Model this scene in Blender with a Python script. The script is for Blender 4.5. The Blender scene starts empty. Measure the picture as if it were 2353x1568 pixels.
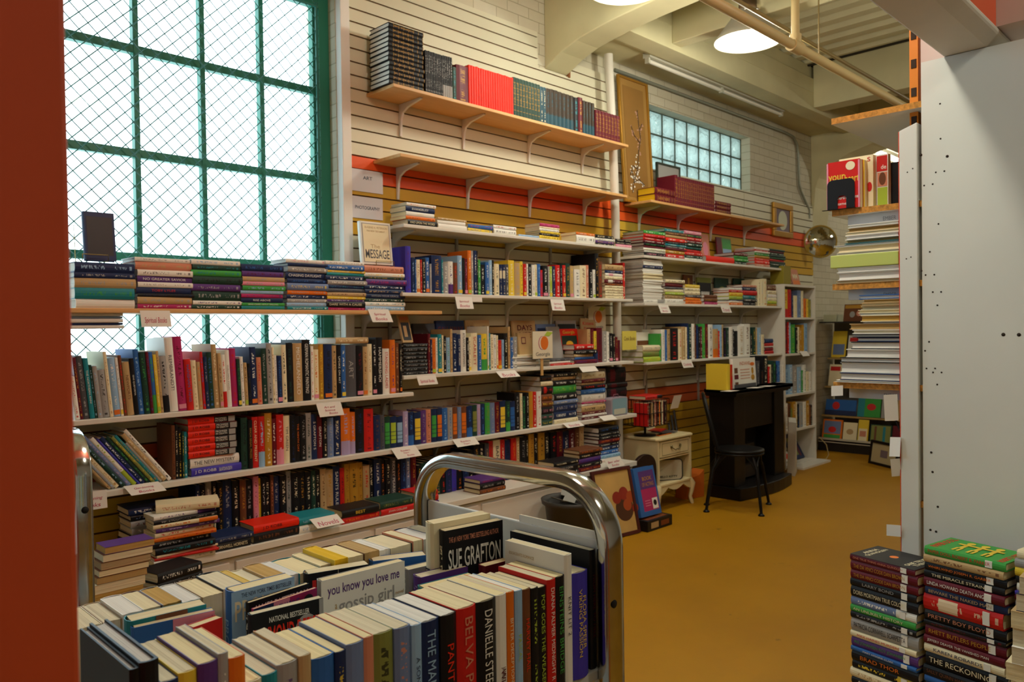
import bpy, math, random, re
from mathutils import Vector, Matrix
random.seed(7)
SC = bpy.context.scene
COL = SC.collection
# ---------------------------------------------------------------- camera, world, exposure
W_PX, H_PX, F_PX = 2353, 1568, 1783.0
YAW, PITCH, ROLL = math.radians(45.0), math.radians(-0.9), math.radians(-0.79)
CAM = Vector((0.0, -3.78, 1.42))          # the long shelf wall is the plane y = 0, the room is y < 0
_fw = Vector((math.sin(YAW)*math.cos(PITCH), math.cos(YAW)*math.cos(PITCH), math.sin(PITCH)))
_r0 = Vector((math.cos(YAW), -math.sin(YAW), 0)); _u0 = _r0.cross(_fw)
_rt = _r0*math.cos(ROLL) + _u0*math.sin(ROLL); _up = _u0*math.cos(ROLL) - _r0*math.sin(ROLL)
cam_d = bpy.data.cameras.new('camera'); cam = bpy.data.objects.new('camera', cam_d); COL.objects.link(cam)
cam.matrix_world = Matrix(((_rt.x, _up.x, -_fw.x, CAM.x), (_rt.y, _up.y, -_fw.y, CAM.y), (_rt.z, _up.z, -_fw.z, CAM.z), (0, 0, 0, 1)))
cam_d.sensor_width = 36.0; cam_d.lens = 36.0*F_PX/W_PX; cam_d.clip_start = 0.02; cam_d.clip_end = 200
cam_d.dof.use_dof = True; cam_d.dof.focus_distance = 1.75; cam_d.dof.aperture_fstop = 9.0
SC.camera = cam
world = bpy.data.worlds.new('world'); SC.world = world; world.use_nodes = True
_bg = world.node_tree.nodes['Background']
_sky = world.node_tree.nodes.new('ShaderNodeTexSky'); _sky.sky_type = 'HOSEK_WILKIE'; _sky.turbidity = 5.0; _sky.sun_direction = (0.2, 0.75, 0.62)
_mx = world.node_tree.nodes.new('ShaderNodeMixRGB'); _mx.inputs[0].default_value = 0.82; _mx.inputs[2].default_value = (0.74, 0.90, 1.0, 1)
world.node_tree.links.new(_sky.outputs[0], _mx.inputs[1]); world.node_tree.links.new(_mx.outputs[0], _bg.inputs[0])
_bg.inputs[1].default_value = 6.5
SC.view_settings.view_transform = 'Standard'; SC.view_settings.look = 'None'; SC.view_settings.gamma = 1.0
SC.view_settings.use_curve_mapping = False
SC.view_settings.exposure = 0.0
try:
    SC.cycles.max_bounces = 8; SC.cycles.diffuse_bounces = 4; SC.cycles.glossy_bounces = 3
    SC.cycles.use_denoising = True; SC.cycles.sample_clamp_indirect = 6.0; SC.cycles.caustics_reflective = False; SC.cycles.caustics_refractive = False
except Exception: pass
def portal(name, loc, rot, sx, sy):
    l = bpy.data.lights.new(name, 'AREA'); l.shape = 'RECTANGLE'; l.size = sx; l.size_y = sy
    l.cycles.is_portal = True
    o = bpy.data.objects.new(name, l); COL.objects.link(o); o.location = loc; o.rotation_euler = rot
portal('window_daylight_portal', (0.75, 0.36, 2.2), (math.radians(90), 0, math.pi), 3.5, 2.9)
# ---------------------------------------------------------------- photo measurements -> places in the room
def _ray(x, y): return _fw + _rt*((x-W_PX/2)/F_PX) - _up*((y-H_PX/2)/F_PX)
def PY(x, y, v): d = _ray(x, y); return CAM + d*((v-CAM.y)/d.y)     # where a sight line meets the plane y = v
def PX(x, y, v): d = _ray(x, y); return CAM + d*((v-CAM.x)/d.x)
def PZ(x, y, v): d = _ray(x, y); return CAM + d*((v-CAM.z)/d.z)
def PD(x, y, k): return CAM + _ray(x, y)*k
# ---------------------------------------------------------------- materials
PAL = {  # key: (sRGB hex, everyday word)
 'k': ('17171a', 'black'), 'nv': ('1c2b52', 'navy'), 'bl': ('2f62a8', 'blue'), 'lb': ('8fb4d6', 'light blue'), 'tl': ('1f7f8c', 'teal'),
 'dg': ('1f3d33', 'dark green'), 'gn': ('3f9a45', 'green'), 'lm': ('a6bf3c', 'lime green'), 'yl': ('e0c33c', 'yellow'), 'cr': ('e6dcb8', 'cream'),
 'wh': ('e6e6de', 'white'), 'gy': ('9a9a98', 'grey'), 'dy': ('4c4d52', 'dark grey'), 'tn': ('b89c6e', 'tan'), 'br': ('6a4028', 'brown'),
 'or': ('d9701f', 'orange'), 'rd': ('c2231f', 'red'), 'dr': ('5f1522', 'maroon'), 'pk': ('d98aa0', 'pink'), 'pu': ('563478', 'purple'),
 'sa': ('c98468', 'salmon'), 'mg': ('a92a62', 'magenta'), 'go': ('b5862a', 'gold'), 'lv': ('a99ac2', 'lavender'), 'vb': ('4038a8', 'violet-blue'),
 'db': ('33281b', 'dark brown'), 'dt': ('1d4654', 'dark teal'),
 'rs': ('e02a14', 'bright red'), 'bu': ('6b7fa8', 'slate blue'), 'ol': ('7c8240', 'olive'),
}
def lin(h):
    c = [int(h[i:i+2], 16)/255 for i in (0, 2, 4)]
    return tuple((v/12.92 if v <= 0.04045 else ((v+0.055)/1.055)**2.4) for v in c) + (1,)
_M = {}
class NT:
    def __init__(s, name):
        s.m = bpy.data.materials.new(name); s.m.use_nodes = True; s.t = s.m.node_tree; s.b = s.t.nodes['Principled BSDF']
    def n(s, typ, **kw):
        nd = s.t.nodes.new(typ)
        for k, v in kw.items():
            if k.startswith('i'): nd.inputs[int(k[1:])].default_value = v
            else: setattr(nd, k, v)
        return nd
    def l(s, a, b): s.t.links.new(a, b)
    def math(s, op, a, b=None):
        nd = s.t.nodes.new('ShaderNodeMath'); nd.operation = op
        for i, v in enumerate((a, b)):
            if v is None: continue
            if hasattr(v, 'is_linked'): s.l(v, nd.inputs[i])
            else: nd.inputs[i].default_value = v
        return nd.outputs[0]
    def mix(s, f, a, b):
        nd = s.t.nodes.new('ShaderNodeMixRGB')
        for i, v in enumerate((f, a, b)):
            if hasattr(v, 'is_linked'): s.l(v, nd.inputs[i])
            else: nd.inputs[i].default_value = v
        return nd.outputs[0]
    def band(s, x, a, b):       # 1 where a < x < b
        return s.math('MULTIPLY', s.math('GREATER_THAN', x, a), s.math('LESS_THAN', x, b))
def mat(name, hexc, rough=0.55, metal=0.0, spec=0.35, noise=0.0, scale=8.0, bump=0.0, emit=0.0, emitc=None, trans=0.0, stretch=None):
    if name in _M: return _M[name]
    t = NT(name); c = lin(hexc); b = t.b
    b.inputs['Base Color'].default_value = c; b.inputs['Roughness'].default_value = rough; b.inputs['Metallic'].default_value = metal
    b.inputs['Specular IOR Level'].default_value = spec
    if noise or bump:
        tc = t.n('ShaderNodeTexCoord'); src = tc.outputs['Object']
        if stretch:
            mp = t.n('ShaderNodeMapping'); mp.inputs['Scale'].default_value = stretch; t.l(src, mp.inputs[0]); src = mp.outputs[0]
        nz = t.n('ShaderNodeTexNoise'); nz.inputs['Scale'].default_value = scale; nz.inputs['Detail'].default_value = 6; t.l(src, nz.inputs['Vector'])
        if noise:
            rp = t.n('ShaderNodeMapRange'); rp.inputs[1].default_value = 0.3; rp.inputs[2].default_value = 0.7; rp.inputs[3].default_value = 0; rp.inputs[4].default_value = 1
            t.l(nz.outputs[0], rp.inputs[0])
            dk = tuple(v*(1-noise) for v in c[:3])+(1,); lt = tuple(min(1, v*(1+noise*0.5)) for v in c[:3])+(1,)
            t.l(t.mix(rp.outputs[0], dk, lt), b.inputs['Base Color'])
        if bump:
            bp = t.n('ShaderNodeBump'); bp.inputs['Strength'].default_value = bump; bp.inputs['Distance'].default_value = 0.01
            t.l(nz.outputs[0], bp.inputs['Height']); t.l(bp.outputs[0], b.inputs['Normal'])
    if emit:
        b.inputs['Emission Color'].default_value = lin(emitc or hexc); b.inputs['Emission Strength'].default_value = emit
    if trans: b.inputs['Transmission Weight'].default_value = trans
    _M[name] = t.m; return t.m
def pm(k): return mat('paint_'+PAL[k][1].replace(' ', '_'), PAL[k][0])
DARK = {'k', 'db', 'dt', 'nv', 'bl', 'tl', 'dg', 'dy', 'br', 'rd', 'dr', 'pu', 'mg', 'vb', 'rs', 'gn', 'go', 'or', 'sa', 'bu', 'ol'}
def bookmat(k, ink=None, style='S'):
    """printed cover: the spine lies in uv 0..1 (u along the height, v across), the boards in v 2..3"""
    ink = ink or {'k': 'cr', 'nv': 'wh', 'dg': 'go', 'dr': 'go', 'br': 'go', 'rd': 'cr', 'rs': 'k', 'cr': 'br', 'wh': 'dy', 'yl': 'k', 'tn': 'br', 'gy': 'wh', 'or': 'cr'}.get(k, 'wh' if k in DARK else 'nv')
    key = 'cover_%s_%s_%s' % (PAL[k][1], PAL[ink][1], style); key = key.replace(' ', '_')
    if key in _M: return _M[key]
    t = NT(key); base, inkc = lin(PAL[k][0]), lin(PAL[ink][0])
    uv = t.n('ShaderNodeUVMap'); sp = t.n('ShaderNodeSeparateXYZ'); t.l(uv.outputs[0], sp.inputs[0]); u, v = sp.outputs[0], sp.outputs[1]
    oi = t.n('ShaderNodeObjectInfo'); rnd = oi.outputs['Random']
    on_spine = t.math('LESS_THAN', v, 1.0)
    if style in 'SLWK':
        cb = t.n('ShaderNodeCombineXYZ'); t.l(t.math('ADD', t.math('MULTIPLY', u, 46.0), t.math('MULTIPLY', rnd, 91.0)), cb.inputs[0]); t.l(t.math('MULTIPLY', v, 3.0), cb.inputs[1]); t.l(t.math('MULTIPLY', rnd, 37.0), cb.inputs[2])
        nz = t.n('ShaderNodeTexNoise'); nz.inputs['Scale'].default_value = 1.0; nz.inputs['Detail'].default_value = 1.0; t.l(cb.outputs[0], nz.inputs['Vector'])
        m1 = t.math('MULTIPLY', t.math('GREATER_THAN', nz.outputs[0], 0.53), t.band(v, 0.32, 0.68))
        lo = t.math('ADD', 0.42, t.math('MULTIPLY', rnd, 0.1)); sec = t.math('MULTIPLY', t.math('GREATER_THAN', u, lo), t.math('LESS_THAN', u, 0.9))
        sec2 = t.math('MULTIPLY', t.band(u, 0.14, 0.34), t.band(v, 0.36, 0.64))
        m = t.math('MAXIMUM', t.math('MULTIPLY', m1, sec), t.math('MULTIPLY', m1, sec2))
        m = t.math('MAXIMUM', m, t.math('MULTIPLY', t.band(u, 0.05, 0.09), t.band(v, 0.3, 0.7)))
        if style == 'L': m = t.math('MAXIMUM', t.math('LESS_THAN', u, 0.3), t.math('MULTIPLY', m, 1.0))
        if style == 'K': m = t.math('LESS_THAN', u, 0.46)
        if style == 'W': m = t.math('MAXIMUM', t.math('MULTIPLY', m, 0.7), t.math('MULTIPLY', t.band(u, 0.55, 0.8), t.band(v, 0.1, 0.9)))
    elif style == 'B':
        fr = t.math('FRACT', t.math('MULTIPLY', u, 7.0)); m = t.math('MULTIPLY', t.math('LESS_THAN', fr, 0.12), t.band(v, 0.12, 0.88))
        cb = t.n('ShaderNodeCombineXYZ'); t.l(t.math('ADD', t.math('MULTIPLY', u, 60.0), t.math('MULTIPLY', rnd, 20.0)), cb.inputs[0]); t.l(t.math('MULTIPLY', v, 3.0), cb.inputs[1])
        nz = t.n('ShaderNodeTexNoise'); nz.inputs['Scale'].default_value = 1.0; t.l(cb.outputs[0], nz.inputs['Vector'])
        m = t.math('MAXIMUM', m, t.math('MULTIPLY', t.math('MULTIPLY', t.math('GREATER_THAN', nz.outputs[0], 0.5), t.band(v, 0.32, 0.68)), t.band(u, 0.3, 0.85)))
    elif style == 'G':
        fr = t.math('FRACT', t.math('MULTIPLY', t.math('SUBTRACT', u, 0.13), 8.0))
        gap = t.math('MULTIPLY', t.math('LESS_THAN', fr, 0.14), t.math('LESS_THAN', u, 0.62))
        m = t.math('MULTIPLY', t.math('MULTIPLY', t.band(u, 0.13, 0.8), t.band(v, 0.1, 0.9)), t.math('SUBTRACT', 1.0, gap))
    else: m = t.math('MULTIPLY', u, 0.0)
    m = t.math('MULTIPLY', m, on_spine)
    if style in 'SW': m = t.math('MULTIPLY', m, 0.85)
    if style == 'B': m = t.math('MULTIPLY', m, 0.6)
    t.l(t.mix(m, base, inkc), t.b.inputs['Base Color'])
    t.b.inputs['Roughness'].default_value = 0.45; t.b.inputs['Specular IOR Level'].default_value = 0.2
    _M[key] = t.m; return t.m
def papermat(hexc='d9cba4'):
    key = 'page_paper_'+hexc
    if key in _M: return _M[key]
    t = NT(key); tc = t.n('ShaderNodeTexCoord'); mp = t.n('ShaderNodeMapping'); mp.inputs['Scale'].default_value = (900, 4, 4)
    t.l(tc.outputs['Object'], mp.inputs[0]); nz = t.n('ShaderNodeTexNoise'); nz.inputs['Scale'].default_value = 1.0; nz.inputs['Detail'].default_value = 2; t.l(mp.outputs[0], nz.inputs['Vector'])
    c = lin(hexc); oi = t.n('ShaderNodeObjectInfo')
    hv = t.n('ShaderNodeHueSaturation'); hv.inputs['Color'].default_value = c
    t.l(t.math('ADD', 0.9, t.math('MULTIPLY', oi.outputs['Random'], 0.22)), hv.inputs['Value'])
    t.l(t.math('ADD', 0.8, t.math('MULTIPLY', oi.outputs['Random'], 0.45)), hv.inputs['Saturation'])
    cc = t.mix(t.math('MULTIPLY', nz.outputs[0], 0.5), hv.outputs[0], tuple(x*0.62 for x in c[:3])+(1,))
    t.l(cc, t.b.inputs['Base Color']); t.b.inputs['Roughness'].default_value = 0.85; t.b.inputs['Specular IOR Level'].default_value = 0.1
    bp = t.n('ShaderNodeBump'); bp.inputs['Strength'].default_value = 0.25; bp.inputs['Distance'].default_value = 0.002; t.l(nz.outputs[0], bp.inputs['Height']); t.l(bp.outputs[0], t.b.inputs['Normal'])
    _M[key] = t.m; return t.m
# ---------------------------------------------------------------- mesh helpers
class MB:
    """collects boxes, prisms, tubes, lathes; build() links them as ONE mesh object"""
    def __init__(s): s.v = []; s.f = []; s.mi = []; s.sm = []
    def add(s, vs, fs, mi=0, smooth=False):
        o = len(s.v); s.v += [tuple(p) for p in vs]; s.f += [tuple(i+o for i in f) for f in fs]; s.mi += [mi]*len(fs); s.sm += [smooth]*len(fs); return s
    def box(s, a, b, mi=0):
        x0, y0, z0 = (min(p, q) for p, q in zip(a, b)); x1, y1, z1 = (max(p, q) for p, q in zip(a, b))
        return s.add([(x0, y0, z0), (x1, y0, z0), (x1, y1, z0), (x0, y1, z0), (x0, y0, z1), (x1, y0, z1), (x1, y1, z1), (x0, y1, z1)],
                     [(0, 3, 2, 1), (4, 5, 6, 7), (0, 1, 5, 4), (1, 2, 6, 5), (2, 3, 7, 6), (3, 0, 4, 7)], mi)
    def obox(s, o, u, v, w, mi=0):      # box from a corner and three edge vectors
        o, u, v, w = Vector(o), Vector(u), Vector(v), Vector(w)
        p = [o, o+u, o+u+v, o+v, o+w, o+u+w, o+u+v+w, o+v+w]
        f = [(0, 3, 2, 1), (4, 5, 6, 7), (0, 1, 5, 4), (1, 2, 6, 5), (2, 3, 7, 6), (3, 0, 4, 7)]
        if u.cross(v).dot(w) < 0: f = [tuple(reversed(q)) for q in f]
        return s.add(p, f, mi)
    def prism(s, pts, vec, mi=0, smooth=False):   # polygon (3d points) swept along vec
        vec = Vector(vec); p = [Vector(q) for q in pts]; n = len(p)
        vs = p + [q+vec for q in p]
        nrm = Vector((0, 0, 0))
        for i in range(n): nrm += p[i].cross(p[(i+1) % n])
        flip = nrm.dot(vec) > 0
        fs = [tuple(range(n)), tuple(range(2*n-1, n-1, -1))]; 
        sides = [(i, i+n, (i+1) % n + n, (i+1) % n) for i in range(n)]
        if flip: fs = [tuple(reversed(f)) for f in fs]; sides = [tuple(reversed(f)) for f in sides]
        s.add(vs, fs, mi); o = len(s.v)-2*n
        s.f += [tuple(i+o for i in f) for f in sides]; s.mi += [mi]*n; s.sm += [smooth]*n
        return s
    def tube(s, path, r, n=10, mi=0, caps=True, rs=None):
        P = [Vector(p) for p in path]; rings = []; prev = None
        for i, p in enumerate(P):
            d = (P[min(i+1, len(P)-1)] - P[max(i-1, 0)]).normalized()
            if prev is None: a = d.cross(Vector((0, 0, 1)) if abs(d.z) < 0.9 else Vector((1, 0, 0))).normalized()
            else: a = (prev - d*prev.dot(d)).normalized()
            prev = a; b = d.cross(a); rr = rs[i] if rs else r
            rings.append([p + a*rr*math.cos(2*math.pi*j/n) + b*rr*math.sin(2*math.pi*j/n) for j in range(n)])
        vs = [q for g in rings for q in g]; fs = []
        for i in range(len(P)-1):
            for j in range(n): fs.append((i*n+j, i*n+(j+1) % n, (i+1)*n+(j+1) % n, (i+1)*n+j))
        s.add(vs, fs, mi, True)
        if caps: s.add(rings[0], [tuple(reversed(range(n)))], mi); s.add(rings[-1], [tuple(range(n))], mi)
        return s
    def lathe(s, prof, c, n=24, mi=0, axis='z'):  # prof: [(r, h)]
        c = Vector(c); vs = []
        for r, h in prof:
            for j in range(n):
                a = 2*math.pi*j/n; q = Vector((r*math.cos(a), r*math.sin(a), h))
                if axis == 'x': q = Vector((q.z, q.x, q.y))
                if axis == 'y': q = Vector((q.y, q.z, q.x))
                vs.append(c+q)
        fs = []
        for i in range(len(prof)-1):
            for j in range(n): fs.append((i*n+j, i*n+(j+1) % n, (i+1)*n+(j+1) % n, (i+1)*n+j))
        return s.add(vs, fs, mi, True)
    def quad(s, a, b, c, d, mi=0): return s.add([a, b, c, d], [(0, 1, 2, 3)], mi)
    def build(s, name, mats, parent=None, bevel=0.0, origin=None, loc_parent=None):
        me = bpy.data.meshes.new(name)
        o = Vector(origin) if origin is not None else None
        vs = [tuple(Vector(p)-o) for p in s.v] if o is not None else s.v
        me.from_pydata(vs, [], s.f)
        if not isinstance(mats, (list, tuple)): mats = [mats]
        for m in mats: me.materials.append(m)
        me.polygons.foreach_set('material_index', s.mi); me.polygons.foreach_set('use_smooth', s.sm); me.update()
        ob = bpy.data.objects.new(name, me); COL.objects.link(ob)
        if o is not None: ob.location = o
        if parent is not None:
            ob.parent = parent; ob.matrix_parent_inverse = parent.matrix_basis.inverted()
        if bevel:
            b = ob.modifiers.new('bevel', 'BEVEL'); b.width = bevel; b.segments = 2; b.limit_method = 'ANGLE'; b.angle_limit = math.radians(40)
        return ob
def tag(o, label, cat, group=None, kind=None):
    if label: o['label'] = label
    if cat: o['category'] = cat
    if group: o['group'] = group
    if kind: o['kind'] = kind
    return o
def thing(name, label, cat, loc=(0, 0, 0), group=None):
    o = bpy.data.objects.new(name, None); COL.objects.link(o); o.location = loc; o.empty_display_size = 0.05
    return tag(o, label, cat, group)
def struct(o): o['kind'] = 'structure'; return o
# ---------------------------------------------------------------- lettering
_TX = {}
def textmesh(s, bold=0.0, shear=0.0):
    key = (s, bold, shear)
    if key in _TX: return _TX[key]
    cu = bpy.data.curves.new('lettering', 'FONT'); cu.body = s; cu.size = 1.0; cu.offset = bold; cu.shear = shear; cu.resolution_u = 3
    cu.align_x = 'LEFT'
    ob = bpy.data.objects.new('tmp', cu); me = ob.to_mesh()
    v = [tuple(p.co) for p in me.vertices]; f = [tuple(p.vertices) for p in me.polygons]
    ob.to_mesh_clear(); bpy.data.objects.remove(ob); bpy.data.curves.remove(cu)
    if not v: v = [(0, 0, 0), (1, 0, 0), (1, 1, 0)]; f = [(0, 1, 2)]
    x0, x1 = min(p[0] for p in v), max(p[0] for p in v); y0, y1 = min(p[1] for p in v), max(p[1] for p in v)
    v = [((p[0]-x0)/(x1-x0+1e-9), (p[1]-y0)/(y1-y0+1e-9)) for p in v]
    _TX[key] = (v, f, (x1-x0)/(y1-y0+1e-9)); return _TX[key]
def letter(mb, s, o, ex, ey, mi=0, bold=0.0, shear=0.0, fit=True):
    """lettering that fills the box o + ex (reading direction) + ey (up); fit keeps it from being over-stretched"""
    v, f, asp = textmesh(s, bold, shear); o, ex, ey = Vector(o), Vector(ex), Vector(ey)
    if fit:
        w = asp*ey.length
        if w < ex.length*0.75:
            k = max(w*1.3, 0.001)/ex.length; o = o+ex*(1-k)/2; ex = ex*k
    mb.add([o+ex*p[0]+ey*p[1] for p in v], f, mi); return mb
# ================================================================ SETTING
M_white = mat('white_wall_paint', 'd9d6cc', 0.6, noise=0.06, scale=3)
M_cream = mat('cream_ceiling_paint', 'cbc49c', 0.65, noise=0.12, scale=2.5, bump=0.1)
M_deck = mat('cream_deck_paint', 'd2cba6', 0.6, noise=0.15, scale=1.6)
M_slatw = mat('slatboard_white', 'd2cfb6', 0.45, noise=0.04, scale=2)
M_coral = mat('slatboard_coral', 'e2571f', 0.45, noise=0.05, scale=2)
M_must = mat('slatboard_mustard', 'c9a02c', 0.45, noise=0.06, scale=2)
M_lowor = mat('slatboard_rust_orange', 'bd5628', 0.5, noise=0.08, scale=3)
M_groove = mat('slatboard_groove', '6b4c30', 0.8)
M_green = mat('window_green_paint', '1f7560', 0.45)
M_wire = mat('window_wire_green', '256a60', 0.5)
def brickmat(name, c1, c2, mort, sc=1.0):
    if name in _M: return _M[name]
    t = NT(name); tc = t.n('ShaderNodeTexCoord'); mp = t.n('ShaderNodeMapping'); mp.inputs['Rotation'].default_value = (math.radians(90), 0, 0)
    t.l(tc.outputs['Object'], mp.inputs[0]); bk = t.n('ShaderNodeTexBrick'); t.l(mp.outputs[0], bk.inputs['Vector'])
    bk.inputs['Color1'].default_value = lin(c1); bk.inputs['Color2'].default_value = lin(c2); bk.inputs['Mortar'].default_value = lin(mort)
    bk.inputs['Scale'].default_value = sc; bk.inputs['Brick Width'].default_value = 0.21; bk.inputs['Row Height'].default_value = 0.075; bk.inputs['Mortar Size'].default_value = 0.004; bk.inputs['Mortar Smooth'].default_value = 0.6
    nz = t.n('ShaderNodeTexNoise'); nz.inputs['Scale'].default_value = 14; t.l(tc.outputs['Object'], nz.inputs['Vector'])
    t.l(t.mix(t.math('MULTIPLY', nz.outputs[0], 0.25), bk.outputs[0], lin(mort)), t.b.inputs['Base Color'])
    bp = t.n('ShaderNodeBump'); bp.inputs['Strength'].default_value = 0.5; bp.inputs['Distance'].default_value = 0.006; bp.invert = True; t.l(bk.outputs[1], bp.inputs['Height']); t.l(bp.outputs[0], t.b.inputs['Normal'])
    t.b.inputs['Roughness'].default_value = 0.6; _M[name] = t.m; return t.m
M_brick = brickmat('painted_white_brick', 'ccc7b2', 'c4bea6', 'a79f85')
# floor: worn ochre painted concrete
t = NT('ochre_floor_paint'); tc = t.n('ShaderNodeTexCoord'); nz = t.n('ShaderNodeTexNoise'); nz.inputs['Scale'].default_value = 1.3; nz.inputs['Detail'].default_value = 8; nz.inputs['Roughness'].default_value = 0.65
t.l(tc.outputs['Object'], nz.inputs['Vector']); n2 = t.n('ShaderNodeTexNoise'); n2.inputs['Scale'].default_value = 4.5; n2.inputs['Detail'].default_value = 10; n2.inputs['Roughness'].default_value = 0.75; t.l(tc.outputs['Object'], n2.inputs['Vector'])
mr = t.n('ShaderNodeMapRange'); mr.inputs[1].default_value = 0.63; mr.inputs[2].default_value = 0.69; t.l(n2.outputs[0], mr.inputs[0])
c0 = t.mix(nz.outputs[0], lin('95690a'), lin('b4830c')); t.l(t.mix(t.math('MULTIPLY', mr.outputs[0], 0.75), c0, lin('4a3a1a')), t.b.inputs['Base Color'])
t.b.inputs['Roughness'].default_value = 0.5; t.b.inputs['Specular IOR Level'].default_value = 0.3
M_floor = t.m
struct(MB().box((-5, -9, -0.12), (13.2, 0.3, 0.0)).build('floor', M_floor))
# long wall with the big window opening and the glass block opening
WX0, WX1, WZ0, WZ1 = -1.0, 2.41, 1.075, 3.36
GX0, GX1, GZ0, GZ1 = 5.30, 7.16, 2.72, 3.285
w = MB()
TH = 0.3
for a, b in (((-5, 0), (WX0, 4.3)), ((WX0, 0), (WX1, WZ0)), ((WX0, WZ1), (WX1, 4.3)), ((WX1, 0), (GX0, 4.3)), ((GX0, 0), (GX1, GZ0)), ((GX0, GZ1), (GX1, 4.3)), ((GX1, 0), (13.2, 4.3))):
    w.box((a[0], 0.0, a[1]), (b[0], TH, b[1]))
struct(w.build('wall_left', M_brick))
struct(MB().box((13.0, -9, 0), (13.2, 0, 4.3)).build('wall_back', M_white))
struct(MB().box((-5, -9.2, 0), (13.2, -9, 4.3)).build('wall_right', M_white))
struct(MB().box((-5.2, -9.2, 0), (-5, 0.3, 4.3)).build('wall_front', M_white))
# corrugated deck
d = MB(); xs = []; x = -5.0
ribs = []
while x < 13.2:
    ribs += [(x, 3.93), (x+0.10, 3.93), (x+0.125, 4.015), (x+0.195, 4.015), (x+0.22, 3.93)]; x += 0.22
pts = [(a, -9.2, z) for a, z in ribs] + [(a, 0.3, z) for a, z in ribs]; n = len(ribs)
d.add(pts, [(i, i+1, n+i+1, n+i) for i in range(n-1)]); d.box((-5.2, -9.2, 4.06), (13.2, 0.3, 4.2))
struct(d.build('ceiling', M_deck))
d = MB().box((7.36, -6, 3.915), (7.385, -0.5, 3.932))
struct(d.build('trim_1', mat('deck_seam_dark', '2a2418', 0.8)))
# slab strip by the wall, edge beam, cross beams
struct(MB().box((4.2, -0.36, 3.53), (8.7, 0.0, 3.93)).box((4.2, -0.36, 3.50), (8.7, -0.33, 3.53)).build('ceiling_slab_edge', M_cream))
b = MB().box((4.35, -0.53, 3.49), (8.7, -0.36, 3.80)).box((4.35, -0.50, 3.80), (8.7, -0.36, 3.93)).box((4.35, -0.535, 3.66), (8.7, -0.525, 3.665))
struct(b.build('ceiling_beam_edge', M_cream, bevel=0.006))
b = MB().box((4.98, -6, 3.53), (5.10, -0.53, 3.93)); struct(b.build('ceiling_beam_cross', M_cream, bevel=0.006))
b = MB().box((7.42, -6, 3.52), (7.62, -0.53, 3.93)); struct(b.build('ceiling_beam_cross', M_cream, bevel=0.006))
def haunch(name, x0, x1, ztip, pts, depth=0.42):
    """concrete cross beam whose underside curves down to the wall"""
    prof = [(0.0, ztip)] + pts + [(-8.5, pts[-1][1]+0.09), (-8.5, 3.93), (0.0, 3.93)]
    return struct(MB().prism([(x0, y, z) for y, z in prof], (x1-x0, 0, 0)).build(name, M_cream, bevel=0.008))
haunch('ceiling_beam_haunch', 4.15, 4.39, 3.285, [(-0.06, 3.315), (-0.16, 3.365), (-0.30, 3.41), (-0.42, 3.432), (-0.60, 3.458), (-0.85, 3.48), (-1.4, 3.51)])
haunch('ceiling_beam_haunch', 8.55, 8.95, 2.45, [(-0.035, 2.75), (-0.05, 2.95), (-0.09, 3.05), (-0.16, 3.13), (-0.27, 3.20), (-0.42, 3.27), (-0.65, 3.33), (-1.2, 3.40)])
haunch('ceiling_beam_haunch', 0.0, 0.24, 3.285, [(-0.06, 3.315), (-0.16, 3.365), (-0.30, 3.41), (-0.60, 3.458), (-0.85, 3.48), (-1.4, 3.51)])
# header beam overhead on the right, resting on the white rack panel
HZ = 2.318
h = MB().prism([(-1.5, -2.955, HZ), (-1.5, -3.085, HZ), (-1.5, -3.125, HZ+.03), (-1.5, -3.125, HZ+.045), (-1.5, -2.955, HZ+.045)], (7.5, 0, 0))
struct(h.build('ceiling_beam_header', mat('header_white_paint', 'cfcabf', 0.6, noise=0.1, scale=3), bevel=0.02))
struct(MB().box((-1.5, -3.12, HZ+0.046), (2.865, -2.96, 3.9)).build('wall_header', mat('header_orange_paint', 'cf5a38', 0.6)))
struct(MB().box((2.867, -3.20, HZ+0.046), (3.3, -2.96, 3.9)).build('trim_2', mat('pinkish_post_paint', 'cbb6ae', 0.6)))
# ---------------------------------------------------------------- slatboard panels on the wall
def slat(name, x0, x1, z0, z1, y=-0.018, edge=True):
    m = MB(); m.box((x0, y+0.012, z0), (x1, 0.0, z1), 3)
    k = int(math.floor(z0/0.0757)); 
    while k*0.0757 < z1:
        a, b = max(z0, k*0.0757+0.0045), min(z1, (k+1)*0.0757-0.0045); k += 1
        if b-a < 0.006: continue
        zc = (a+b)/2
        mi = 0 if zc > 2.455 else 1 if zc > 2.30 else 2 if zc > 2.005 else 0 if zc > 0.895 else 4 if zc > 0.757 else 2
        m.box((x0, y, a), (x1, y+0.012, b), mi)
    return struct(m.build(name, [M_slatw, M_coral, M_must, M_groove, M_lowor]))
slat('wall_slatboard', 2.475, 4.06, 0.4, 3.52)
slat('wall_slatboard', -0.9, 2.41, 0.43, 1.04)
slat('wall_slatboard', 4.06, 4.40, 0.4, 3.275)
slat('wall_slatboard', 4.40, 4.93, 0.4, 3.39)
slat('wall_slatboard', 4.93, 6.995, 0.0, 2.742)
slat('wall_slatboard', 7.005, 8.55, 0.0, 2.742)
struct(MB().box((4.385, -0.03, 3.27), (4.40, 0.0, 3.385)).build('trim_3', mat('slatboard_raw_edge', '8a5a34', 0.8)))
struct(MB().box((2.415, -0.05, 0.4), (2.475, 0.02, 3.52)).build('trim_4', mat('white_trim_paint', 'e4e2dc', 0.5), bevel=0.004))
struct(MB().box((-1.0, -0.03, 0.0), (4.62, 0.0, 0.42)).build('baseboard_left', M_white))
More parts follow.
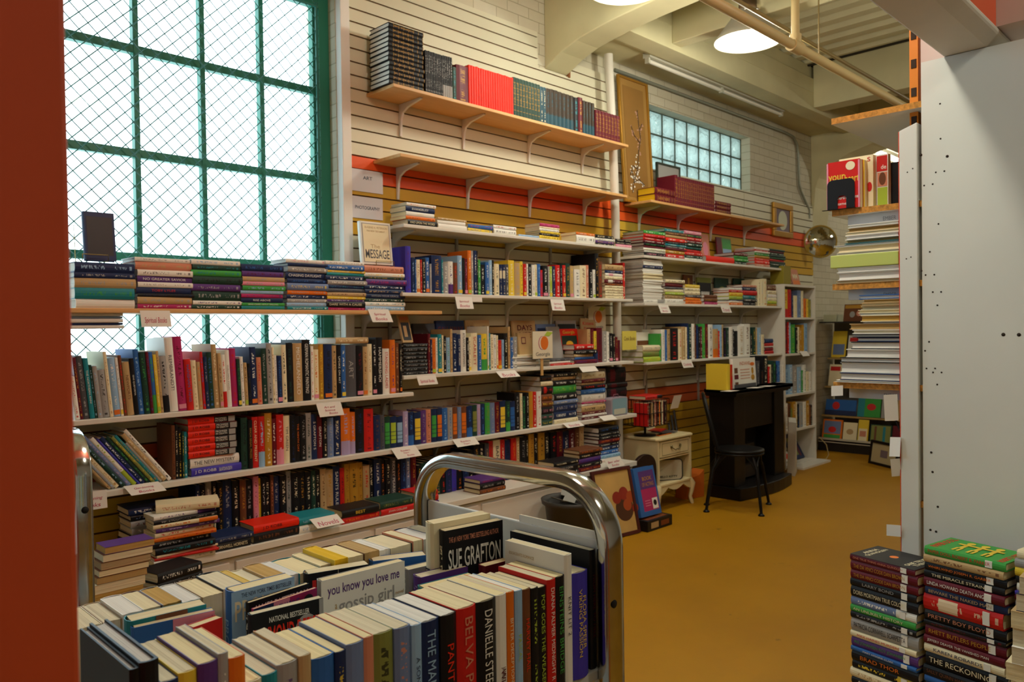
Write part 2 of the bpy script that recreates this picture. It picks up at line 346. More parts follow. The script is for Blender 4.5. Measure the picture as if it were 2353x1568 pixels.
# ---------------------------------------------------------------- window with bars, mesh and panes
t = NT('window_glass'); g = t.n('ShaderNodeBsdfGlossy'); g.inputs['Roughness'].default_value = 0.05; tr = t.n('ShaderNodeBsdfTransparent'); tr.inputs[0].default_value = (0.95, 0.98, 0.98, 1)
ms = t.n('ShaderNodeMixShader'); ms.inputs[0].default_value = 0.05; t.l(tr.outputs[0], ms.inputs[1]); t.l(g.outputs[0], ms.inputs[2]); t.l(ms.outputs[0], t.t.nodes['Material Output'].inputs[0])
M_glass = t.m
win = thing('window_1', None, None, (0.7, 0.1, WZ0)); win['kind'] = 'structure'
mull = [2.3275-0.3197*i for i in range(11)]; bars = [0.80+0.4925*i for i in range(6)]
f = MB().box((WX0, 0.07, WZ0), (WX1, 0.13, WZ0+0.06)).box((WX0, 0.07, WZ1-0.11), (WX1, 0.13, WZ1)).box((2.345, 0.065, WZ0), (WX1, 0.16, WZ1)).box((WX0, 0.07, WZ0), (WX0+.06, 0.13, WZ1))
for xx in mull: f.box((xx-0.013, 0.08, WZ0), (xx+0.013, 0.125, WZ1))
for zz in bars[1:]: f.box((WX0, 0.082, zz-0.02), (2.35, 0.122, zz+0.02))
f.build('window_frame', M_green, win, bevel=0.003)
MB().box((WX0, 0.100, WZ0), (WX1, 0.104, WZ1)).build('window_pane', M_glass, win)
g = MB(); sp = 0.075; r = 0.0026; c = WX0-2.6
while c < 2.4:
    for sg in (1, -1):
        a = Vector((c, 0.045+0.004*sg, WZ0)); bb = Vector((c+2.45, 0.045+0.004*sg, WZ0+2.45)) if sg > 0 else None
        if sg < 0: a = Vector((c+2.45, 0.041, WZ0)); bb = Vector((c, 0.041, WZ0+2.45))
        # clip to the opening
        pa, pb = a.copy(), bb.copy(); dx = pb.x-pa.x
        t0, t1 = 0.0, 1.0
        for lim, lo in ((WX0, True), (2.335, False)):
            tt = (lim-pa.x)/dx
            if (dx > 0) == lo: t0 = max(t0, tt)
            else: t1 = min(t1, tt)
        if t1-t0 > 0.01:
            g.tube([pa+(pb-pa)*t0, pa+(pb-pa)*t1], r, 4, caps=False)
    c += sp
g.tube([(2.32, 0.045, WZ0), (2.32, 0.045, WZ1-.11)], 0.008, 8).tube([(WX0, 0.045, WZ1-.13), (2.33, 0.045, WZ1-.13)], 0.008, 8)
g.build('wire_mesh', M_wire, win)
# glass block window
def glassblock():
    t = NT('glass_block'); tc = t.n('ShaderNodeTexCoord'); wv = t.n('ShaderNodeTexNoise'); wv.inputs['Scale'].default_value = 9.0; wv.inputs['Distortion'].default_value = 2.0
    t.l(tc.outputs['Object'], wv.inputs['Vector']); tl_ = t.n('ShaderNodeBsdfTranslucent'); tl_.inputs[0].default_value = (0.66, 0.74, 0.69, 1); df = t.n('ShaderNodeBsdfGlossy'); df.inputs[1].default_value = 0.15; df.inputs[0].default_value = (.8, .9, .85, 1)
    bp = t.n('ShaderNodeBump'); bp.inputs['Strength'].default_value = 1.0; bp.inputs['Distance'].default_value = 0.05; t.l(wv.outputs[0], bp.inputs['Height'])
    for nd in (tl_, df): t.l(bp.outputs[0], nd.inputs['Normal'])
    tp = t.n('ShaderNodeBsdfTransparent'); tp.inputs[0].default_value = (0.8, 0.93, 0.88, 1)
    m1 = t.n('ShaderNodeMixShader'); m1.inputs[0].default_value = 0.22; t.l(tl_.outputs[0], m1.inputs[1]); t.l(df.outputs[0], m1.inputs[2])
    m2 = t.n('ShaderNodeMixShader'); m2.inputs[0].default_value = 0.04; t.l(m1.outputs[0], m2.inputs[1]); t.l(tp.outputs[0], m2.inputs[2]); t.l(m2.outputs[0], t.t.nodes['Material Output'].inputs[0]); return t.m
gb = thing('window_2', None, None, (6.2, 0.1, GZ0)); gb['kind'] = 'structure'
bw = 0.1975; M_gb = glassblock(); fr = MB()
fr.box((GX0, 0.10, GZ0), (GX1, 0.19, GZ0+0.004)).box((GX0, 0.10, GZ1-.004), (GX1, 0.19, GZ1))
xx = GX1
while xx > GX0+0.02:
    x0 = max(GX0, xx-bw)
    for k in range(4):
        z1 = GZ1-k*bw; z0 = max(GZ0, z1-bw)
        if z1-z0 < 0.03: continue
        MB().box((x0+.005, 0.10, z0+.005), (xx-.005, 0.185, z1-.005)).build('glass_block', M_gb, gb, bevel=0.012)
        fr.box((x0, 0.097, z0-.005), (xx, 0.17, z0+.005))
    fr.box((xx-.005, 0.097, GZ0), (xx+.005, 0.17, GZ1)); xx = x0
fr.build('window_frame', mat('glass_block_joint', '4d5a50', 0.7), gb)
portal('glass_block_portal', ((GX0+GX1)/2, 0.28, (GZ0+GZ1)/2), (math.radians(90), 0, math.pi), GX1-GX0, GZ1-GZ0)
# ---------------------------------------------------------------- orange column close to the camera
p = PD(169, 784, 0.5)
struct(MB().box((-0.5, p.y, 0.0), (p.x, p.y+0.16, 3.9)).build('wall_column', mat('orange_column_paint', 'c04a22', 0.55, noise=0.05, scale=3), bevel=0.004))
# ================================================================ BOOK BUILDERS
FR = {'@Z1': (780, 0, .30608), '@Z2': (800, 440, .28061), '@Z3': (1400, 400, .21683), '@Z4': (1400, 700, .21683), '@Z6': (900, 680, .24649),
      '@ZW': (140, 460, .34849), '@ZA': (160, 740, .34), '@ZB': (160, 1080, .2551), '@ZC': (640, 960, .34849), '@Z7': (1180, 860, .3145), '@P': (0, 0, 1.0),
      '@ZR': (1900, 1200, .23472), '@ZS': (1850, 520, .2423), '@ZT': (1850, 200, .21681), '@ZE': (700, 1140, .3145), '@ZD': (180, 1160, .26019)}
def proj(P):
    d = Vector(P)-CAM; z = d.dot(_fw)
    return W_PX/2+F_PX*d.dot(_rt)/z, H_PX/2-F_PX*d.dot(_up)/z
def XA(px, z, Y):          # x of the point of the line (y = Y, height z) seen at the photo column px
    y = 800
    for _ in range(3):
        p = PY(px, y, Y); y = proj((p.x, Y, z))[1]
    return p.x
ORD = ['', 'first', 'second', 'third', 'fourth', 'fifth', 'sixth', 'seventh', 'eighth', 'ninth', 'tenth', 'eleventh', 'twelfth', 'thirteenth', 'fourteenth', 'fifteenth', 'sixteenth', 'seventeenth', 'eighteenth', 'nineteenth', 'twentieth']
TENS = {2: 'twent', 3: 'thirt', 4: 'fort', 5: 'fift', 6: 'sixt'}
def ordw(n):
    if n <= 20: return ORD[n]
    t, o = divmod(n, 10); return TENS[t]+('ieth' if o == 0 else 'y-'+ORD[o])
LAB = {}                    # where -> [(object, look, noun)], in reading order
def fit(s):
    while len(s.split()) > 16 and ' the ' in s: s = s.replace(' the ', ' ', 1)
    return s
def note(where, ob, look, noun='book', order='from the left'):
    LAB.setdefault((where, order), []).append((ob, look, noun))
def write_labels():
    for (where, order), L in LAB.items():
        tot = {}; 
        for _, look, noun in L: tot[(look, noun)] = tot.get((look, noun), 0)+1
        cnt = {}
        for ob, look, noun in L:
            k = (look, noun); cnt[k] = cnt.get(k, 0)+1
            od = order.replace('from the', 'from')
            if tot[k] == 1: ob['label'] = 'the only %s %s %s' % (look, noun, where)
            else: ob['label'] = '%s %s %s %s, %s' % (ordw(cnt[k]), look, noun, od, where)
            ob['label'] = fit(ob['label'])
PAPER = {'c': 'e2d5b0', 'w': 'e4e1d8', 't': 'b99a66', 'y': 'd9b552', 'd': 'a9a49a'}
def book(kind, o, u, w, v, th, dp, ht, col, ink=None, style='S', hard=True, paper='c', text=None, tcol=None, bold=0.0, cat='book', tspan=(0.12, 0.93), tfrac=0.46, front=None, sticker=None):
    """one book: o = lower corner of the spine at the back-cover side, u across the thickness, w from the spine inwards, v bottom to top"""
    t = min(0.003 if hard else 0.0011, th*0.22); bul = min(th*0.16, 0.006)
    N = 5; so, si = [], []
    for i in range(N):
        a = i/(N-1); so.append((a*th, bul*(1-math.sin(a*math.pi)**0.6))); si.append((t+a*(th-2*t), bul*(1-math.sin(a*math.pi)**0.6)+t))
    outer = [(0, dp)] + so + [(th, dp)]; inner = [(t, dp)] + si + [(th-t, dp)]
    n = len(outer); V = [(p[0], p[1], z) for z in (0, ht) for p in outer] + [(p[0], p[1], z) for z in (0, ht) for p in inner]
    F, UVS = [], []
    def face(idx, uvs): F.append(idx); UVS.append(uvs)
    for i in range(n-1):
        a, b = i, i+1; spine = 1 <= i < n-2
        va, vb = (outer[a][0]/th, outer[b][0]/th) if spine else (2+outer[a][1]/dp, 2+outer[b][1]/dp)
        face((a, b, n+b, n+a), ((0, va), (0, vb), (1, vb), (1, va)))
        face((2*n+b, 2*n+a, 3*n+a, 3*n+b), ((0, 2.5),)*4)
        face((b, a, 2*n+a, 2*n+b), ((0, 2.5),)*4); face((n+a, n+b, 3*n+b, 3*n+a), ((1, 2.5),)*4)
    face((0, n, 3*n, 2*n), ((0, 3),)*4); face((n-1, 3*n-1, 4*n-1, 2*n-1)[::-1], ((0, 3),)*4)
    me = bpy.data.meshes.new(kind); me.from_pydata(V, [], F); uvl = me.uv_layers.new(name='UVMap')
    k = 0
    for q in UVS:
        for p in q: uvl.data[k].uv = p; k += 1
    me.materials.append(bookmat(col, ink, 'N' if text and style != 'K' else style)); me.update()
    ob = bpy.data.objects.new(kind, me); COL.objects.link(ob)
    u, w, v = Vector(u).normalized(), Vector(w).normalized(), Vector(v).normalized()
    ob.matrix_world = Matrix(((u.x, w.x, v.x, o[0]), (u.y, w.y, v.y, o[1]), (u.z, w.z, v.z, o[2]), (0, 0, 0, 1)))
    ob['category'] = cat
    m = 0.003 if hard else 0.0003; d2 = dp-(0.004 if hard else 0.0006); e = 0.0002; y0 = bul+t+e
    # page block: top edge very slightly wavy so that the leaves read
    nx = max(3, min(8, int(th/0.004))); P = []
    for z in (m, ht-m):
        for j in range(nx+1):
            x = t+e+(th-2*t-2*e)*j/nx; dz = (random.uniform(-.0006, .0006) if z > m else 0); dd = random.uniform(-.0008, .0) - (0.0025*math.sin(math.pi*j/nx) if hard else 0)
            P += [(x, y0, z+dz), (x, d2+dd, z+dz)]
    L = 2*(nx+1); PF = []
    for j in range(nx):
        a = 2*j; PF += [(a, a+1, a+3, a+2), (L+a, L+a+2, L+a+3, L+a+1), (a+1, L+a+1, L+a+3, a+3), (a, a+2, L+a+2, L+a)]
    PF += [(0, L, L+1, 1), (2*nx, 2*nx+1, L+2*nx+1, L+2*nx)]
    pme = bpy.data.meshes.new('page_block'); pme.from_pydata(P, [], PF); pme.materials.append(papermat(PAPER[paper])); pme.update()
    pb = bpy.data.objects.new('page_block', pme); COL.objects.link(pb); pb.parent = ob
    if text:
        mb = MB(); lines = text.split('|'); y = -0.0009
        nl = len(lines); a, b = tspan; hh = th*tfrac/nl*0.86
        for i, s in enumerate(lines):
            if '^' in s: s, (a, b) = s.split('^')[0], [float(q) for q in s.split('^')[1].split(',')]
            xx = th/2 + (th*tfrac)*(0.5-(i+1)/nl) + (th*tfrac/nl-hh)/2 if not '^' in text else th/2-th*tfrac/2
            if '^' in text: hh = th*tfrac
            letter(mb, s, (xx, y, ht*b), (0, 0, -ht*(b-a)), (hh, 0, 0), bold=bold)
        tme = mb.build('title', mat('print_'+PAL[tcol or ink or 'cr'][1].replace(' ', '_'), PAL[tcol or ink or 'cr'][0], 0.5)); tme.parent = ob
    if sticker:
        z, c2 = sticker; s = MB().box((th*.1, -0.0007, ht*z), (th*.9, 0.004, ht*z+min(.02, ht*.1))).build('price_sticker', pm(c2)); s.parent = ob
    return ob
KEYS = sorted(PAL, key=len, reverse=True)
TOK = re.compile(r'^(%s)(?:\.(%s))?([A-Z])?(?:\*(\d+)>)?(\d+)?(?:/(\d+))?(!)?(?:=(.*))?$' % ('|'.join(KEYS), '|'.join(KEYS)))
def look_of(col, ink, style):
    w = PAL[col][1]
    if ink and style == 'G': return PAL[ink][1]+'-panelled'
    if ink and style in 'LW': return w+' and '+PAL[ink][1]
    if style == 'B': return (PAL[ink][1] if ink else 'gold')+'-banded '+w
    return w
def sizew(ht, th):
    s = ''
    return s
def row(Yf, z, x0, toks, where, kind='hardcover_book', hard=True, frame='@P', lean=None, noun='book', group=None, dep=0.72, paper='c', maxd=0.24, jit=0.006, order='from the left'):
    """upright books, spines to the room; numbers are photo columns (and rows of the top) in the current frame"""
    ox, oy, s = FR[frame]; cur = None; n = 0; X0 = None; ht = 0.22
    if x0 is not None: X0 = XA(ox+x0*s, z, Yf); cur = x0
    for tk in toks.split():
        if tk in FR: 
            ox, oy, s = FR[tk]; cur = None; continue
        if tk[0] == '_':
            cur = float(tk[1:]); X0 = XA(ox+cur*s, z, Yf); continue
        m = TOK.match(tk)
        if not m: raise ValueError('token '+tk)
        col, ink, style, rep, x1, top, stk, txt = m.groups(); style = style or 'S'; rep = int(rep or 1); x1 = float(x1)
        X1 = XA(ox+x1*s, z, Yf); a, b = X0, X1
        if top: ht = PY(ox+(x1-3)*s if cur is None else ox+(cur+x1)/2*s, oy+float(top)*s, Yf).z - z
        ht = max(0.08, min(0.42, ht))
        for i in range(rep):
            c0, c1 = a+(b-a)*i/rep, a+(b-a)*(i+1)/rep; th = max(0.004, c1-c0-0.0006); h = ht*(1 if rep == 1 or style == 'B' else random.uniform(.985, 1.0))
            ang = 0.0
            if lean: ang = lean[0]+(lean[1]-lean[0])*min(1, max(0, (c0-lean[2])/(lean[3]-lean[2])))
            uu = (math.cos(ang), 0, math.sin(ang)); vv = (-math.sin(ang), 0, math.cos(ang))
            ob = book(kind, (c0, Yf+random.uniform(0, jit), z+0.0006), uu, (0, 1, 0), vv, th*math.cos(ang), min(maxd, max(0.09, h*dep)), h/math.cos(ang), col, ink, style, hard, paper,
                      text=txt.replace('_', ' ') if txt else None, tcol=ink, sticker=(0.03, random.choice(['pk', 'yl', 'lm', 'or'])) if stk else None)
            if group: ob['group'] = group
            note(where, ob, look_of(col, ink, style), noun, order); n += 1
        X0 = X1; cur = x1
    return n
def flat(kind, P, R, inw, items, where, up=Vector((0, 0, 1)), hard=True, noun='book', group=None, paper='w', order='from the bottom', jit=0.006, rot=0.0):
    """a stack lying flat from P (left end of the lowest spine) along R; items: (col, ink, style, thickness, length, depth, text)"""
    R, inw = Vector(R).normalized(), Vector(inw).normalized(); z = 0.0
    for it in items:
        col, ink, style, th, ln, dp, txt = it[:7]; hd = it[7] if len(it) > 7 else hard; pp = it[8] if len(it) > 8 else paper
        a = random.uniform(-1, 1)*rot; Rj = (R*math.cos(a)+inw*math.sin(a)); Ij = (inw*math.cos(a)-R*math.sin(a))
        o = Vector(P)+up*(z+0.0004) + R*random.uniform(-jit, jit) + inw*random.uniform(0, jit) + Rj*ln   # lower corner of the spine: the book's foot is on the viewer's right
        ob = book(kind, o, up, Ij, -Rj, th-0.0008, dp, ln, col, ink, style, hd, pp, text=txt, tcol=ink, sticker=it[9] if len(it) > 9 else None, tspan=it[10] if len(it) > 10 else (0.1, 0.93))
        if group: ob['group'] = group
        note(where, ob, look_of(col, ink, style), noun, order); z += th
    return z
def stack(frame, Yf, z, xa, xb, ybot, toks, where, kind='hardcover_book', hard=True, depth=None, noun='book', group=None, paper='w', jit=0.007, rot=0.03):
    """flat stack on a shelf, spines to the room, measured in the photo: xa..xb the spine, rows of the book tops upwards"""
    ox, oy, s = FR[frame]; X0 = XA(ox+xa*s, z, Yf); X1 = XA(ox+xb*s, z, Yf); items = []; yb = ybot; xm = ox+(xa+xb)/2*s
    for tk in toks.split():
        m = TOK.match(tk)
        if not m: raise ValueError('token '+tk)
        col, ink, style, rep, top, _t2, stk, txt = m.groups(); rep = int(rep or 1); top = float(top)
        for i in range(rep):
            t0 = yb+(top-yb)*i/rep; t1 = yb+(top-yb)*(i+1)/rep
            th = PY(xm, oy+t1*s, Yf).z-PY(xm, oy+t0*s, Yf).z; ln = (X1-X0)*random.uniform(.955, 1.0)
            items.append((col, ink, style or 'S', max(.004, th), ln, depth or min(.19, ln*.68), txt.replace('_', ' ') if txt else None))
        yb = top
    h = flat(kind, (X0, Yf, z), (1, 0, 0), (0, 1, 0), items, where, hard=hard, noun=noun, group=group, paper=paper, jit=jit, rot=rot)
    return X0, X1, z+h
# ================================================================ WALL SHELVES
def woodmat(name, c1, c2, axis=(1.2, 14, 14)):
    if name in _M: return _M[name]
    t = NT(name); tc = t.n('ShaderNodeTexCoord'); mp = t.n('ShaderNodeMapping'); mp.inputs['Scale'].default_value = axis; t.l(tc.outputs['Object'], mp.inputs[0])
    nz = t.n('ShaderNodeTexNoise'); nz.inputs['Scale'].default_value = 2.2; nz.inputs['Detail'].default_value = 7; nz.inputs['Distortion'].default_value = 1.2; t.l(mp.outputs[0], nz.inputs['Vector'])
    t.l(t.mix(nz.outputs[0], lin(c1), lin(c2)), t.b.inputs['Base Color']); t.b.inputs['Roughness'].default_value = 0.5; _M[name] = t.m; return t.m
M_ply = woodmat('plywood', 'c08a4a', 'e2b77a'); M_wshelf = mat('white_melamine', 'dcd9cf', 0.4, noise=0.04, scale=4)
M_brk = mat('bracket_white', 'd8d6cf', 0.4)
def wall_shelf(x0, x1, z, yf, th, m, label, brackets, bl=0.19, group=None, sag=None):
    t = thing('wall_shelf', label, 'shelf', ((x0+x1)/2, 0, z), group)
    MB().box((x0, yf, z-th), (x1, -0.02, z)).build('board', m, t, bevel=0.003)
    for bx in brackets:
        zt = z-th; L = yf+0.05
        pts = [(bx-.008, -.019, zt-.0005), (bx-.008, L, zt-.0005), (bx-.008, L, zt-.009), (bx-.008, -.10, zt-.032), (bx-.008, -.055, zt-.055), (bx-.008, -.04, zt-.09), (bx-.008, -.030, zt-bl), (bx-.008, -.019, zt-bl)]
        MB().prism(pts, (.016, 0, 0)).build('bracket', M_brk, t, bevel=0.002)
    return t
def bx(pxs, y): return [PY(p, y, -0.03).x for p in pxs]
S1, S2, S3, S4, S5, S6, S7 = 2.79, 2.41, 2.018, 1.632, 1.165, 0.765, 0.445
LEFTG = 'white shelves of the long left bay'
wall_shelf(2.60, 4.765, S1, -0.28, 0.02, M_ply, 'topmost plywood shelf on white brackets, carrying the encyclopedia sets', bx((921, 1065, 1215, 1337), 260))
wall_shelf(2.64, 4.745, S2, -0.28, 0.02, M_ply, 'empty plywood shelf over the orange stripe, under the encyclopedia shelf', bx((915, 1075, 1217, 1342), 420))
wall_shelf(2.655, 4.79, S3, -0.28, 0.02, M_wshelf, 'white shelf with a few low stacks of paperbacks across the mustard stripe', bx((906, 1165, 1350), 560), group=LEFTG)
wall_shelf(2.64, 4.80, S4, -0.28, 0.02, M_wshelf, 'white shelf with spiritual books card, at eye level right of the window', bx((1050, 1165, 1265, 1345), 710), group=LEFTG)
wall_shelf(2.64, 4.80, S5, -0.28, 0.022, M_wshelf, 'white shelf carrying the peach sign and black matching volumes', bx((1050, 1160, 1300), 880), group=LEFTG)
wall_shelf(0.95, 4.82, S6, -0.29, 0.026, M_wshelf, 'long white shelf with gardening books and the rows of colourful condensed novels', bx((700, 1000, 1250), 1060), group=LEFTG)
wall_shelf(0.80, 2.70, 1.07, -0.29, 0.022, M_wshelf, 'white shelf of art books under the big window', bx((640, 880), 960), group=LEFTG)
t = wall_shelf(0.70, 2.925, 1.53, -0.28, 0.02, M_ply, 'plywood shelf in front of the window loaded with flat book stacks', bx((835,), 740))
RIGHTG = 'white shelves of the far bay'
wall_shelf(5.05, 7.31, 2.41, -0.28, 0.02, M_ply, 'short plywood shelf under the glass blocks with brown gilt volumes', bx((1469, 1558, 1633, 1710), 500))
wall_shelf(4.95, 7.24, 1.975, -0.28, 0.02, M_wshelf, 'far white shelf with stacks of colourful thin children\'s books', bx((1600, 1703), 620), group=RIGHTG)
wall_shelf(4.95, 7.24, 1.605, -0.28, 0.02, M_wshelf, 'far white shelf with the tall pile of white magazines', bx((1482, 1600, 1702), 720), group=RIGHTG)
wall_shelf(4.97, 7.24, 1.145, -0.28, 0.02, M_wshelf, 'lowest far white shelf with mixed upright cookbooks above the dark mantel', bx((1482, 1603), 850), group=RIGHTG)
# bottom base unit under the long bay
t = thing('base_cabinet', 'low white painted cabinet base with flat fronts below the novels', 'cabinet', (2.8, 0, 0))
MB().box((0.80, -0.40, 0.06), (4.60, -0.031, 0.40)).build('carcass', M_white, t)
MB().box((0.78, -0.43, 0.412), (4.62, -0.031, S7)).build('top_board', M_wshelf, t, bevel=0.003)
for i in range(5): MB().box((0.82+0.76*i, -0.415, 0.09), (1.55+0.76*i, -0.40, 0.385)).build('front_panel', M_white, t, bevel=0.004)
MB().box((0.80, -0.36, 0.0), (4.60, -0.33, 0.06)).build('plinth', mat('plinth_grey', '8a8880', 0.6), t)
# slotted standards on the slatboard
b = thing('shelf_standards', 'slotted white upright rails that carry the shelf brackets', 'shelf rails', (3.5, -0.02, 0.4), None)
for px, y, z0, z1 in ((1050, 700, 0.5, 2.0), (1165, 700, 0.5, 2.0), (1265, 700, 0.5, 2.0), (1345, 700, .5, 2.0), (895, 800, .5, 1.5), (1482, 750, 0.75, 1.97), (1602, 750, 0.75, 1.97), (1702, 750, 0.75, 1.97)):
    X = PY(px, y, -0.02).x; MB().box((X-.009, -.032, z0), (X+.009, -.018, z1)).build('rail', mat('rail_grey', 'a9a69c', 0.4, metal=0.3), b)
# round white pipe between the two bays
struct(MB().tube([(4.74, -0.12, 3.5), (4.785, -0.12, 2.8), (4.83, -0.10, 2.3), (4.845, -0.10, 0.0)], 0.033, 16).build('wall_pipe_column', mat('pipe_white', 'd6d2c6', 0.4)))
# ================================================================ ROWS OF BOOKS ON THE LONG WALL
Yb = -0.262
# --- top shelf: sets
w = 'on the topmost shelf'
stack('@Z1', Yb, S1, 378, 645, 668, 'k.goB*13>215', 'of the leaning tower of black volumes on the topmost shelf', 'encyclopedia_volume', noun='volume', depth=0.185, jit=0.004, rot=0.01)
row(Yb, S1, 648, '@Z1 _648 k.gy*11>782/395 k.gyL*5>852/425 dg.tl885/505 dr.go975/495 rs.rd*19>1310/535 dg.goB*9>1512/610 dt.cr*2>1556/655 db.dtL*7>1765/690 k.tl1800/735 dr.go1832/735 db.dtL*4>1920/765', 'on the topmost shelf', 'encyclopedia_volume', noun='volume', jit=0.001, paper='d')
row(Yb+.02, S1, None, '@Z1 _1928 dr.goB*8>2112/850', 'on the topmost shelf beside the pipe', 'encyclopedia_volume', noun='volume', jit=0.001)
# --- shelf of low stacks
pk = dict(kind='paperback_book', hard=False, paper='c')
stack('@Z2', Yb, S3, 484, 728, 296, 'k250=HAD_UPON_THE_WORD or.br222 wh186=FAITH nv.wh142=EVANGELIST wh.or115', 'of the tallest low stack, beside the photography sign', **pk)
stack('@Z2', Yb, S3, 735, 975, 325, 'wh.gyN288 wh.brN258 tn.wh238', 'of the pale stack next to the tallest low stack', **pk)
stack('@Z2', Yb, S3, 988, 1192, 350, 'yl.bl322 bl.rd290', 'of the pair under the first bracket, blue on top', **pk)
stack('@Z2', Yb, S3, 1195, 1388, 358, 'wh.dy312 wh.rd284', 'of the white and red pair on the mustard-stripe shelf', **pk)
stack('@Z2', Yb, S3, 1395, 1565, 385, 'lb.gy366', 'lying flat before the pink-topped stack', **pk)
stack('@Z2', Yb, S3, 1572, 1738, 408, 'yl.k376 k360 yl.k342 wh322 cr306 mg.pk278', 'of the stack with a bright magenta book on top', **pk)
stack('@Z2', Yb, S3, 1870, 2028, 438, 'wh.k372 or.wh350', 'of the white and orange pair', **pk)
stack('@Z2', Yb, S3, 2033, 2188, 455, 'k438 pu.yl418 wh398 k370', 'of the dark small stack near the shelf end', **pk)
stack('@Z2', Yb, S3, 2196, 2330, 470, 'pk.wh446 k424 k404', 'of the last low stack at the shelf end', **pk)
# --- spiritual books, eye level
sp = 'on the eye-level spiritual books shelf'
row(Yb, S4, None, '@Z2 _478 vb.pu522/450 _528 nv.lb555/542 bl566/560 cr600/560! rd610/560 k642/552 bl676/543! gy690/595 nv.go772/525 tl786/560 gy830/590 wh.puL870/575 br.rd905/585 lb.wh942/527! k.dg962/545 dr.pk986/552! or1016/485! gy1036/487 nv.wh1062/486 k1070/487 gn1092/560 k.wh1130/600 bl.wh1160/580! lb.wh1186/565 k1205/565 cr.k1246/595 nv.crW1270/600 nv.crW1296/600 dy1322/598 yl.cr1371/565 tn.gy1416/585 yl.k1441/575 rd.wh1466/595! wh1480/595 k.wh1511/595 wh.gy1536/605 cr1556/600! bl.lb1582/595 rd.bl1602/645 k.wh1642/610! gy1656/615 lm.wh1681/615! nv1706/612 rd.wh1742/604 k.gy1766/600 rd1791/605! dg1826/590 tn.yl1856/610! _1860 wh1906/640 cr1956/608 sa1981/605 k.wh2011/640 wh2031/642! k.go2060/510 br.rd2092/575', sp)
stack('@Z2', Yb, S4, 2108, 2258, 888, 'cr.br*5>782 br.or762 dr.whW732 cr706 wh.pkW680 nv656 tn610', 'of the small cream stack by a red book', **pk)
MBk = row(-0.2, S4, None, '@Z2 _2258 rd2276/585', 'standing behind the small cream stack at the shelf end')
# --- atlanta shelf
at = 'on the shelf behind the peach sign'
stack('@Z6', Yb, S5, 118, 345, 752, 'k.gy720 k.gy680 k.gy645 k.gy612 k.gy570 k.gy540 k.gy495 k.gy462', 'of the matching black stack behind the spiritual books card', paper='w', depth=.17, jit=.002, rot=.01)
row(Yb, S5, None, '@Z6 _347 dr.tn370/355 nv.cr386/410 or.br420/402! wh438/390 tl.cr476/360! cr492/370 k521/378 lb.gn556/390 tn.br577/312 nv622/350 nv.wh655/360=CITY_OF_WORDS! wh.k706/320=ATLANTA_LANDMARKS k.wh726/390 cr.k752/382! cr.rd812/348=SCARLETT bl846/365 yl.gnL903/355 wh916/285! tl930/350 cr.br957/360 wh986/365 cr.br1002/370! rd.orL1036/415! lb.pu1058/410 k1092/350 tn.br1112/290 bl1142/390 gy1182/382', at)
row(Yb+.05, S5, None, '@Z6 _1835 tn1866/310 dr1893/310 yl.gn1920/330 dr.k1972/300 gy.wh2012/330 wh2036/335 k.wh2068/350! k2092/355 dr2116/385! dr.k2142/415', 'at the far end of the peach sign shelf', maxd=.10)
# --- condensed novels and neighbours (long shelf S6)
lw = 'on the long shelf with the colourful condensed novels'
row(Yb, S6, None, '@ZA _700 br.k722/700 k742/700 k.yl768/720 dg.yl782/740 tl803/745', 'between the leaning gardening books and the red-black stack')
stack('@ZA', Yb, S6, 820, 1160, 1045, 'vb.wh990=J_D_ROBB^0.5,0.95|SALVATION_IN_DEATH^0.2,0.46 wh.dy925=THE_NEW_MYSTERY', 'under the red-black stack of seven', depth=.16)
stack('@ZA', Yb, S6+0.085, 808, 1140, 945, 'rs.kK902=J_D_ROBB^0.52,0.97 rs.kK858=J_D_ROBB^0.52,0.97 rs.kK812=J_D_ROBB^0.52,0.97 rs.kK768=J_D_ROBB^0.52,0.97 rs.kK724=J_D_ROBB^0.52,0.97 rs.kK680=J_D_ROBB^0.52,0.97', 'in the stack of matching red and black thrillers', depth=.16, jit=.002, rot=.01)
row(Yb, S6, None, '@ZA _1168 dg.k1213/650 k.go1243/665=ERICH_SEGAL_PRIZES rd.cr1285/645=CLEAR_AND_PRESENT rd.lbL1327/640 go.cr1375/617 dr.wh1406/655 rd.pkL1455/628 cr.dy1497/635=TIM_GREEN k.nv1535/630 k.or1566/637=THE_NINTH_DAY k.gy1606/635 gy.dg1643/617 nv.wh1681/625=S_GRAFTON_S dr.wh1717/640=GRAFTON k1748/645 bu.gy1790/650 nv.cr1842/640 or.lvL1903/587 or.lvL1938/612 k.nv1998/587 rd.dr2062/590 nv.br2106/632 dy.nv2136/630 dg.gnG2176/640 nv.lmG2219/640 nv.lbG2262/640', lw, 'clothbound_novel', noun='novel', paper='t')
row(Yb, S6, None, '@Z6 _118 lv.wh166/1078 nv.blL218/1085 nv.ylG282/1085 pu.gy332/1070 sa.br380/1062 nv.gnG432/1055 nv.orG482/1050 bl.lb532/1048 gy.bl577/1045 br.orG622/1042 bu.gy657/1040 br.orG708/1035 nv.blL760/1028 dg.olG805/1020 lv.sa838/1015 nv.bl880/1010 gn.ol926/1000 bu.gy972/1000 dr.go1020/992 nv.ylG1073/980 dg.gnL1114/985 nv.blG1162/985 k.gy1206/905 cr.gn1226/912 dg.gn1262/938 k.wh1290/905 go.or1327/895 rd.wh1362/898 wh.rd1405/893', lw, 'clothbound_novel', noun='novel', paper='t')
stack('@Z6', Yb+.01, S6, 1405, 1510, 1183, 'dg.yl1130 dg.pk1080 k.pk1010 br.yl955 br.or893 k.rdW815 cr.tn772 k.br722', 'of the first dark stack at the end of the long shelf', depth=.2)
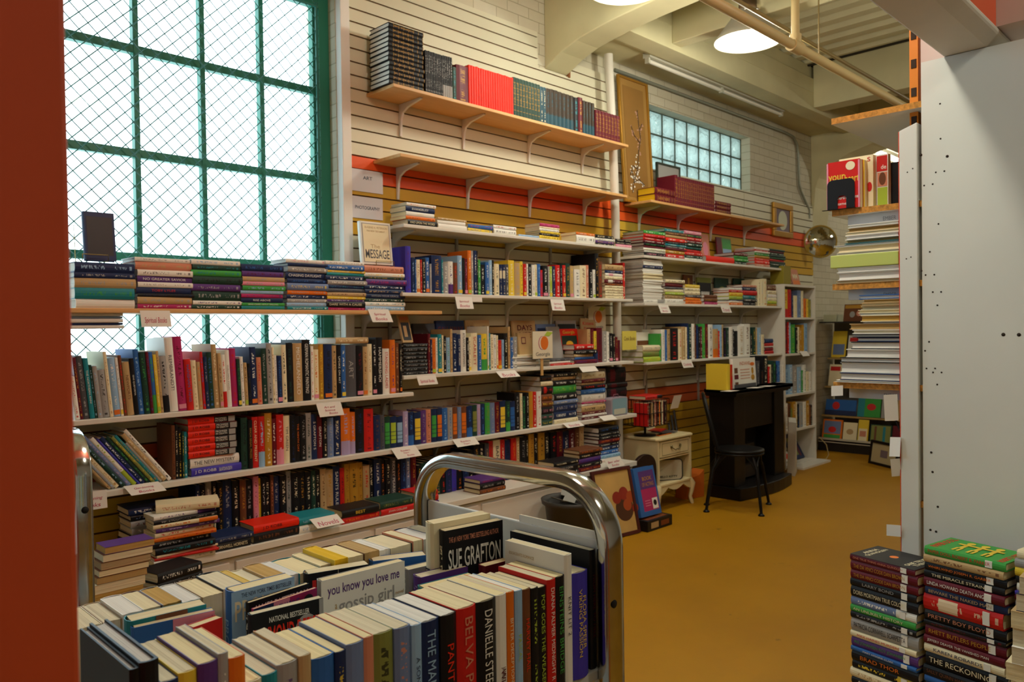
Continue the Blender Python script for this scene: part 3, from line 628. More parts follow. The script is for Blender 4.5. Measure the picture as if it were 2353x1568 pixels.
stack('@Z6', Yb+.01, S6, 1520, 1738, 1172, 'cr.tn1132 nv1062 nv.gy996 bu.cr958 k.wh895 gn.lm822 k.wh772 tn742 k705', 'of the second stack at the end of the long shelf, green book inside', depth=.19)
stack('@Z6', Yb+.01, S6, 1780, 2005, 1133, 'dr.wh1108 wh.pu1088 dr.cr1062 tn.k1008 wh.rd988 mg.wh972 wh.gy900 bl.lb856 k.rd812 tn792 dr.tn762 cr.tn700', 'of the third, pale stack beside the lunch tin', depth=.19)
stack('@Z6', Yb+.06, S6, 2015, 2200, 1095, 'dr.rd940 k.drW850 k.drW803 k.drW660', 'of the thick old black volumes behind the lunch tin', depth=.19)
for ob, _l, _n in LAB[('in the stack of matching red and black thrillers', 'from the bottom')]:
    cs = [v.co for v in ob.data.vertices]; th, ht = max(c.x for c in cs), max(c.z for c in cs); mb = MB()
    for i, s_ in enumerate(('PROMISES', 'IN DEATH')): letter(mb, s_, (th*(.53-.36*i), -.0011, ht*.44), (0, 0, -ht*.24), (th*.30, 0, 0))
    o = mb.build('subtitle', mat('print_white', PAL['wh'][0], .5)); o.parent = ob
    mb = MB().box((th*.08, -.0010, ht*.02), (th*.92, -.0006, ht*.16)); o = mb.build('spine_picture', mat('print_grey', PAL['gy'][0], .5)); o.parent = ob
# --- art books under the window
row(-0.268, 1.07, None, '@ZA _40 wh.rd75/372 dr98/240 dy.gy142/232 tl.wh176/247=THE_NORTHERN_ANN! dg.lb197/292 gy.lb228/300 gy.k278/325 cr.tn303/203 lb.wh352/245! wh.gy372/242! br.rd396/226 tn.br442/272=NEWPORTS k.wh474/248=SINE_QUEFORMA bl.lb512/187 dg.gn553/205 dr.pu573/203 bl.gnL600/205 yl.cr622/222! tn.br642/198 gy.kL686/233 wh.dy742/108=REMBRANDT! mg.dr802/102! rd.bl847/252=HANSHAN_TANG cr.tn882/262 tn.or907/272 rd.bl927/202 nv.gy952/237 dg.bl987/206 tn.cr1022/152 tn1046/212! wh.rdL1072/222 wh.gy1102/192=VUILLARD_YVON mg.rd1146/180 dg.gn1168/252! wh1190/236 tn.k1213/277! k.nv1237/282 nv.wh1280/171! sa.rd1312/241 dg.gy1346/181 gy.k1382/146 cr1397/172 wh1413/226 nv.bl1446/231! cr.k1477/156 k.dg1522/141 tn.wh1582/146=MICHELANGELO k.wh1637/120=GERMAN_ROMANTIC_PAINTING! wh.rd1656/165 cr.or1692/188! go.yl1726/152 nv.k1782/151! tn.k1812/161 k.wh1842/155=UPDIKE_ON_ART bl1872/160! dy.gy1947/156=ART k.dr1992/165! tn.br2022/168! cr.tn2053/150 k.wh2082/120! k.wh2125/106=HAMMERSHOI wh.rd2172/182=STANDING_LADIES or.pu2208/122! br.tn2236/142 k2252/150!', 'on the art shelf under the window', 'art_book', noun='art book', lean=(0.10, 0.0, 1.0, 2.1), paper='w', maxd=.22, dep=.8)
# books lying across the tops of the art row
zt = PY(160+1900*.34, 740+152*.34, -0.26).z
ob = book('art_book', (XA(160+2020*.34, zt, -.268), -.268, zt+.004), (0, 0, 1), (0, 1, 0), (-1, 0, 0), .032, .19, XA(160+2020*.34, zt, -.268)-XA(160+1800*.34, zt, -.268), 'tn', 'cr', 'S', True, 'w'); ob['label'] = 'tan book lying flat across the tops of the upright art books'
# --- leaning gardening books
row(-0.268, S6, None, '@ZA _268 tn.br290/892 gy.lb316/880 cr.go356/800 dg.lb396/770 bu.lv434/760 wh.lmL472/768 vb.bl490/772 nv.wh530/766 dg.gn562/760 ol.yl590/758 tl.go616/748 gy.tn636/800 tn.cr672/742 wh.k704/712', 'in the slanting row of gardening books', 'gardening_book', lean=(0.66, 0.66, 0, 9), paper='w', maxd=.19)
# --- bottom row of novels on the base cabinet
bo = 'in the bottom row of dark novels'
row(-0.235, S7, None, '@ZA _860 nv890/1105 k930/1100 gy.wh975/1085 k1012/1075 k.go1050/1085 nv.gy1110/1070 k1160/1075 br.go1203/1068 k.gy1250/1070 pk.dr1286/1045 yl.br1305/1060 k.wh1332/1050 k1366/1052 br.sa1388/1035 nv.gy1432/1045 k.cr1476/1040 gy.dg1511/1010 k1562/1020 k.go1602/1015 k1642/1015 dg.cr1672/1005 k1702/1005 tn.br1742/995 tn.go1790/1000 nv.wh1837/975=SAINTS_RULES rd.dr1867/990 go.br1902/962 go.k1957/955 go.br1992/952 tn.rd2037/972 k2067/940 nv.wh2112/925 k.or2142/930 k2177/930 dy.wh2217/920=RIDLEY_PEARSON k.or2247/930 nv.bl2283/925 bu.wh2317/915 dr2352/905', bo, 'novel', noun='novel', paper='c', jit=.012)
row(-0.235, S7, None, '@ZC _922 k.yl950/315 dg.tl980/300 k1012/290 k.go1045/280 dg1078/275 k.rd1110/270 nv.pu1150/262 vb.pu1185/258 k.or1225/250 nv.bl1262/240 k1298/215 k.go1332/182 k1372/178 dy.tn1398/172 rd.br1426/156 cr.k1472/150=BANTAM rd1502/146 nv.k1542/148 rd.or1576/138 tn.cr1602/132 k.gy1642/128 k1658/122 go.br1692/108 k1722/110 go.k1762/100 k1802/100 k.rd1842/95 dr1882/92 nv1922/88 dr.wh1962/80 br.tn1992/70 tn2024/62', bo, 'novel', noun='novel', paper='c', jit=.012)
# flat books in front of the bottom row
fl = 'lying before the bottom row'
F7 = -0.425
def flats(frame, xa, xb, yb, toks, where, **k): return stack(frame, F7, S7, xa, xb, yb, toks, where, 'novel', noun='novel', depth=k.pop('depth', .15), paper='c', **k)
flats('@ZB', 1305, 1660, 665, 'k.cr590=CORNWELL_HORNETS nv.gy540', 'lying under teal cloth book by the book tower')
flats('@ZB', 1655, 2080, 570, 'k.br480 rs.k410=J_D_ROBB^0.3,0.9', 'in the short pile with a bright red top')
flats('@ZC', 150, 385, 685, 'wh.lb635 tl.lb585', 'in the pale blue pair before the bottom row')
flats('@ZC', 430, 680, 650, 'rd.or610 k.yl560=BEST', 'under the yellow lettered black book')
flats('@ZC', 685, 905, 600, 'rd.wh560=JOAN_COLLINS dg.ol510', 'in the pair of red and mossy green')
flats('@ZC', 910, 1055, 560, 'pu.yl532 rd.br490 rd.dr458', 'in the red pile next to the chrome handle')
flats('@ZC', 1330, 1500, 455, 'br.or425 k.gy388 pu.mg362', 'in the pile seen through the chrome handle')
flats('@ZC', 1820, 1985, 318, 'k.wh282 k.wh248=ROBIN_COOK k.cr218', 'in the two-by-two dark pile near the nightstand')
flats('@ZC', 1990, 2140, 312, 'dr.or282 k258 pu.vb225 k195 br.or170', 'in the pile with a violet book near the nightstand')
stack('@ZC', -0.30, S7, 2118, 2258, 275, 'wh.rd250 lb.tl225 bl.wh198 nv.wh172 k.wh150 dr.or122 k.wh102 k.wh80 k.bl45', 'of the tallest dark pile at the end of the bottom row', 'novel', noun='novel', depth=.15)
# --- stacks on the window shelf
ZS_ = 1.53; hd = dict(depth=.155)
ws = 'window shelf stack'
stack('@ZW', Yb, ZS_, 95, 500, 706, 'wh.saN645 tl.gn572 tn.gy508 nv.gy470 nv.lb405', 'of the first window shelf stack by the orange column', **hd)
stack('@ZW', Yb, ZS_, 505, 880, 722, 'mg.wh690 tn.gy645 k.nv622 nv.rd582=TOBY_LYLES wh.gy548 pu.wh508=NO_GREATER_SAVIOR wh.dy468 sa.tn415 wh.gy388', 'of the window shelf stack above the long card', **hd)
stack('@ZW', Yb, ZS_, 868, 1200, 732, 'dg.wh703 wh.pu676 dg.gy612 pu.gy568 dg.k515 gn.tl476 dg.tl442 wh.lb408', 'of the dark green window shelf stack', **hd)
stack('@ZW', Yb, ZS_, 1196, 1482, 735, 'tl.gn712 gn.wh690=WHO_CARES_ABOUT_SPELLING nv.wh657=RISE_ABOVE mg.pu632 lb.gy610 gn.lb578 pk.gy552 tn.gy520 pu.dr484 nv.bl438', 'of the window shelf stack with a magenta spine', **hd)
stack('@ZW', Yb, ZS_, 1498, 1768, 735, 'tl.wh712 lb.gy688 gy.wh662 nv.wh634 or.gy606 bu.yl560 nv.bl530 nv.wh487=CHASING_DAYLIGHT gy.wh450 nv.k428 wh.pk402', 'of the window shelf stack with an orange spine', **hd)
stack('@ZW', Yb, ZS_, 1758, 2018, 722, 'mg.pk702 k.cr665=DARE_WITH_A_CAUSE pu.wh650 yl.cr630 tn.br605 dy.nv580 nv.tl555 gy.wh525 nv.wh495 tl.gn475 yl.wh460 bl.wh425 wh.gy400', 'of the window shelf stack with a yellow spine', **hd)
tl7 = stack('@ZW', Yb, ZS_, 2012, 2280, 712, 'lb.wh683 wh.tl656 dg.wh632 nv.gy602=WITHIN_YOUR_GRACE nv.tn574 nv.wh545 pu.mg507 dg490 wh.yl465 sa.br418', 'of the window shelf stack under the framed book', **hd)
# magazines lying on the art books, left
zt = PY(160+60*.34, 740+30*.34, -0.26).z
stack('@P', -0.25, PY(200, 756, -.25).z, 160, 288, 756, 'wh.gyN748 nv.gyN742 wh.gyN733 lb.gyN727 wh.gyN719', 'in the thin pile sticking out below the window shelf', 'magazine', hard=False, noun='magazine', depth=.2)
# ================================================================ FACE-OUT BOOKS, FAR BAY, BOOKCASE
def art(mb_specs, ob, th, dp, ht, name='cover_art'):
    mats, idx, mb = [], {}, MB(); e = 0.0007
    for sp in mb_specs:
        c = sp[-1]
        if c not in idx: idx[c] = len(mats); mats.append(mat('print_'+PAL[c][1].replace(' ', '_'), PAL[c][0], 0.5))
        mi = idx[c]; e += 0.00012
        if sp[0] == 'r':
            y0, z0, y1, z1 = sp[1]*dp, sp[2]*ht, sp[3]*dp, sp[4]*ht; mb.quad((th+e, y0, z0), (th+e, y1, z0), (th+e, y1, z1), (th+e, y0, z1), mi)
        elif sp[0] == 't':
            y0, z0, y1, z1 = sp[2]*dp, sp[3]*ht, sp[4]*dp, sp[5]*ht; letter(mb, sp[1], (th+e, y0, z0), (0, y1-y0, 0), (0, 0, z1-z0), mi, bold=0.012)
        elif sp[0] == 'e':
            cy, cz, ry, rz = sp[1]*dp, sp[2]*ht, sp[3]*dp, sp[4]*ht
            mb.add([(th+e, cy+ry*math.cos(a*math.pi/12), cz+rz*math.sin(a*math.pi/12)) for a in range(24)], [tuple(range(24))], mi)
    o = mb.build(name, mats); o.parent = ob; return o
def face_book(kind, label, X0, X1, z0, z1, Y, th, col, specs, ink=None, lean=0.15, hard=True, yaw=0.0, paper='w', cat='book', group=None):
    """a book shown cover-out: spine at the left, cover to the room, leaning back"""
    w = Vector((math.cos(yaw), math.sin(yaw), 0)); v = Vector((-math.sin(yaw)*math.sin(lean), math.cos(yaw)*math.sin(lean), math.cos(lean))); u = w.cross(v)
    ht = (z1-z0)/math.cos(lean); dp = (X1-X0)/math.cos(yaw)
    o = Vector((X0, Y, z0+.001)) - u*th; o.z = z0+.001
    ob = book(kind, o, u, w, v, th, dp, ht, col, ink, 'N', hard, paper, cat=cat); ob['label'] = label
    if group: ob['group'] = group
    if specs: art(specs, ob, th, dp, ht)
    return ob
def fb(px0, px1, py0, py1, Y, z0, **k):        # photo box -> X0, X1, z0, z1
    a = PY(px0, py0, Y); b = PY(px1, py0, Y); return a.x, b.x, (z0 if z0 is not None else PY(px0, py1, Y).z), PY((px0+px1)/2, py0, Y).z
def wire_stand(label, X, Y, z, w=0.10, group=None):
    t = thing('wire_book_stand', label, 'stand', (X, Y, z), group)
    MB().tube([(X-w/2, Y-.035, z+.03), (X-w/2, Y-.035, z+.005), (X-w/2, Y+.06, z+.005), (X-w/2, Y+.075, z+.16), (X+w/2, Y+.075, z+.16), (X+w/2, Y+.06, z+.005), (X+w/2, Y-.035, z+.005), (X+w/2, Y-.035, z+.03), (X-w/2, Y-.035, z+.03)], .0018, 6).build('wire_frame', mat('brass_wire', 'b59a5a', .3, metal=.9), t)
    return t
# framed-looking book on top of the last window stack, dark book on the first
X7 = (tl7[0]+tl7[1])/2
wire_stand('brass wire stand under the pale framed book over the window stacks', X7+.02, Yb+.07, tl7[2], .12)
face_book('hardcover_book', 'pale green hardcover in a silver border standing on the last window stack', *fb(828, 898, 512, 600, Yb+.06, tl7[2]+.006), Yb+.045, .03, 'wh', [('r', .05, .04, .95, .96, 'gy'), ('r', .08, .06, .93, .94, 'cr'), ('t', 'The', .28, .38, .62, .47, 'tn'), ('t', 'MESSAGE', .12, .14, .9, .35, 'dy'), ('t', 'EUGENE H. PETERSON', .15, .84, .88, .89, 'tn'), ('t', 'THE NEW TESTAMENT', .2, .76, .8, .80, 'tn')], lean=.10)
z1_ = PY(215, 598, Yb).z+.001
face_book('hardcover_book', 'dark book propped upright against the window on the first stack', *fb(190, 262, 490, 596, Yb+.08, z1_), Yb+.06, .03, 'nv', [('r', .1, .1, .92, .9, 'k')], lean=.12)
wire_stand('brass wire stand under the dark book by the orange column', PY(226, 596, Yb).x, Yb+.07, z1_-.004, .10)
# cover-out books at the back of the peach sign shelf
zb = S5
for px0, px1, py0, col, lb, sp in ((955, 1005, 745, 'dy', 'dark book with grey figures at the back of the peach sign shelf', [('e', .4, .55, .1, .25, 'gy'), ('e', .62, .55, .1, .25, 'gy')]),
    (1008, 1073, 738, 'nv', 'navy cover-out book lettered in maroon, behind the peach sign shelf row', [('t', 'CALLAWAY', .06, .76, .96, .88, 'dr')]),
    (1075, 1131, 737, 'tn', 'tan cover-out book with dark city name, behind the cream spines', [('t', 'ATLANTA', .06, .76, .96, .88, 'k')]),
    (1184, 1236, 738, 'tn', 'brown cover-out book with maroon two-word title behind the pale magazines', [('t', 'DAYS', .2, .78, .85, .9, 'dr'), ('t', 'LIFE', .2, .62, .85, .74, 'dr')]),
    (1238, 1282, 746, 'bu', 'slate blue cover-out book behind the peach sign', [('r', .05, .6, .95, .9, 'nv')]),
    (1284, 1330, 738, 'gy', 'grey cover-out book with a black panel right of the peach sign', [('r', .08, .55, .95, .92, 'k'), ('t', 'GEORGIA', .15, .66, .88, .76, 'tn')])):
    face_book('hardcover_book', lb, *fb(px0, px1, py0, 0, -.09, zb), -.09, .022, col, sp, lean=.10)
face_book('paperback_book', 'small tan paperback with a maroon portrait standing on the pale magazines', *fb(1193, 1222, 766, 0, -.17, zb+.075), -.17, .02, 'tn', [('r', .25, .5, .6, .8, 'dr'), ('r', .3, .54, .55, .76, 'tn')], lean=.12, hard=False)
face_book('hardcover_book', 'red cookbook cover with orange fruit right of the peach sign', *fb(1292, 1333, 757, 0, -.14, zb), -.14, .02, 'rs', [('r', .08, .05, .93, .8, 'dg'), ('e', .35, .35, .2, .12, 'or'), ('e', .65, .28, .2, .12, 'rd'), ('e', .5, .55, .2, .1, 'yl'), ('t', 'Georgia', .1, .83, .9, .95, 'yl')], lean=.12)
face_book('hardcover_book', 'stone grey thin book leaning beside the peach sign', *fb(1268, 1297, 752, 0, -.16, zb), -.16, .012, 'gy', [], lean=.2)
face_book('picture_book', 'tan cover-out pet book with red two-line title near the white pipe', *fb(1340, 1374, 732, 0, -.10, zb), -.10, .015, 'tn', [('t', 'Kittens', .12, .84, .85, .92, 'rd'), ('t', 'Puppies', .15, .72, .85, .80, 'rd'), ('r', .3, .1, .7, .5, 'gn')], lean=.08)
# picture on a little easel over the black stack
face_book('hardcover_book', 'brown picture book tilted on a wire easel over the black stack', *fb(920, 944, 726, 795, Yb+.05, PY(930, 790, Yb).z+.0), Yb+.03, .016, 'tn', [('r', .12, .08, .9, .72, 'k'), ('r', .3, .2, .6, .6, 'tn'), ('r', .1, .8, .9, .93, 'sa')], lean=.3)
# magazines and loose piles right of the upright row
stack('@Z6', Yb, S5, 1135, 1370, 700, 'wh.gyN688 gy.whN676 wh.gyN664 wh.tlN650 wh.gyN638 gy.whN624 wh.gyN610 wh.rdN596 cr.rdN582', 'of the pale magazine pile behind the peach sign', 'magazine', hard=False, noun='magazine', depth=.2, rot=.06)
stack('@Z6', Yb, S5, 1480, 1700, 662, 'rd.wh645 wh.gy625 dy.gy600', 'of the small pile with a red book at its foot', 'paperback_book', hard=False, depth=.18, rot=.1)
stack('@Z6', Yb+.02, S5, 1705, 1890, 650, 'dr.pu612 bl.nv588 tn.cr560 k.wh520 rd.wh470', 'of the jumbled pile with a red spine on top', 'hardcover_book', depth=.115, rot=.2)
row(Yb+.03, S5, None, '@Z6 _1895 nv.bl1930/540', 'slumped against the jumbled pile', lean=(-.0, .0, 0, 9))
# signs with the peach
def peach_sign(label, px0, px1, py0, py1, Y, stick):
    A = PY(px0, py0, Y); B = PY(px1, py1, Y); t = thing('peach_sign', label, 'sign', (A.x, Y, B.z)); w, h = B.x-A.x, A.z-B.z
    MB().box((A.x, Y, B.z), (B.x, Y+.004, A.z)).build('sign_board', mat('sign_card_cream', 'ded6bd', .6), t)
    m = MB(); cx, cz = A.x+w*.52, B.z+h*.57
    def el(cx, cz, rx, rz, mi, e): m.add([(cx+rx*math.cos(a*math.pi/14), Y-e, cz+rz*math.sin(a*math.pi/14)) for a in range(28)], [tuple(range(28))], mi)
    el(cx-.05*w, cz, .19*w, .25*h, 0, .0006); el(cx-.02*w, cz, .19*w, .24*h, 3, .0009); el(cx+.06*w, cz, .2*w, .25*h, 1, .0012)
    m.add([(cx+.05*w, Y-.0012, cz+.27*h), (cx+.2*w, Y-.0012, cz+.42*h), (cx+.5*w, Y-.0012, cz+.38*h), (cx+.3*w, Y-.0012, cz+.24*h)], [(3, 2, 1, 0)], 2)
    letter(m, 'Georgia', (A.x+w*.06, Y-.0008, B.z+h*.06), (w*.88, 0, 0), (0, 0, h*.17), 4)
    m.build('peach_emblem', [pm('mg'), pm('or'), pm('lm'), mat('sign_card_cream', 'ded6bd', .6), pm('dy')], t)
    if stick: MB().box((A.x+w*.42, Y+.005, B.z-h*.62), (A.x+w*.54, Y+.010, B.z+h*.5)).build('wooden_stick', mat('paint_stick_wood', 'c79f62', .6), t)
    return t
peach_sign('square cream card with a peach emblem on a wooden stick before the shelf', 1224, 1270, 762, 823, -.295, True)
peach_sign('second peach emblem card high at the back by the white pipe', 1352, 1392, 704, 760, -.075, True)
# scroll painting
t = thing('scroll_painting', 'tall gilt framed blossom painting leaning between pipe and glass blocks', 'painting', (5.1, -.1, 2.41))
def P2(u, v, y): # u 0..1 across, v 0..1 up on the leaning panel
    a, b = (4.97, 2.412), (4.93, 3.41); x0 = a[0]+(b[0]-a[0])*v; return Vector((x0+u*.40, -.075+.03*v+y, a[1]+(b[1]-a[1])*v))
gold = mat('gilt_frame', 'a77a2a', .35, metal=.5); m = MB()
def strip(m, u0, v0, u1, v1, y0, y1, mi=0): m.obox(P2(u0, v0, y1), P2(u1, v0, y1)-P2(u0, v0, y1), P2(u0, v1, y1)-P2(u0, v0, y1), P2(u0, v0, y0)-P2(u0, v0, y1), mi)
for q in ((0, 0, .05, 1), (.95, 0, 1, 1), (.05, 0, .95, .018), (.05, .982, .95, 1)): strip(m, *q, -.022, 0)
m.build('frame', gold, t, bevel=.003)
m = MB(); strip(m, .05, .018, .95, .982, -.008, 0); m.build('silk_mount', mat('silk_tan', '9a7539', .7, noise=.1, scale=5), t)
m = MB(); strip(m, .16, .05, .84, .93, -.0105, -.0085); m.build('silk_picture', mat('silk_ochre', '87622a', .7, noise=.08, scale=4), t)
m = MB(); random.seed(3)
br = [[(.28, .08), (.33, .16), (.50, .28), (.56, .42), (.66, .53), (.62, .66), (.60, .76)], [(.5, .28), (.34, .3), (.24, .22)], [(.62, .5), (.44, .55), (.36, .62)], [(.64, .6), (.74, .66)], [(.33, .16), (.52, .2), (.7, .16)], [(.36, .17), (.3, .26)]]
for p in br: m.tube([P2(a, b, -.0125) for a, b in p], .004, 6, 0)
for p in br:
    for i in range(len(p)-1):
        for k in range(7):
            f = random.random(); u = p[i][0]+(p[i+1][0]-p[i][0])*f+random.uniform(-.07, .07); v = p[i][1]+(p[i+1][1]-p[i][1])*f+random.uniform(-.02, .02)
            if not (.18 < u < .82): continue
            c = P2(u, v, -.0125); r = random.uniform(.005, .010); ex = (P2(1, v, 0)-P2(0, v, 0)).normalized(); ey = (P2(u, 1, 0)-P2(u, 0, 0)).normalized()
            m.add([c+ex*r*math.cos(a*math.pi/3)+ey*r*math.sin(a*math.pi/3) for a in range(6)], [tuple(range(6))], 1 if v < .4 else 2)
m.build('blossom_branch', [mat('ink_brown', '4d3a22', .7), pm('wh'), mat('blossom_pink', 'b58a78', .7)], t)
t = thing('small_picture', 'small dark framed blank picture before the glass blocks', 'picture', (5.5, -.05, 2.7))
A = PY(1508, 372, -.06); B = PY(1562, 440, -.06)
m = MB(); w, h = B.x-A.x, 0.40
for q in ((0, 0, w, .015), (0, h-.015, w, h), (0, .015, .015, h-.015), (w-.015, .015, w, h-.015)): m.box((A.x+q[0], -.07, A.z-h+q[1]), (A.x+q[2], -.05, A.z-h+q[3]))
m.build('frame', mat('frame_dark_green', '2b3226', .5), t); MB().box((A.x+.015, -.062, A.z-h+.015), (B.x-.015, -.052, A.z-.015)).build('mount', pm('gy'), t)
# gilt volumes on the short plywood shelf
ev = dict(kind='encyclopedia_volume', noun='volume')
stack('@Z3', Yb, 2.41, 488, 700, 330, 'dr.goB250 dr.goB178', 'of the flat gilt-edged pair on the short plywood shelf', paper='y', depth=.17, jit=.003, rot=.01, **ev)
row(Yb+.01, 2.41, None, '@Z3 _703 dr.goB735/12 dr.goB*18>1122/75', 'on the short plywood shelf', jit=.001, **ev)
stack('@Z3', Yb, 2.41, 1126, 1298, 432, 'dr.goB390 dr.goB348 dr.goB308', 'of the three flat brown volumes on the short plywood shelf', depth=.2, jit=.003, rot=.01, **ev)
# children's books
cb = dict(kind='picture_book', noun='book', depth=.21, paper='d')
stack('@Z3', Yb, 1.975, 372, 598, 852, 'k.pk815 wh.gn795 wh.lm770 dr.k748 k.gn715 dr.wh688 rd.wh655 rd.pk622 gn.wh588', 'of the first far children\'s stack beside the pipe', **cb)
stack('@Z3', Yb, 1.975, 602, 830, 878, 'rd.wh832 go.wh795 dr.br775 dy.wh752 tl.wh730 k.gy705 rs.wh665 tn.go638 br.tn605 tl.wh575', 'of the second far children\'s stack, teal on top', **cb)
stack('@Z3', Yb, 1.975, 808, 992, 890, 'wh.gn872 dg.wh842 rd.wh808 rd.k782 dg.tl748 dg.wh715 dr.wh684 rd.wh652 dg.lm622 pk.wh585', 'of the third far children\'s stack, pink on top', **cb)
stack('@Z3', Yb, 1.975, 1035, 1325, 925, 'rs.rdN862', 'lying flat, boxed, between the far children\'s stacks', **cb)
stack('@Z3', Yb, 1.975, 1328, 1472, 940, 'dg.wh905 gn.wh878 gn.dg848 dr.wh815', 'of the low green far children\'s stack', **cb)
stack('@Z3', Yb, 1.975, 1548, 1706, 970, 'sa.wh942 rs.wh905 rs.wh880 go.br855 gn.wh825 wh.rd808 rd.wh790 wh.rd770', 'of the fifth far children\'s stack, white and red', **cb)
stack('@Z3', Yb, 1.975, 1708, 1868, 982, 'dg.k958 dg.wh935 dg.k912 rd.k890 dg.gn868 dg.k845 dg.wh822 dr.k802 dg.k782', 'of the dark green far children\'s stack at the shelf end', **cb)
for a, b, c, col, lb, sp in ((990, 1075, 640, 'sa', 'rosy brown picture book standing behind the red box', [('e', .5, .5, .3, .25, 'pk')]), (1160, 1212, 670, 'dr', 'maroon book standing at the back behind the red box', []), (1212, 1312, 680, 'ol', 'green and blue picture book standing at the back behind the red box', [('r', .05, .35, .95, .6, 'lb'), ('r', .05, .6, .95, .95, 'gn'), ('e', .5, .3, .2, .15, 'rd')])):
    face_book('picture_book', lb, *fb(1400+a*.21683, 1400+b*.21683, 400+c*.21683, 0, -.10, 1.975), -.10, .015, col, sp, lean=.1)
# second far shelf
stack('@Z3', Yb, 1.605, 365, 572, 1382, 'wh.grL1340'.replace('gr', 'gy')+' wh.gyN*9>1200 wh.gyN*3>1135 cr.gyN*4>1070 wh.gyN*3>1015 nv.wh985 wh.gyN*3>920', 'of the tall pile of white magazines', 'magazine', hard=False, noun='magazine', depth=.22, paper='d')
m2 = dict(depth=.17)
stack('@Z3', Yb, 1.605, 600, 795, 1370, 'wh.gy1318 tn.k1275 lm.wh1250 cr.gy1215 dy.gy1192 dr.br1150 cr.k1115', 'of the far stack with a lime spine beside the white magazines', **m2)
stack('@Z3', Yb, 1.605, 812, 975, 1368, 'or.k1330 or.yl1297 dy.wh1270 cr.br1232 cr.k1195 yl.cr1160', 'of the far stack with two orange books at its foot', **m2)
stack('@Z3', Yb, 1.605, 1012, 1155, 1382, 'mg.pk1352 br.go1312 br.k1278', 'of the low far stack on a magenta book', **m2)
stack('@Z3', Yb, 1.605, 1280, 1422, 1390, 'or.wh1362 wh.or1342 nv.gy1330 lm.pu1295 yl.rd1255 rd.wh1230 wh.dr1205', 'of the far stack with yellow and lime spines', **m2)
stack('@Z3', Yb, 1.605, 1424, 1572, 1390, 'k.gy1352 k.wh1318 tl.wh1280 rd.dr1232 nv.wh1196 sa.wh1172', 'of the far stack with a red and a teal spine', **m2)
row(Yb, 1.605, None, '@Z3 _1590 cr.br1605/1120 cr.wh1640/1118 cr.or1680/1112', 'on the far magazine shelf')
stack('@Z3', Yb, 1.605, 1684, 1778, 1395, 'go.k1370 lm.yl1342 cr.gy1310 wh.pk1270 cr.br1230 br.cr1170', 'of the last far stack before the bookcase', **m2)
for a, b, c, col, lb, sp in ((955, 1082, 1155, 'k', 'black book with a pale crowd drawing cover-out on the far magazine shelf', [('t', 'wwwww', .15, .35, .85, .6, 'wh')]), (800, 892, 1072, 'br', 'brown cover-out book at the back of the far magazine shelf', [('r', .4, .1, .6, .9, 'go')]), (940, 1085, 1100, 'ol', 'mottled cover-out book at the back behind the black crowd book', [('e', .7, .6, .2, .2, 'rd')]), (1130, 1270, 1105, 'dg', 'dark mottled cover-out book at the back of the far magazine shelf', [('e', .5, .5, .3, .2, 'ol')]), (1330, 1440, 1110, 'dg', 'green cover-out book with a white wedge at the back of the far magazine shelf', [('r', .6, .3, .9, .8, 'wh')])):
    face_book('hardcover_book', lb, *fb(1400+a*.21683, 1400+b*.21683, 400+c*.21683, 0, -.066 if a != 955 else -.2, 1.605), -.066 if a != 955 else -.2, .018, col, sp, lean=.03)
# lowest far shelf: cookbooks
stack('@Z4', Yb, 1.145, 372, 556, 592, 'lm.yl537 ol.gn478 cr.gy415', 'of the green and cream pile beside the cookbooks', 'hardcover_book', depth=.22)
ob = MB(); a = fb(1466, 1505, 764, 0, -.16, 1.25); a = (a[0], min(a[1], 5.19), a[2], a[3])
ob = face_book('slipcase_box', 'white and brown slipcase standing on the green and cream pile', a[0], a[1], 1.245, a[3], -.15, .05, 'wh', [('r', 0, 0, 1, .5, 'br')], lean=0)
a = fb(1430, 1462, 761, 0, -.2, 1.25)
MB_ = MB().box((a[0], -.2, 1.246), (a[1], -.195, a[3])); o = tag(MB_.build('paper_sign', mat('yellow_card', 'd8cc5a', .7)), 'yellow handwritten card propped on the green and cream pile', 'sign')
cm = MB(); letter(cm, 'Cook Books', (a[0]+.02, -.2008, 1.246+(a[3]-1.246)*.5), ((a[1]-a[0])*.8, 0, 0), (0, 0, .03), shear=.2); q = cm.build('handwriting', pm('br')); q.parent = o
row(Yb, 1.145, None, '@Z4 _540 gn.rd560/310 wh.gy602/265 bl.lb622/270 tn.k656/262 k.rd742/252 cr.rd776/262 tn.cr816/236 cr832/240 nv.bl852/200 dg.wh886/206 wh.gy916/206 br.tn931/211 nv.bl951/220 k.gy976/240 dr.wh998/235 gn.lm1031/206 dr.go1061/208 wh.k1111/211 tn.orL1166/260 rd1181/280 lb.bl1201/215 tn1216/215 k.pu1251/250 dg.gy1281/246 wh.gy1316/240 k.wh1331/265 k.dg1371/281 wh.tn1441/230 wh.br1501/206 k1526/310 dg.yl1561/242 tn.cr1581/250 lb.wh1616/246 cr.tn1648/320', 'in the far row of cookbooks', 'cookbook', paper='d')
stack('@Z4', Yb, 1.145, 1652, 1745, 512, 'rd.dr480 dr.rd440 wh.gy430 rd.br398 nv.bl352', 'of the small pile at the end of the cookbook shelf', depth=.18)
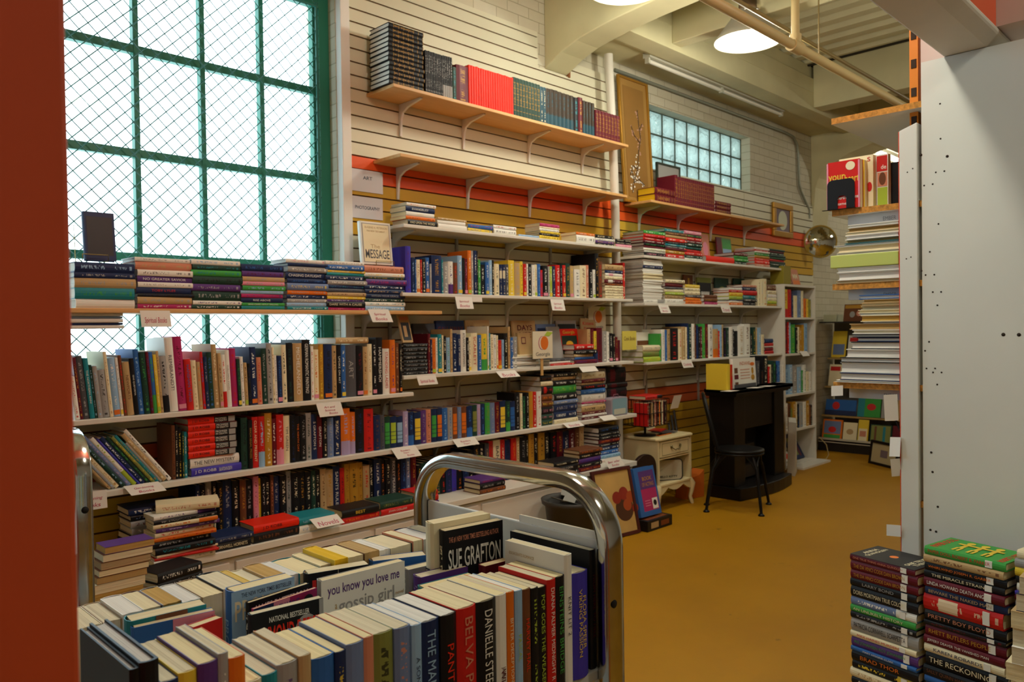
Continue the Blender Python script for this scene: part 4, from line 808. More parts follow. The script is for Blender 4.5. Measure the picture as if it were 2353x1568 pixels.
# ---------------------------------------------------------------- white bookcase
BX0, BX1, BY = 7.246, 7.955, -0.30
t = thing('bookcase', 'narrow white bookcase at the far end of the slatboard wall', 'bookcase', (7.6, -.15, 0))
MB().box((BX0, BY, 0), (BX0+.02, -.02, 1.80)).build('side_panel', M_wshelf, t); MB().box((BX1-.02, BY, 0), (BX1, -.02, 1.80)).build('side_panel', M_wshelf, t)
MB().box((BX0, BY-.005, 1.80), (BX1, -.02, 1.822)).build('top', M_wshelf, t); MB().box((BX0+.021, -.03, .03), (BX1-.021, -.022, 1.799)).build('back_panel', M_wshelf, t)
BZ = [.03, .375, .73, 1.135, 1.495]
for z in BZ: MB().box((BX0+.021, BY, z-.02), (BX1-.021, -.031, z)).build('shelf', M_wshelf, t)
MB().box((BX0+.1, BY-.14, 0.0), (BX1+.02, BY-.001, .02)).build('base_board', M_wshelf, t)
Yc = BY+.025; bk = dict(kind='bookcase_book', paper='d', group=None)
row(Yc, BZ[4], None, '@Z3 _1856 yl.rdL1900/1222 rd.dr1940/1225 nv.gy1962/1240 cr.yl2002/1290 bu.lb2040/1235 cr.tn2065/1240 or.br2096/1320 yl.br2122/1325 ol.yl2148/1330', 'on the top level of the white bookcase', **bk)
row(Yc, BZ[3], None, '@Z4 _1858 dr.rd1896/190 rd.wh1912/188 lb.wh1932/195 gn.lm1982/212 k.cr2004/245 cr.k2022/240 go.cr2048/250 go.yl2072/215 lb.bl2108/200', 'on the second level of the white bookcase', **bk)
row(Yc, BZ[2], None, '@Z4 _1866 lb.bl1912/690 lb.wh1950/640 gy.wh2000/650 lb.wh2042/665 gn.wh2066/700 wh.gn2092/640 cr.gy2124/710 wh.tn2152/712', 'on the third level of the white bookcase', **bk)
row(Yc, BZ[1], None, '@Z4 _1868 wh.gy1898/1050 br.k1930/1055 ol.dg1948/1100 go.cr1986/1030 cr.br2002/1035 k.bl2024/1060 gy.lb2060/1050 wh.gy2094/1030 go.cr2130/1020 br.or2140/1070 k2158/1066', 'on the fourth level of the white bookcase', **bk)
face_book('picture_book', 'dark blue and green picture book leaning at the foot of the white bookcase', 7.62, 7.86, .03, .27, BY+.08, .02, 'nv', [('r', .1, .15, .6, .85, 'ol'), ('r', .65, .1, .8, .9, 'dr')], lean=.5)
face_book('picture_book', 'orange and white picture book lying at the foot of the white bookcase', 7.42, 7.60, .03, .13, BY+.06, .02, 'wh', [('e', .5, .4, .35, .3, 'rs')], lean=.9)
o = MB(); o.prism([(6.98, -.52, 0.001), (7.02, -.52, .50), (7.22, -.42, .52), (7.24, -.42, .001)], (.03, .09, 0)); tag(o.build('magazine_file', mat('file_white', 'cfccc0', .6)), 'white cardboard magazine file standing between mantel and bookcase', 'magazine file')
m = MB().box((7.24, -.30, 1.824), (7.40, -.16, 2.0)); tag(m.build('gift_box', mat('box_olive', '8f8428', .6), bevel=.003), 'square olive yellow box on top of the white bookcase', 'box')
face_book('picture_book', 'brown picture book leaning on the olive box over the bookcase', 7.50, 7.66, 1.823, 1.99, -.2, .02, 'br', [('r', .1, .1, .9, .6, 'sa')], lean=.35)
face_book('picture_book', 'rust coloured picture book standing on the bookcase top', 7.66, 7.84, 1.823, 1.99, -.2, .02, 'sa', [('t', 'MM', .2, .4, .8, .7, 'cr'), ('r', .1, .05, .9, .3, 'or')], lean=.25)
# oval picture and mirror
t = thing('framed_picture', 'gilt frame with a pale oval picture hung on the far slatboard', 'picture', (7.78, 0, 2.5))
m = MB()
for q in ((7.56, 2.34, 8.0, 2.40), (7.56, 2.63, 8.0, 2.69), (7.56, 2.40, 7.62, 2.63), (7.94, 2.40, 8.0, 2.63)): m.box((q[0], -.05, q[1]), (q[2], -.019, q[3]))
m.build('frame', gold, t, bevel=.006); MB().box((7.62, -.035, 2.40), (7.94, -.02, 2.63)).build('mount', mat('mount_mauve', '7d6f78', .7), t)
MB().add([(7.78+.10*math.cos(a*math.pi/16), -.037, 2.515+.10*math.sin(a*math.pi/16)) for a in range(32)], [tuple(range(32))]).build('oval_picture', mat('oval_pale', 'c9cdb5', .6), t)
t = thing('convex_mirror', 'round convex security mirror on the arch by the far corner', 'mirror', (8.5, -.25, 2.33))
c = Vector((8.42, -.16, 2.33)); dirv = Vector((-.75, -.65, 0)).normalized(); prof = []
m = MB(); n = 28; ex = dirv.cross(Vector((0, 0, 1))).normalized(); ez = Vector((0, 0, 1)); rings = []
for k in range(9):
    r = .17*k/8; h = .07*(1-(k/8)**2); rings.append([c+dirv*h+(ex*math.cos(2*math.pi*j/n)+ez*math.sin(2*math.pi*j/n))*r for j in range(n)])
for k in range(8): m.add(rings[k]+rings[k+1], [(j, (j+1) % n, n+(j+1) % n, n+j) for j in range(n)], 0, True)
m.build('mirror_dome', mat('mirror', 'e8ece8', .03, metal=1.0), t)
MB().tube([c+(ex*math.cos(2*math.pi*j/n)+ez*math.sin(2*math.pi*j/n))*.172 for j in range(n+1)], .009, 8).build('rim', mat('rim_ochre', 'a58a3a', .5), t)
MB().tube([c-dirv*.005, c-dirv*.08+Vector((0, .05, .06)), Vector((8.5, -.02, 2.42))], .012, 8).build('bracket', mat('rim_grey', '777777', .5), t)
# conduit along the bricks
cd = [(4.95, -.02, 3.455), (7.9, -.02, 3.455), (8.08, -.02, 3.44), (8.16, -.02, 3.38), (8.19, -.02, 3.28), (8.21, -.02, 2.95), (8.25, -.02, 2.88), (8.45, -.02, 2.70), (8.46, -.02, 2.6)]
tag(MB().tube(cd, .013, 10).build('electrical_conduit', mat('conduit_grey', '8e9284', .4, metal=.4)), 'grey metal conduit bending down the brick wall past the glass blocks', 'conduit')
# ceiling pipes
PYp = -1.72
A, B = PY(1640, 0, PYp), PY(2065, 240, PYp); z = (A.z+B.z)/2
t = thing('sprinkler_pipe', 'cream sprinkler pipe with a tee crossing before the pendant lamp', 'pipe', (4.2, PYp, z))
MB().tube([(0.5, PYp, z), (9.0, PYp, z)], .028, 14).build('pipe_run', mat('pipe_cream', 'cdb783', .45), t)
T = PY(1828, 100, PYp).x; MB().tube([(T, PYp, z), (T, PYp, 3.94)], .024, 12).build('riser', mat('pipe_cream', 'cdb783', .45), t)
m = MB().tube([(T-.06, PYp, z), (T+.06, PYp, z)], .038, 14).tube([(T, PYp, z), (T, PYp, z+.07)], .034, 14); m.build('tee_fitting', mat('pipe_cream', 'cdb783', .45), t)
H = PY(1882, 130, PYp).x; MB().tube([(H, PYp, z+.03), (H, PYp, 3.94)], .005, 6).build('hanger_rod', mat('rod_brown', '8d7a4c', .5), t)
tag(MB().tube([(1.0, -1.5, 3.322), (9.0, -1.5, 3.322)], .013, 8).build('ceiling_conduit', mat('rod_brown', '8d7a4c', .5)), 'thin conduit running behind the cream sprinkler pipe', 'conduit')
# ================================================================ FURNITURE ALONG THE WALL
M_mantel = mat('mantel_dark_wood', '0b0707', .4, noise=.1, scale=6); M_blackm = mat('black_iron', '131314', .4, metal=.4)
t = thing('fireplace_mantel', 'dark brown wooden fireplace mantel standing in front of the slatboard', 'mantelpiece', (6.15, -.5, 0))
MB().box((5.72, -.60, .10), (5.90, -.37, .84)).build('pilaster', M_mantel, t, bevel=.004); MB().box((6.42, -.60, .10), (6.60, -.37, .84)).build('pilaster', M_mantel, t, bevel=.004)
MB().box((5.902, -.585, .56), (6.418, -.40, .84)).build('header_panel', M_mantel, t, bevel=.004)
MB().box((5.902, -.42, .10), (6.418, -.38, .558)).build('firebox', mat('firebox_black', '0c0b0b', .7), t)
MB().box((5.96, -.50, .12), (6.32, -.44, .22)).box((5.98, -.49, .30), (6.26, -.44, .40)).build('firebox_insert', mat('insert_brown', '2a2118', .6), t)
m = MB(); pr = [(0, .84), (.03, .85), (.045, .87), (.06, .875), (.06, .90)]
for i in range(len(pr)-1): m.box((5.72-pr[i+1][0], -.60-pr[i+1][0], pr[i][1]), (6.60+pr[i+1][0], -.36, pr[i+1][1]+.0))
m.box((5.66, -.66, .875), (6.66, -.36, .90)); m.build('mantel_shelf', M_mantel, t, bevel=.003)
m = MB(); pts = [(5.70, -.36), (5.70, -.66)]+[(5.70+.92*k/8, -.66-.06*math.sin(math.pi*k/8)) for k in range(1, 8)]+[(6.62, -.66), (6.62, -.36)]
m.prism([(x, y, 0.0) for x, y in pts], (0, 0, .10)); m.build('plinth', M_mantel, t, bevel=.006)
MZ = .9005
row(-.60, MZ, None, '@Z4 _1250 yl.crN1292/634', 'on the mantel end, tall and bright', 'slipcase_box', maxd=.22, dep=.9)
row(-.60, MZ, None, '@Z4 _1294 rd.go1322/640', 'on the dark mantel beside the yellow slipcase', 'hardcover_book', maxd=.2, dep=.8)
a = fb(1686, 1738, 824, 0, -.56, MZ)
face_book('picture_book', 'white cover-out book with small brown drawings on the mantel', a[0], a[1], MZ, a[3], -.56, .03, 'wh', [('t', 'INDIANS', .3, .76, .75, .88, 'sa'), ('r', .06, .5, .2, .68, 'br'), ('r', .05, .3, .22, .45, 'dr'), ('e', .85, .55, .05, .12, 'go'), ('e', .85, .32, .08, .1, 'go'), ('e', .85, .78, .1, .06, 'or'), ('r', .06, .08, .2, .2, 'br'), ('r', .02, 0, .98, .12, 'dy'), ('r', .3, .3, .72, .32, 'sa'), ('r', .3, .4, .72, .42, 'sa'), ('r', .3, .5, .72, .52, 'sa'), ('r', .3, .6, .72, .62, 'sa')], lean=.06)
row(-.50, MZ, None, '@Z4 _1570 dy.gy1608/600 k.br1640/700 k1692/545 rd.wh1712/660 cr1726/640 k.cr1738/640 dg.gn1778/600 nv1785/640 bl.lb1818/600 wh.gy1840/640 wh.tn1860/640', 'in the row on the dark mantel', 'hardcover_book', maxd=.13)
def card(label, frame, x0, y0, x1, y1, Y, lines, tilt=.25, sheet='white_card', skew=0.0, group=None, ink='mg', name='shelf_card', shear=.2):
    """handwritten card hanging from a shelf front: its top edge at plane Y, swinging out a little"""
    ox, oy, s = FR[frame]; A = PY(ox+x0*s, oy+y0*s, Y); B = PY(ox+x1*s, oy+y0*s, Y); C = PY(ox+x0*s, oy+y1*s, Y); w, h = B.x-A.x, A.z-C.z
    up = Vector((skew, math.sin(tilt), math.cos(tilt))); h = h/max(.3, math.cos(tilt)); o = A-up*h; ex = Vector((w, 0, 0))
    n = ex.normalized().cross(up).normalized()
    ob = MB().obox(o, ex, up*h, n*-0.0006).build(name, mat(sheet, 'e2dfd8', .7)); tag(ob, label, 'sign', group)
    m = MB(); k = len(lines)
    for i, L in enumerate(lines):
        hh = h*.62/k; letter(m, L, o+ex*(.12+.05*i)+up*(h*(.82-(i+1)*.68/k))+n*.0008, ex*(.74-.12*(i % 2)), up*hh*.72, shear=shear)
    q = m.build('handwriting', mat('red_marker' if ink == 'mg' else 'ink_'+ink, 'b8375c' if ink == 'mg' else PAL[ink][0], .6)); q.parent = ob
    return ob
# ================================================================ BOOK CART
M_chrome = mat('chrome_tube', 'c9c9c6', .13, metal=1.0, noise=.12, scale=30); M_cartg = mat('cart_grey_enamel', 'b9bcb8', .4)
def tube_frame(parent, X, Y0, Y1, ztop, r, name='end_frame', w=.044, th=.030, z0=.10):
    """flat-oval chrome tube bent into an inverted U in the plane x = X"""
    path = [(Y0, z0), (Y0, ztop-r)]
    for k in range(1, 13): a = k*math.pi/2/12; path.append((Y0-r+r*math.cos(a), ztop-r+r*math.sin(a)))
    for k in range(0, 13): a = math.pi/2+k*math.pi/2/12; path.append((Y1+r+r*math.cos(a), ztop-r+r*math.sin(a)))
    path.append((Y1, z0)); m = MB(); rings = []; c = .008
    prof = [(-w/2+c, -th/2), (w/2-c, -th/2), (w/2-c*.3, -th/2+c*.3), (w/2, -th/2+c), (w/2, th/2-c), (w/2-c*.3, th/2-c*.3), (w/2-c, th/2), (-w/2+c, th/2), (-w/2+c*.3, th/2-c*.3), (-w/2, th/2-c), (-w/2, -th/2+c), (-w/2+c*.3, -th/2+c*.3)]
    n = len(prof)
    for i, p in enumerate(path):
        q0, q1 = path[max(0, i-1)], path[min(len(path)-1, i+1)]; d = Vector((q1[0]-q0[0], q1[1]-q0[1])).normalized(); nr = Vector((-d.y, d.x))
        rings += [(X+a, p[0]+nr.x*b, p[1]+nr.y*b) for a, b in prof]
    m.add(rings, [(i*n+j, i*n+(j+1) % n, (i+1)*n+(j+1) % n, (i+1)*n+j) for i in range(len(path)-1) for j in range(n)], 0, True)
    m.add(rings[:n], [tuple(range(n))]); m.add(rings[-n:], [tuple(range(n))[::-1]])
    o = m.build(name, M_chrome, parent); es = o.modifiers.new('e', 'EDGE_SPLIT'); es.split_angle = math.radians(35); return o
CX1, CYf, CYb, CZ, CTOP = 1.044, -2.965, -2.462, .838, 1.150
t = thing('book_cart', 'chrome and grey library book cart in the foreground loaded with paperbacks', 'book cart', (.56, -2.71, 0))
for X in (.06, CX1): tube_frame(t, X, CYb, CYf, CTOP, .105)
for X in (.055, CX1-.005):
    MB().box((X, CYf+.016, .805), (X+.010, CYb-.016, 1.056)).build('end_panel', mat('cart_white_enamel', 'd3d4cf', .35), t, bevel=.003)
for z in (CZ, .50, .18): MB().box((.097, CYf+.017, z-.02), (CX1-.006, CYb-.017, z-.0005)).build('shelf', M_cartg, t, bevel=.003)
m = MB()
for X in (.06, CX1):
    for Y in (CYf, CYb):
        MB().lathe([(0, -.012), (.05, -.012), (.052, -.006), (.052, .006), (.05, .012), (0, .012)], (X, Y, .052), 20, axis='x').build('caster', mat('rubber_black', '1b1b1c', .6), t)
for z in (.955, .62): m.lathe([(0, 0), (.007, 0), (.007, .002)], (CX1-.0225, CYf, z), 12, axis='x')
MB().lathe([(0, -.0005), (.007, -.0005), (.007, .0005), (0, .0005)], (CX1-.010, CYf-.0153, .955), 14, axis='y').build('bolt_hole', mat('hole_black', '0a0a0a', .8), t)
# --- near row: spines to the camera
nr = 'in the near row of the book cart'
pb = dict(kind='paperback_book', hard=False, noun='paperback', paper='c', dep=.62, jit=.004, maxd=.118)
PBp = ['c', 'c', 'w', 'c', 't', 'w']
row(CYf+.009, CZ, None, '@ZD _500 k.orL592/1445 k767/1375', 'at the column end of the near cart row', 'hardcover_book', True, noun='hardcover', dep=.70, maxd=.16, jit=.002, paper='w')
row(CYf+.009, CZ, None, '@ZD _780 nv942/1555 yl.br1108/1478 pu.wh1285/1392 gy.wh1378/1312 or.dr1522/1342=RICH cr1662/1552 tl.br1800/1492 gy.pu1990/1402 tn.k2098/1330=T', nr, **pb)
row(CYf+.009, CZ, None, '@ZE _92 bl.lb256/1178=STEEL nv.yl336/1138 bu.nv466/1075=JOAN sa.k541/1032=THE_I ol.k688/1002 bu.sa806/960', nr, **pb)
row(CYf+.009, CZ, None, '@ZE _806 lb.nv878/940=A_SONG_FOR_MY nv.lb1026/918=THE_MAN_IN_THE k.rs1142/868=PANTHER', nr, **dict(pb, paper='w'))
row(CYf+.009, CZ, None, '@ZE _1142 rd.sa1284/815=BELVA_PLAIN k.wh1426/765=DANIELLE_STEEL_THE wh.dr1502/722=JANELLE_TAYLOR^0.12,0.42|WILD_IS^0.12,0.4 or.cr1556/702=BITTER_DECEPTION', nr, **pb)
row(CYf+.009, CZ, None, '@ZE _1556 lb.lmL1612/690=PASCAL', nr, **dict(pb, paper='w'))
row(CYf+.009, CZ, None, '@ZE _1612 br.rs1674/682=HARVEY_HAIL k.lm1726/672 k.lm1792/668=POP_GOES_THE_WEASEL rd.wh1856/612=DIANA_PALMER_MIDNIGHT_R k.gn1928/590=EINSTEINS_BRIDGE', nr, **pb)
row(CYf+.009, CZ, None, '@ZE _1930 wh.dy1986/432=KNIT_LIT_2', nr, **dict(pb, dep=.66, maxd=.15)); KNIT = bpy.data.objects[LAB[(nr, 'from the left')][-1][0].name]
row(CYf+.009, CZ, None, '@ZE _1986 vb.yl2104/560=FLORA_SPEER|VIKING_PASSION', nr, **pb)
row(CYf+.018, CZ, None, '@ZE _2106 k.dr2150/395=FROM_HERE_TO_HELL', nr, **dict(pb, dep=.95, maxd=.20)); HELL = LAB[(nr, 'from the left')][-1][0]
row(CYf+.024, CZ, None, '@ZE _2152 wh.gn2166/262', nr, **dict(pb, dep=.95, maxd=.185)); TALL = LAB[(nr, 'from the left')][-1][0]
def side_art(ob, specs, name='cover_art'):
    """print on the board that faces the cart's column end (local x = 0)"""
    xs_ = [v.co for v in ob.data.vertices]; dp = max(v.y for v in xs_); ht = max(v.z for v in xs_); mats, idx, mb = [], {}, MB(); e = .0007
    for sp in specs:
        c = sp[-1]
        if c not in idx: idx[c] = len(mats); mats.append(mat('print_'+PAL[c][1].replace(' ', '_'), PAL[c][0], 0.5))
        e += .0001
        if sp[0] == 'r': y0, z0, y1, z1 = dp*(1-sp[1]), sp[2]*ht, dp*(1-sp[3]), sp[4]*ht; mb.quad((-e, y0, z0), (-e, y1, z0), (-e, y1, z1), (-e, y0, z1), idx[c])
        else: y0, z0, y1, z1 = dp*(1-sp[2]), sp[3]*ht, dp*(1-sp[4]), sp[5]*ht; letter(mb, sp[1], (-e, y0, z0), (0, y1-y0, 0), (0, 0, z1-z0), idx[c], shear=sp[6] if len(sp) > 7 else 0)
    o = mb.build(name, mats); o.parent = ob
side_art(KNIT, [('t', 'A Good Yarn', .30, .70, .85, .82, 'br'), ('t', 'BOOKCRAFTS ROMANCE', .08, .90, .5, .925, 'tn')])
side_art(HELL, [('t', 'Hell', .40, .78, .75, .9, 'dr')])
side_art(TALL, [('t', 'Doll Loader and a Cello', .18, .925, .55, .945, 'dy'), ('t', 'dog, breathi, devoted parish', .14, .89, .55, .91, 'dy'), ('r', .58, .80, .92, .93, 'dr'), ('r', .72, .82, .80, .88, 'sa')])
# --- far row: spines to the wall, tops and fore-edges seen
xs = [185, 227, 275, 317, 360, 401, 448, 499, 523, 555, 596, 620, 670, 693, 724, 769, 802, 826, 876, 900, 933, 961]
cols = ['tn', 'wh', 'br', 'gy', 'wh', 'tn', 'k', 'yl', 'cr', 'tn', 'wh', 'tl', 'cr', 'yl', 'br', 'tn', 'wh', 'dg', 'sa', 'nv', 'wh']
random.seed(11)
XF = [XA(p, 1.012, -2.485) for p in xs]; XF = [XF[0]-.035] + XF
cols = ['cr']+cols
for i in range(len(XF)-1):
    th = XF[i+1]-XF[i]-.0006; ht = .171+random.uniform(-.006, .004); d = .103+random.uniform(-.004, .004)
    if cols[i] == 'yl': d += .010; ht += .004
    ob = book('paperback_book', (XF[i+1]-.0003, -2.483+random.uniform(-.003, .002), CZ+.0005), (-1, 0, 0), (0, -1, 0), (0, 0, 1), th, d, ht, cols[i], None, 'S', False, PBp[i % 6] if cols[i] != 'yl' else 'y')
    note('in the far row of the book cart, pages to the camera', ob, PAL[cols[i]][1], 'paperback')
# --- middle: paperbacks turned cover-out, spine at the left
def cb_(label, px0, px1, py0, Y, th, col, specs, ink=None, z0=CZ, paper='c', text=None, lean=0.0, yaw=0.0, z1=None, hard=False):
    A = PY(px0, py0, Y); B = PY(px1, py0-10, Y); X0, X1 = A.x, min(B.x, CX1-.04)
    z1 = z1 or A.z
    w = Vector((math.cos(yaw), math.sin(yaw), 0)); v = Vector((-math.sin(yaw)*math.sin(lean), math.cos(yaw)*math.sin(lean), math.cos(lean))); u = w.cross(v)
    ht, dp = z1-z0, X1-X0; o = Vector((X0, Y, z0+.0006))-u*th; o.z = z0+.0006
    ob = book('paperback_book', o, u, w, v, th, dp, ht, col, ink, 'S', hard, paper, text=text, tcol=ink); ob['label'] = label
    if specs: art(specs, ob, th, dp, ht)
    return ob
def cz_(label, p0, p1, z1, th, col, specs, ink=None, text=None, paper='c', back=0.0):
    """placed by the two ends of the cover's top edge, seen in the photo at height z1"""
    A, B = PZ(p0[0], p0[1], z1), PZ(p1[0], p1[1], z1); yaw = math.atan2(B.y-A.y, B.x-A.x); dp = (B-A).length; ht = z1-CZ
    w = Vector((math.cos(yaw), math.sin(yaw), 0)); v = Vector((0, 0, 1)); u = w.cross(v); o = Vector((A.x, A.y, CZ+.0006))-u*th
    ob = book('paperback_book', o, u, w, v, th, dp, ht, col, ink, 'S', False, paper, text=text, tcol=ink); ob['label'] = label
    if specs: art(specs, ob, th, dp, ht)
    return ob
SUE = cz_('black and dark red paperback facing out with large white author name', (1019, 1223), (1155, 1196), 1.068, .019, 'k', [('r', 0, 0, 1, .62, 'dr'), ('t', 'SUE GRAFTON', .07, .70, .95, .85, 'wh'), ('t', 'THE #1 NEW YORK TIMES BESTSELLING AUTHOR', .08, .90, .92, .945, 'sa')], 'cr')
_m = SUE.matrix_world; _u, _w = _m.col[0].to_3d(), _m.col[1].to_3d()
ob = book('paperback_book', _m.translation - _u*.0285 - _w*.012, _u, _w, (0, 0, 1), .028, .126, 1.079-CZ, 'cr', 'k', 'S', False, 'c', text='HOPE', tcol='k', tfrac=.62); ob['label'] = 'cream paperback with big black spine letters behind the black author-name cover'
cz_('maroon paperback with loose cream pages below the author-name cover', (1050, 1287), (1140, 1262), 1.006, .018, 'dr', [], 'k')
cz_('dark red paperback with loose pages beside the cream knitting paperback', (1112, 1304), (1172, 1288), 1.004, .020, 'dr', [], 'tl')
cz_('blue paperback with fanned pages in the middle of the cart', (851, 1292), (980, 1277), 1.000, .030, 'bl', [], None)
cz_('grey cream paperback in the middle of the cart behind the purple spine', (935, 1312), (1043, 1287), 0.998, .022, 'gy', [], None)
cz_('purple spined paperback standing in the middle of the cart', (963, 1330), (1075, 1303), 1.000, .026, 'pu', [], 'lv')
cz_('teal and red paperback before the purple one on the cart', (974, 1356), (1095, 1325), 1.000, .026, 'tl', [('r', .1, .5, 1, 1, 'dr')], 'rd')
cz_('worn black cover paperback behind the pale novel in the middle', (702, 1322), (848, 1298), 1.008, .026, 'k', [('r', .1, .85, .16, .93, 'rd'), ('r', .85, .86, .92, .93, 'cr'), ('r', .5, .8, .505, 1, 'cr')], 'cr')
cz_('pale novel facing out with thin purple and grey lowercase title', (737, 1338), (929, 1290), 1.033, .018, 'gy', [('r', 0, 0, 1, 1, 'wh'), ('r', .12, 0, 1, .45, 'br'), ('e', .25, .42, .14, .14, 'gy'), ('t', 'you know you love me', .07, .845, .93, .95, 'pu'), ('t', 'gossip girl', .19, .68, .86, .82, 'gy'), ('t', 'a', .15, .75, .175, .79, 'tn'), ('t', 'novel', .875, .735, .98, .765, 'tn')], 'dr')
cz_('blue paperback facing out with large cream raised title letters', (531, 1364), (676, 1327), 1.030, .030, 'bl', [('r', .0, .6, 1, 1, 'lb'), ('t', 'PROMISES', .05, .76, .98, .92, 'cr'), ('t', 'THE NEW YORK TIMES BESTSELLER', .15, .94, .95, .975, 'nv')], 'lb', text='PROMISES')
cz_('black paperback facing out with cut white capitals over a purple strip', (570, 1388), (710, 1342), 1.015, .009, 'k', [('t', 'JAMES PATTERSON', .1, .87, .97, .96, 'wh')], 'wh')
cz_('purple and magenta paperback strip facing out with star flag corner', (582, 1402), (728, 1352), 1.012, .006, 'mg', [('r', 0, .5, .3, 1, 'nv'), ('r', .3, .5, .55, 1, 'pk'), ('t', 'KATHARINE', .28, .88, .7, .97, 'pu'), ('e', .85, .92, .08, .05, 'k')], 'wh')
cz_('black fantasy paperback facing out with a large red author name and silver burst', (574, 1416), (742, 1375), 1.014, .013, 'k', [('e', .76, .74, .17, .16, 'gy'), ('t', 'NATIONAL BESTSELLER', .25, .90, .8, .945, 'wh'), ('t', 'RAYMOND E.FEIST', .05, .70, .95, .87, 'rs'), ('r', .94, .3, 1, 1, 'gy')], 'go', text='SERVANT_OF'.replace('_', ' '))
cz_('teal paperback facing out announcing a motion picture, at the column end', (292, 1432), (474, 1390), 1.018, .030, 'tl', [('t', 'NOW A MAJOR MOTION PICTURE', .05, .86, .95, .94, 'wh'), ('r', .0, .5, 1, .80, 'dg'), ('r', .35, .95, .75, 1, 'br')], 'dg')
cz_('pink and blue paperback facing out behind the fat cream paperbacks', (303, 1446), (493, 1404), 1.012, .016, 'bl', [('r', .48, .3, 1, 1, 'pk'), ('t', 'wood', .83, .90, .97, .97, 'mg')], 'k')
cz_('red paperback edge peeking beside the pink paperback', (440, 1445), (511, 1420), 1.006, .016, 'rd', [], 'k')
# second cart, mostly behind the column
t = thing('book_cart', 'second chrome book cart behind the orange column, only one upright in view', 'book cart', (.35, -1.3, 0))
tube_frame(t, .635, -1.06, -1.545, 1.152, .105); tube_frame(t, -.25, -1.06, -1.545, 1.152, .105)
for z in (.84, .50, .18): MB().box((-.225, -1.528, z-.02), (.61, -1.077, z)).build('shelf', M_cartg, t)
MB().lathe([(0, -.0006), (.009, -.0006), (.009, .0006), (0, .0006)], (.635, -1.561, .962), 14, axis='y').build('bolt_hole', mat('hole_black', '0a0a0a', .8), t)
for X in (.635, -.25):
    for Y in (-1.06, -1.545): MB().lathe([(0, -.012), (.05, -.012), (.052, 0), (.05, .012), (0, .012)], (X, Y, .052), 20, axis='x').build('caster', mat('rubber_black', '1b1b1c', .6), t)
# ================================================================ RACK WITH WHITE PANEL, RIGHT
M_rackp = mat('rack_panel_white', 'd5d6d0', .5, noise=.05, scale=2.5); M_chip = mat('chipboard_edge', 'c58a3c', .8, noise=.45, scale=90)
RX = 2.90; RYb = -2.575
t = thing('storage_rack', 'tall storage rack boxed in white panels with chipboard shelves', 'rack', (4.0, -3.0, 0))
MB().box((RX, -3.62, 0.0), (RX+.022, -2.887, 2.316)).build('end_panel', M_rackp, t)
MB().prism([(RX-.012, -2.818, 0), (RX-.012, -2.876, 0), (RX-.012, -2.876, 2.112), (RX-.012, -2.818, 2.092)], (.06, 0, 0)).build('corner_post', M_rackp, t, bevel=.002)
MB().box((RX-.011, -2.818, 0), (RX+.04, -2.8155, 2.09)).build('post_edge', mat('post_edge_red', 'd2492c', .6), t)
m = MB()
for y, z in ((-2.845, 1.945), (-2.862, 1.955), (-2.84, 1.645), (-2.855, 1.65)): m.lathe([(0, -.0003), (.0022, -.0003), (.0022, .0003)], (RX-.0125, y, z), 8, axis='x')
for x, y in ((1430, 178), (1435, 548), (1228, 722), (1507, 735), (1385, 905), (1476, 892), (1262, 1045), (1352, 1030), (1413, 1452)):
    p = PX(1850+x*.21681, 200+y*.21681, RX); m.lathe([(0, -.0003), (.0028 if y not in (722, 735) else .0048, -.0003), (.003, .0003)], (RX-.0005, p.y, p.z), 8, axis='x')
for x, y in ((1183, 243), (1105, 425), (1143, 463), (1225, 460), (1211, 625), (1290, 623), (1255, 750), (1176, 1097), (1138, 1182), (1151, 1350), (1233, 1350), (1213, 1387), (1294, 1388), (1880, 1028), (2028, 1030), (1253, 1502)):
    p = PX(1850+x*.2423, 520+y*.2423, RX); m.lathe([(0, -.0003), (.003 if x < 1800 else .006, -.0003), (.003, .0003)], (RX-.0005, p.y, p.z), 8, axis='x')
for x, y in ((2140, 1040), (2143, 1085), (2155, 1165), (2138, 1218), (2151, 1222)):
    p = PX(x, y, RX); m.lathe([(0, -.0003), (.004, -.0003), (.003, .0003)], (RX-.0005, p.y, p.z), 8, axis='x')
m.build('nail_holes', mat('nail_hole', '2b2018', .9), t)['kind'] = 'stuff'
m = MB().box((2.955, -2.86, 0), (2.99, -2.832, 3.0)); m.build('rack_upright', mat('rack_orange', 'd07a18', .5), t)
m = MB()
for k in range(9): m.box((2.952, -2.855, 2.12+k*.1), (2.957, -2.838, 2.15+k*.1))
m.build('upright_slots', mat('slot_dark', '2a1a0c', .8), t)
MB().box((2.96, -2.98, 2.0), (3.02, -2.868, 2.55)).build('inner_post', mat('pinkish_post_paint', 'cbb6ae', .6), t)
RS = [2.187, 1.845, 1.570, 1.205]
for i, z in enumerate(RS):
    b = MB().box((RX+.005, RYb, z-.022), (5.3, -3.4, z)); o = b.build('chipboard_shelf', [M_chip, M_rackp], t)
    for p in o.data.polygons:
        if abs(p.normal.z) > .5: p.material_index = 1
    if i:
        MB().box((RX+.04, RYb-.045, z-.060), (RX+.08, -3.3, z-.0225)).build('cross_beam', mat('beam_grey_white', 'bfc2c6', .45), t)
        q = MB(); letter(q, 'EMBER', (RX+.0395, -2.745, z-.052), (0, -.045, 0), (0, 0, .014)); q.build('beam_lettering', mat('ink_grey', '70747a', .6), t)
MB().box((5.28, -3.4, 0), (5.3, -2.6, 2.3)).build('end_panel', M_rackp, t)
for z in (.80, .40): MB().box((RX+.005, -2.86, z-.022), (5.3, -3.4, z)).build('chipboard_shelf', M_chip, t)
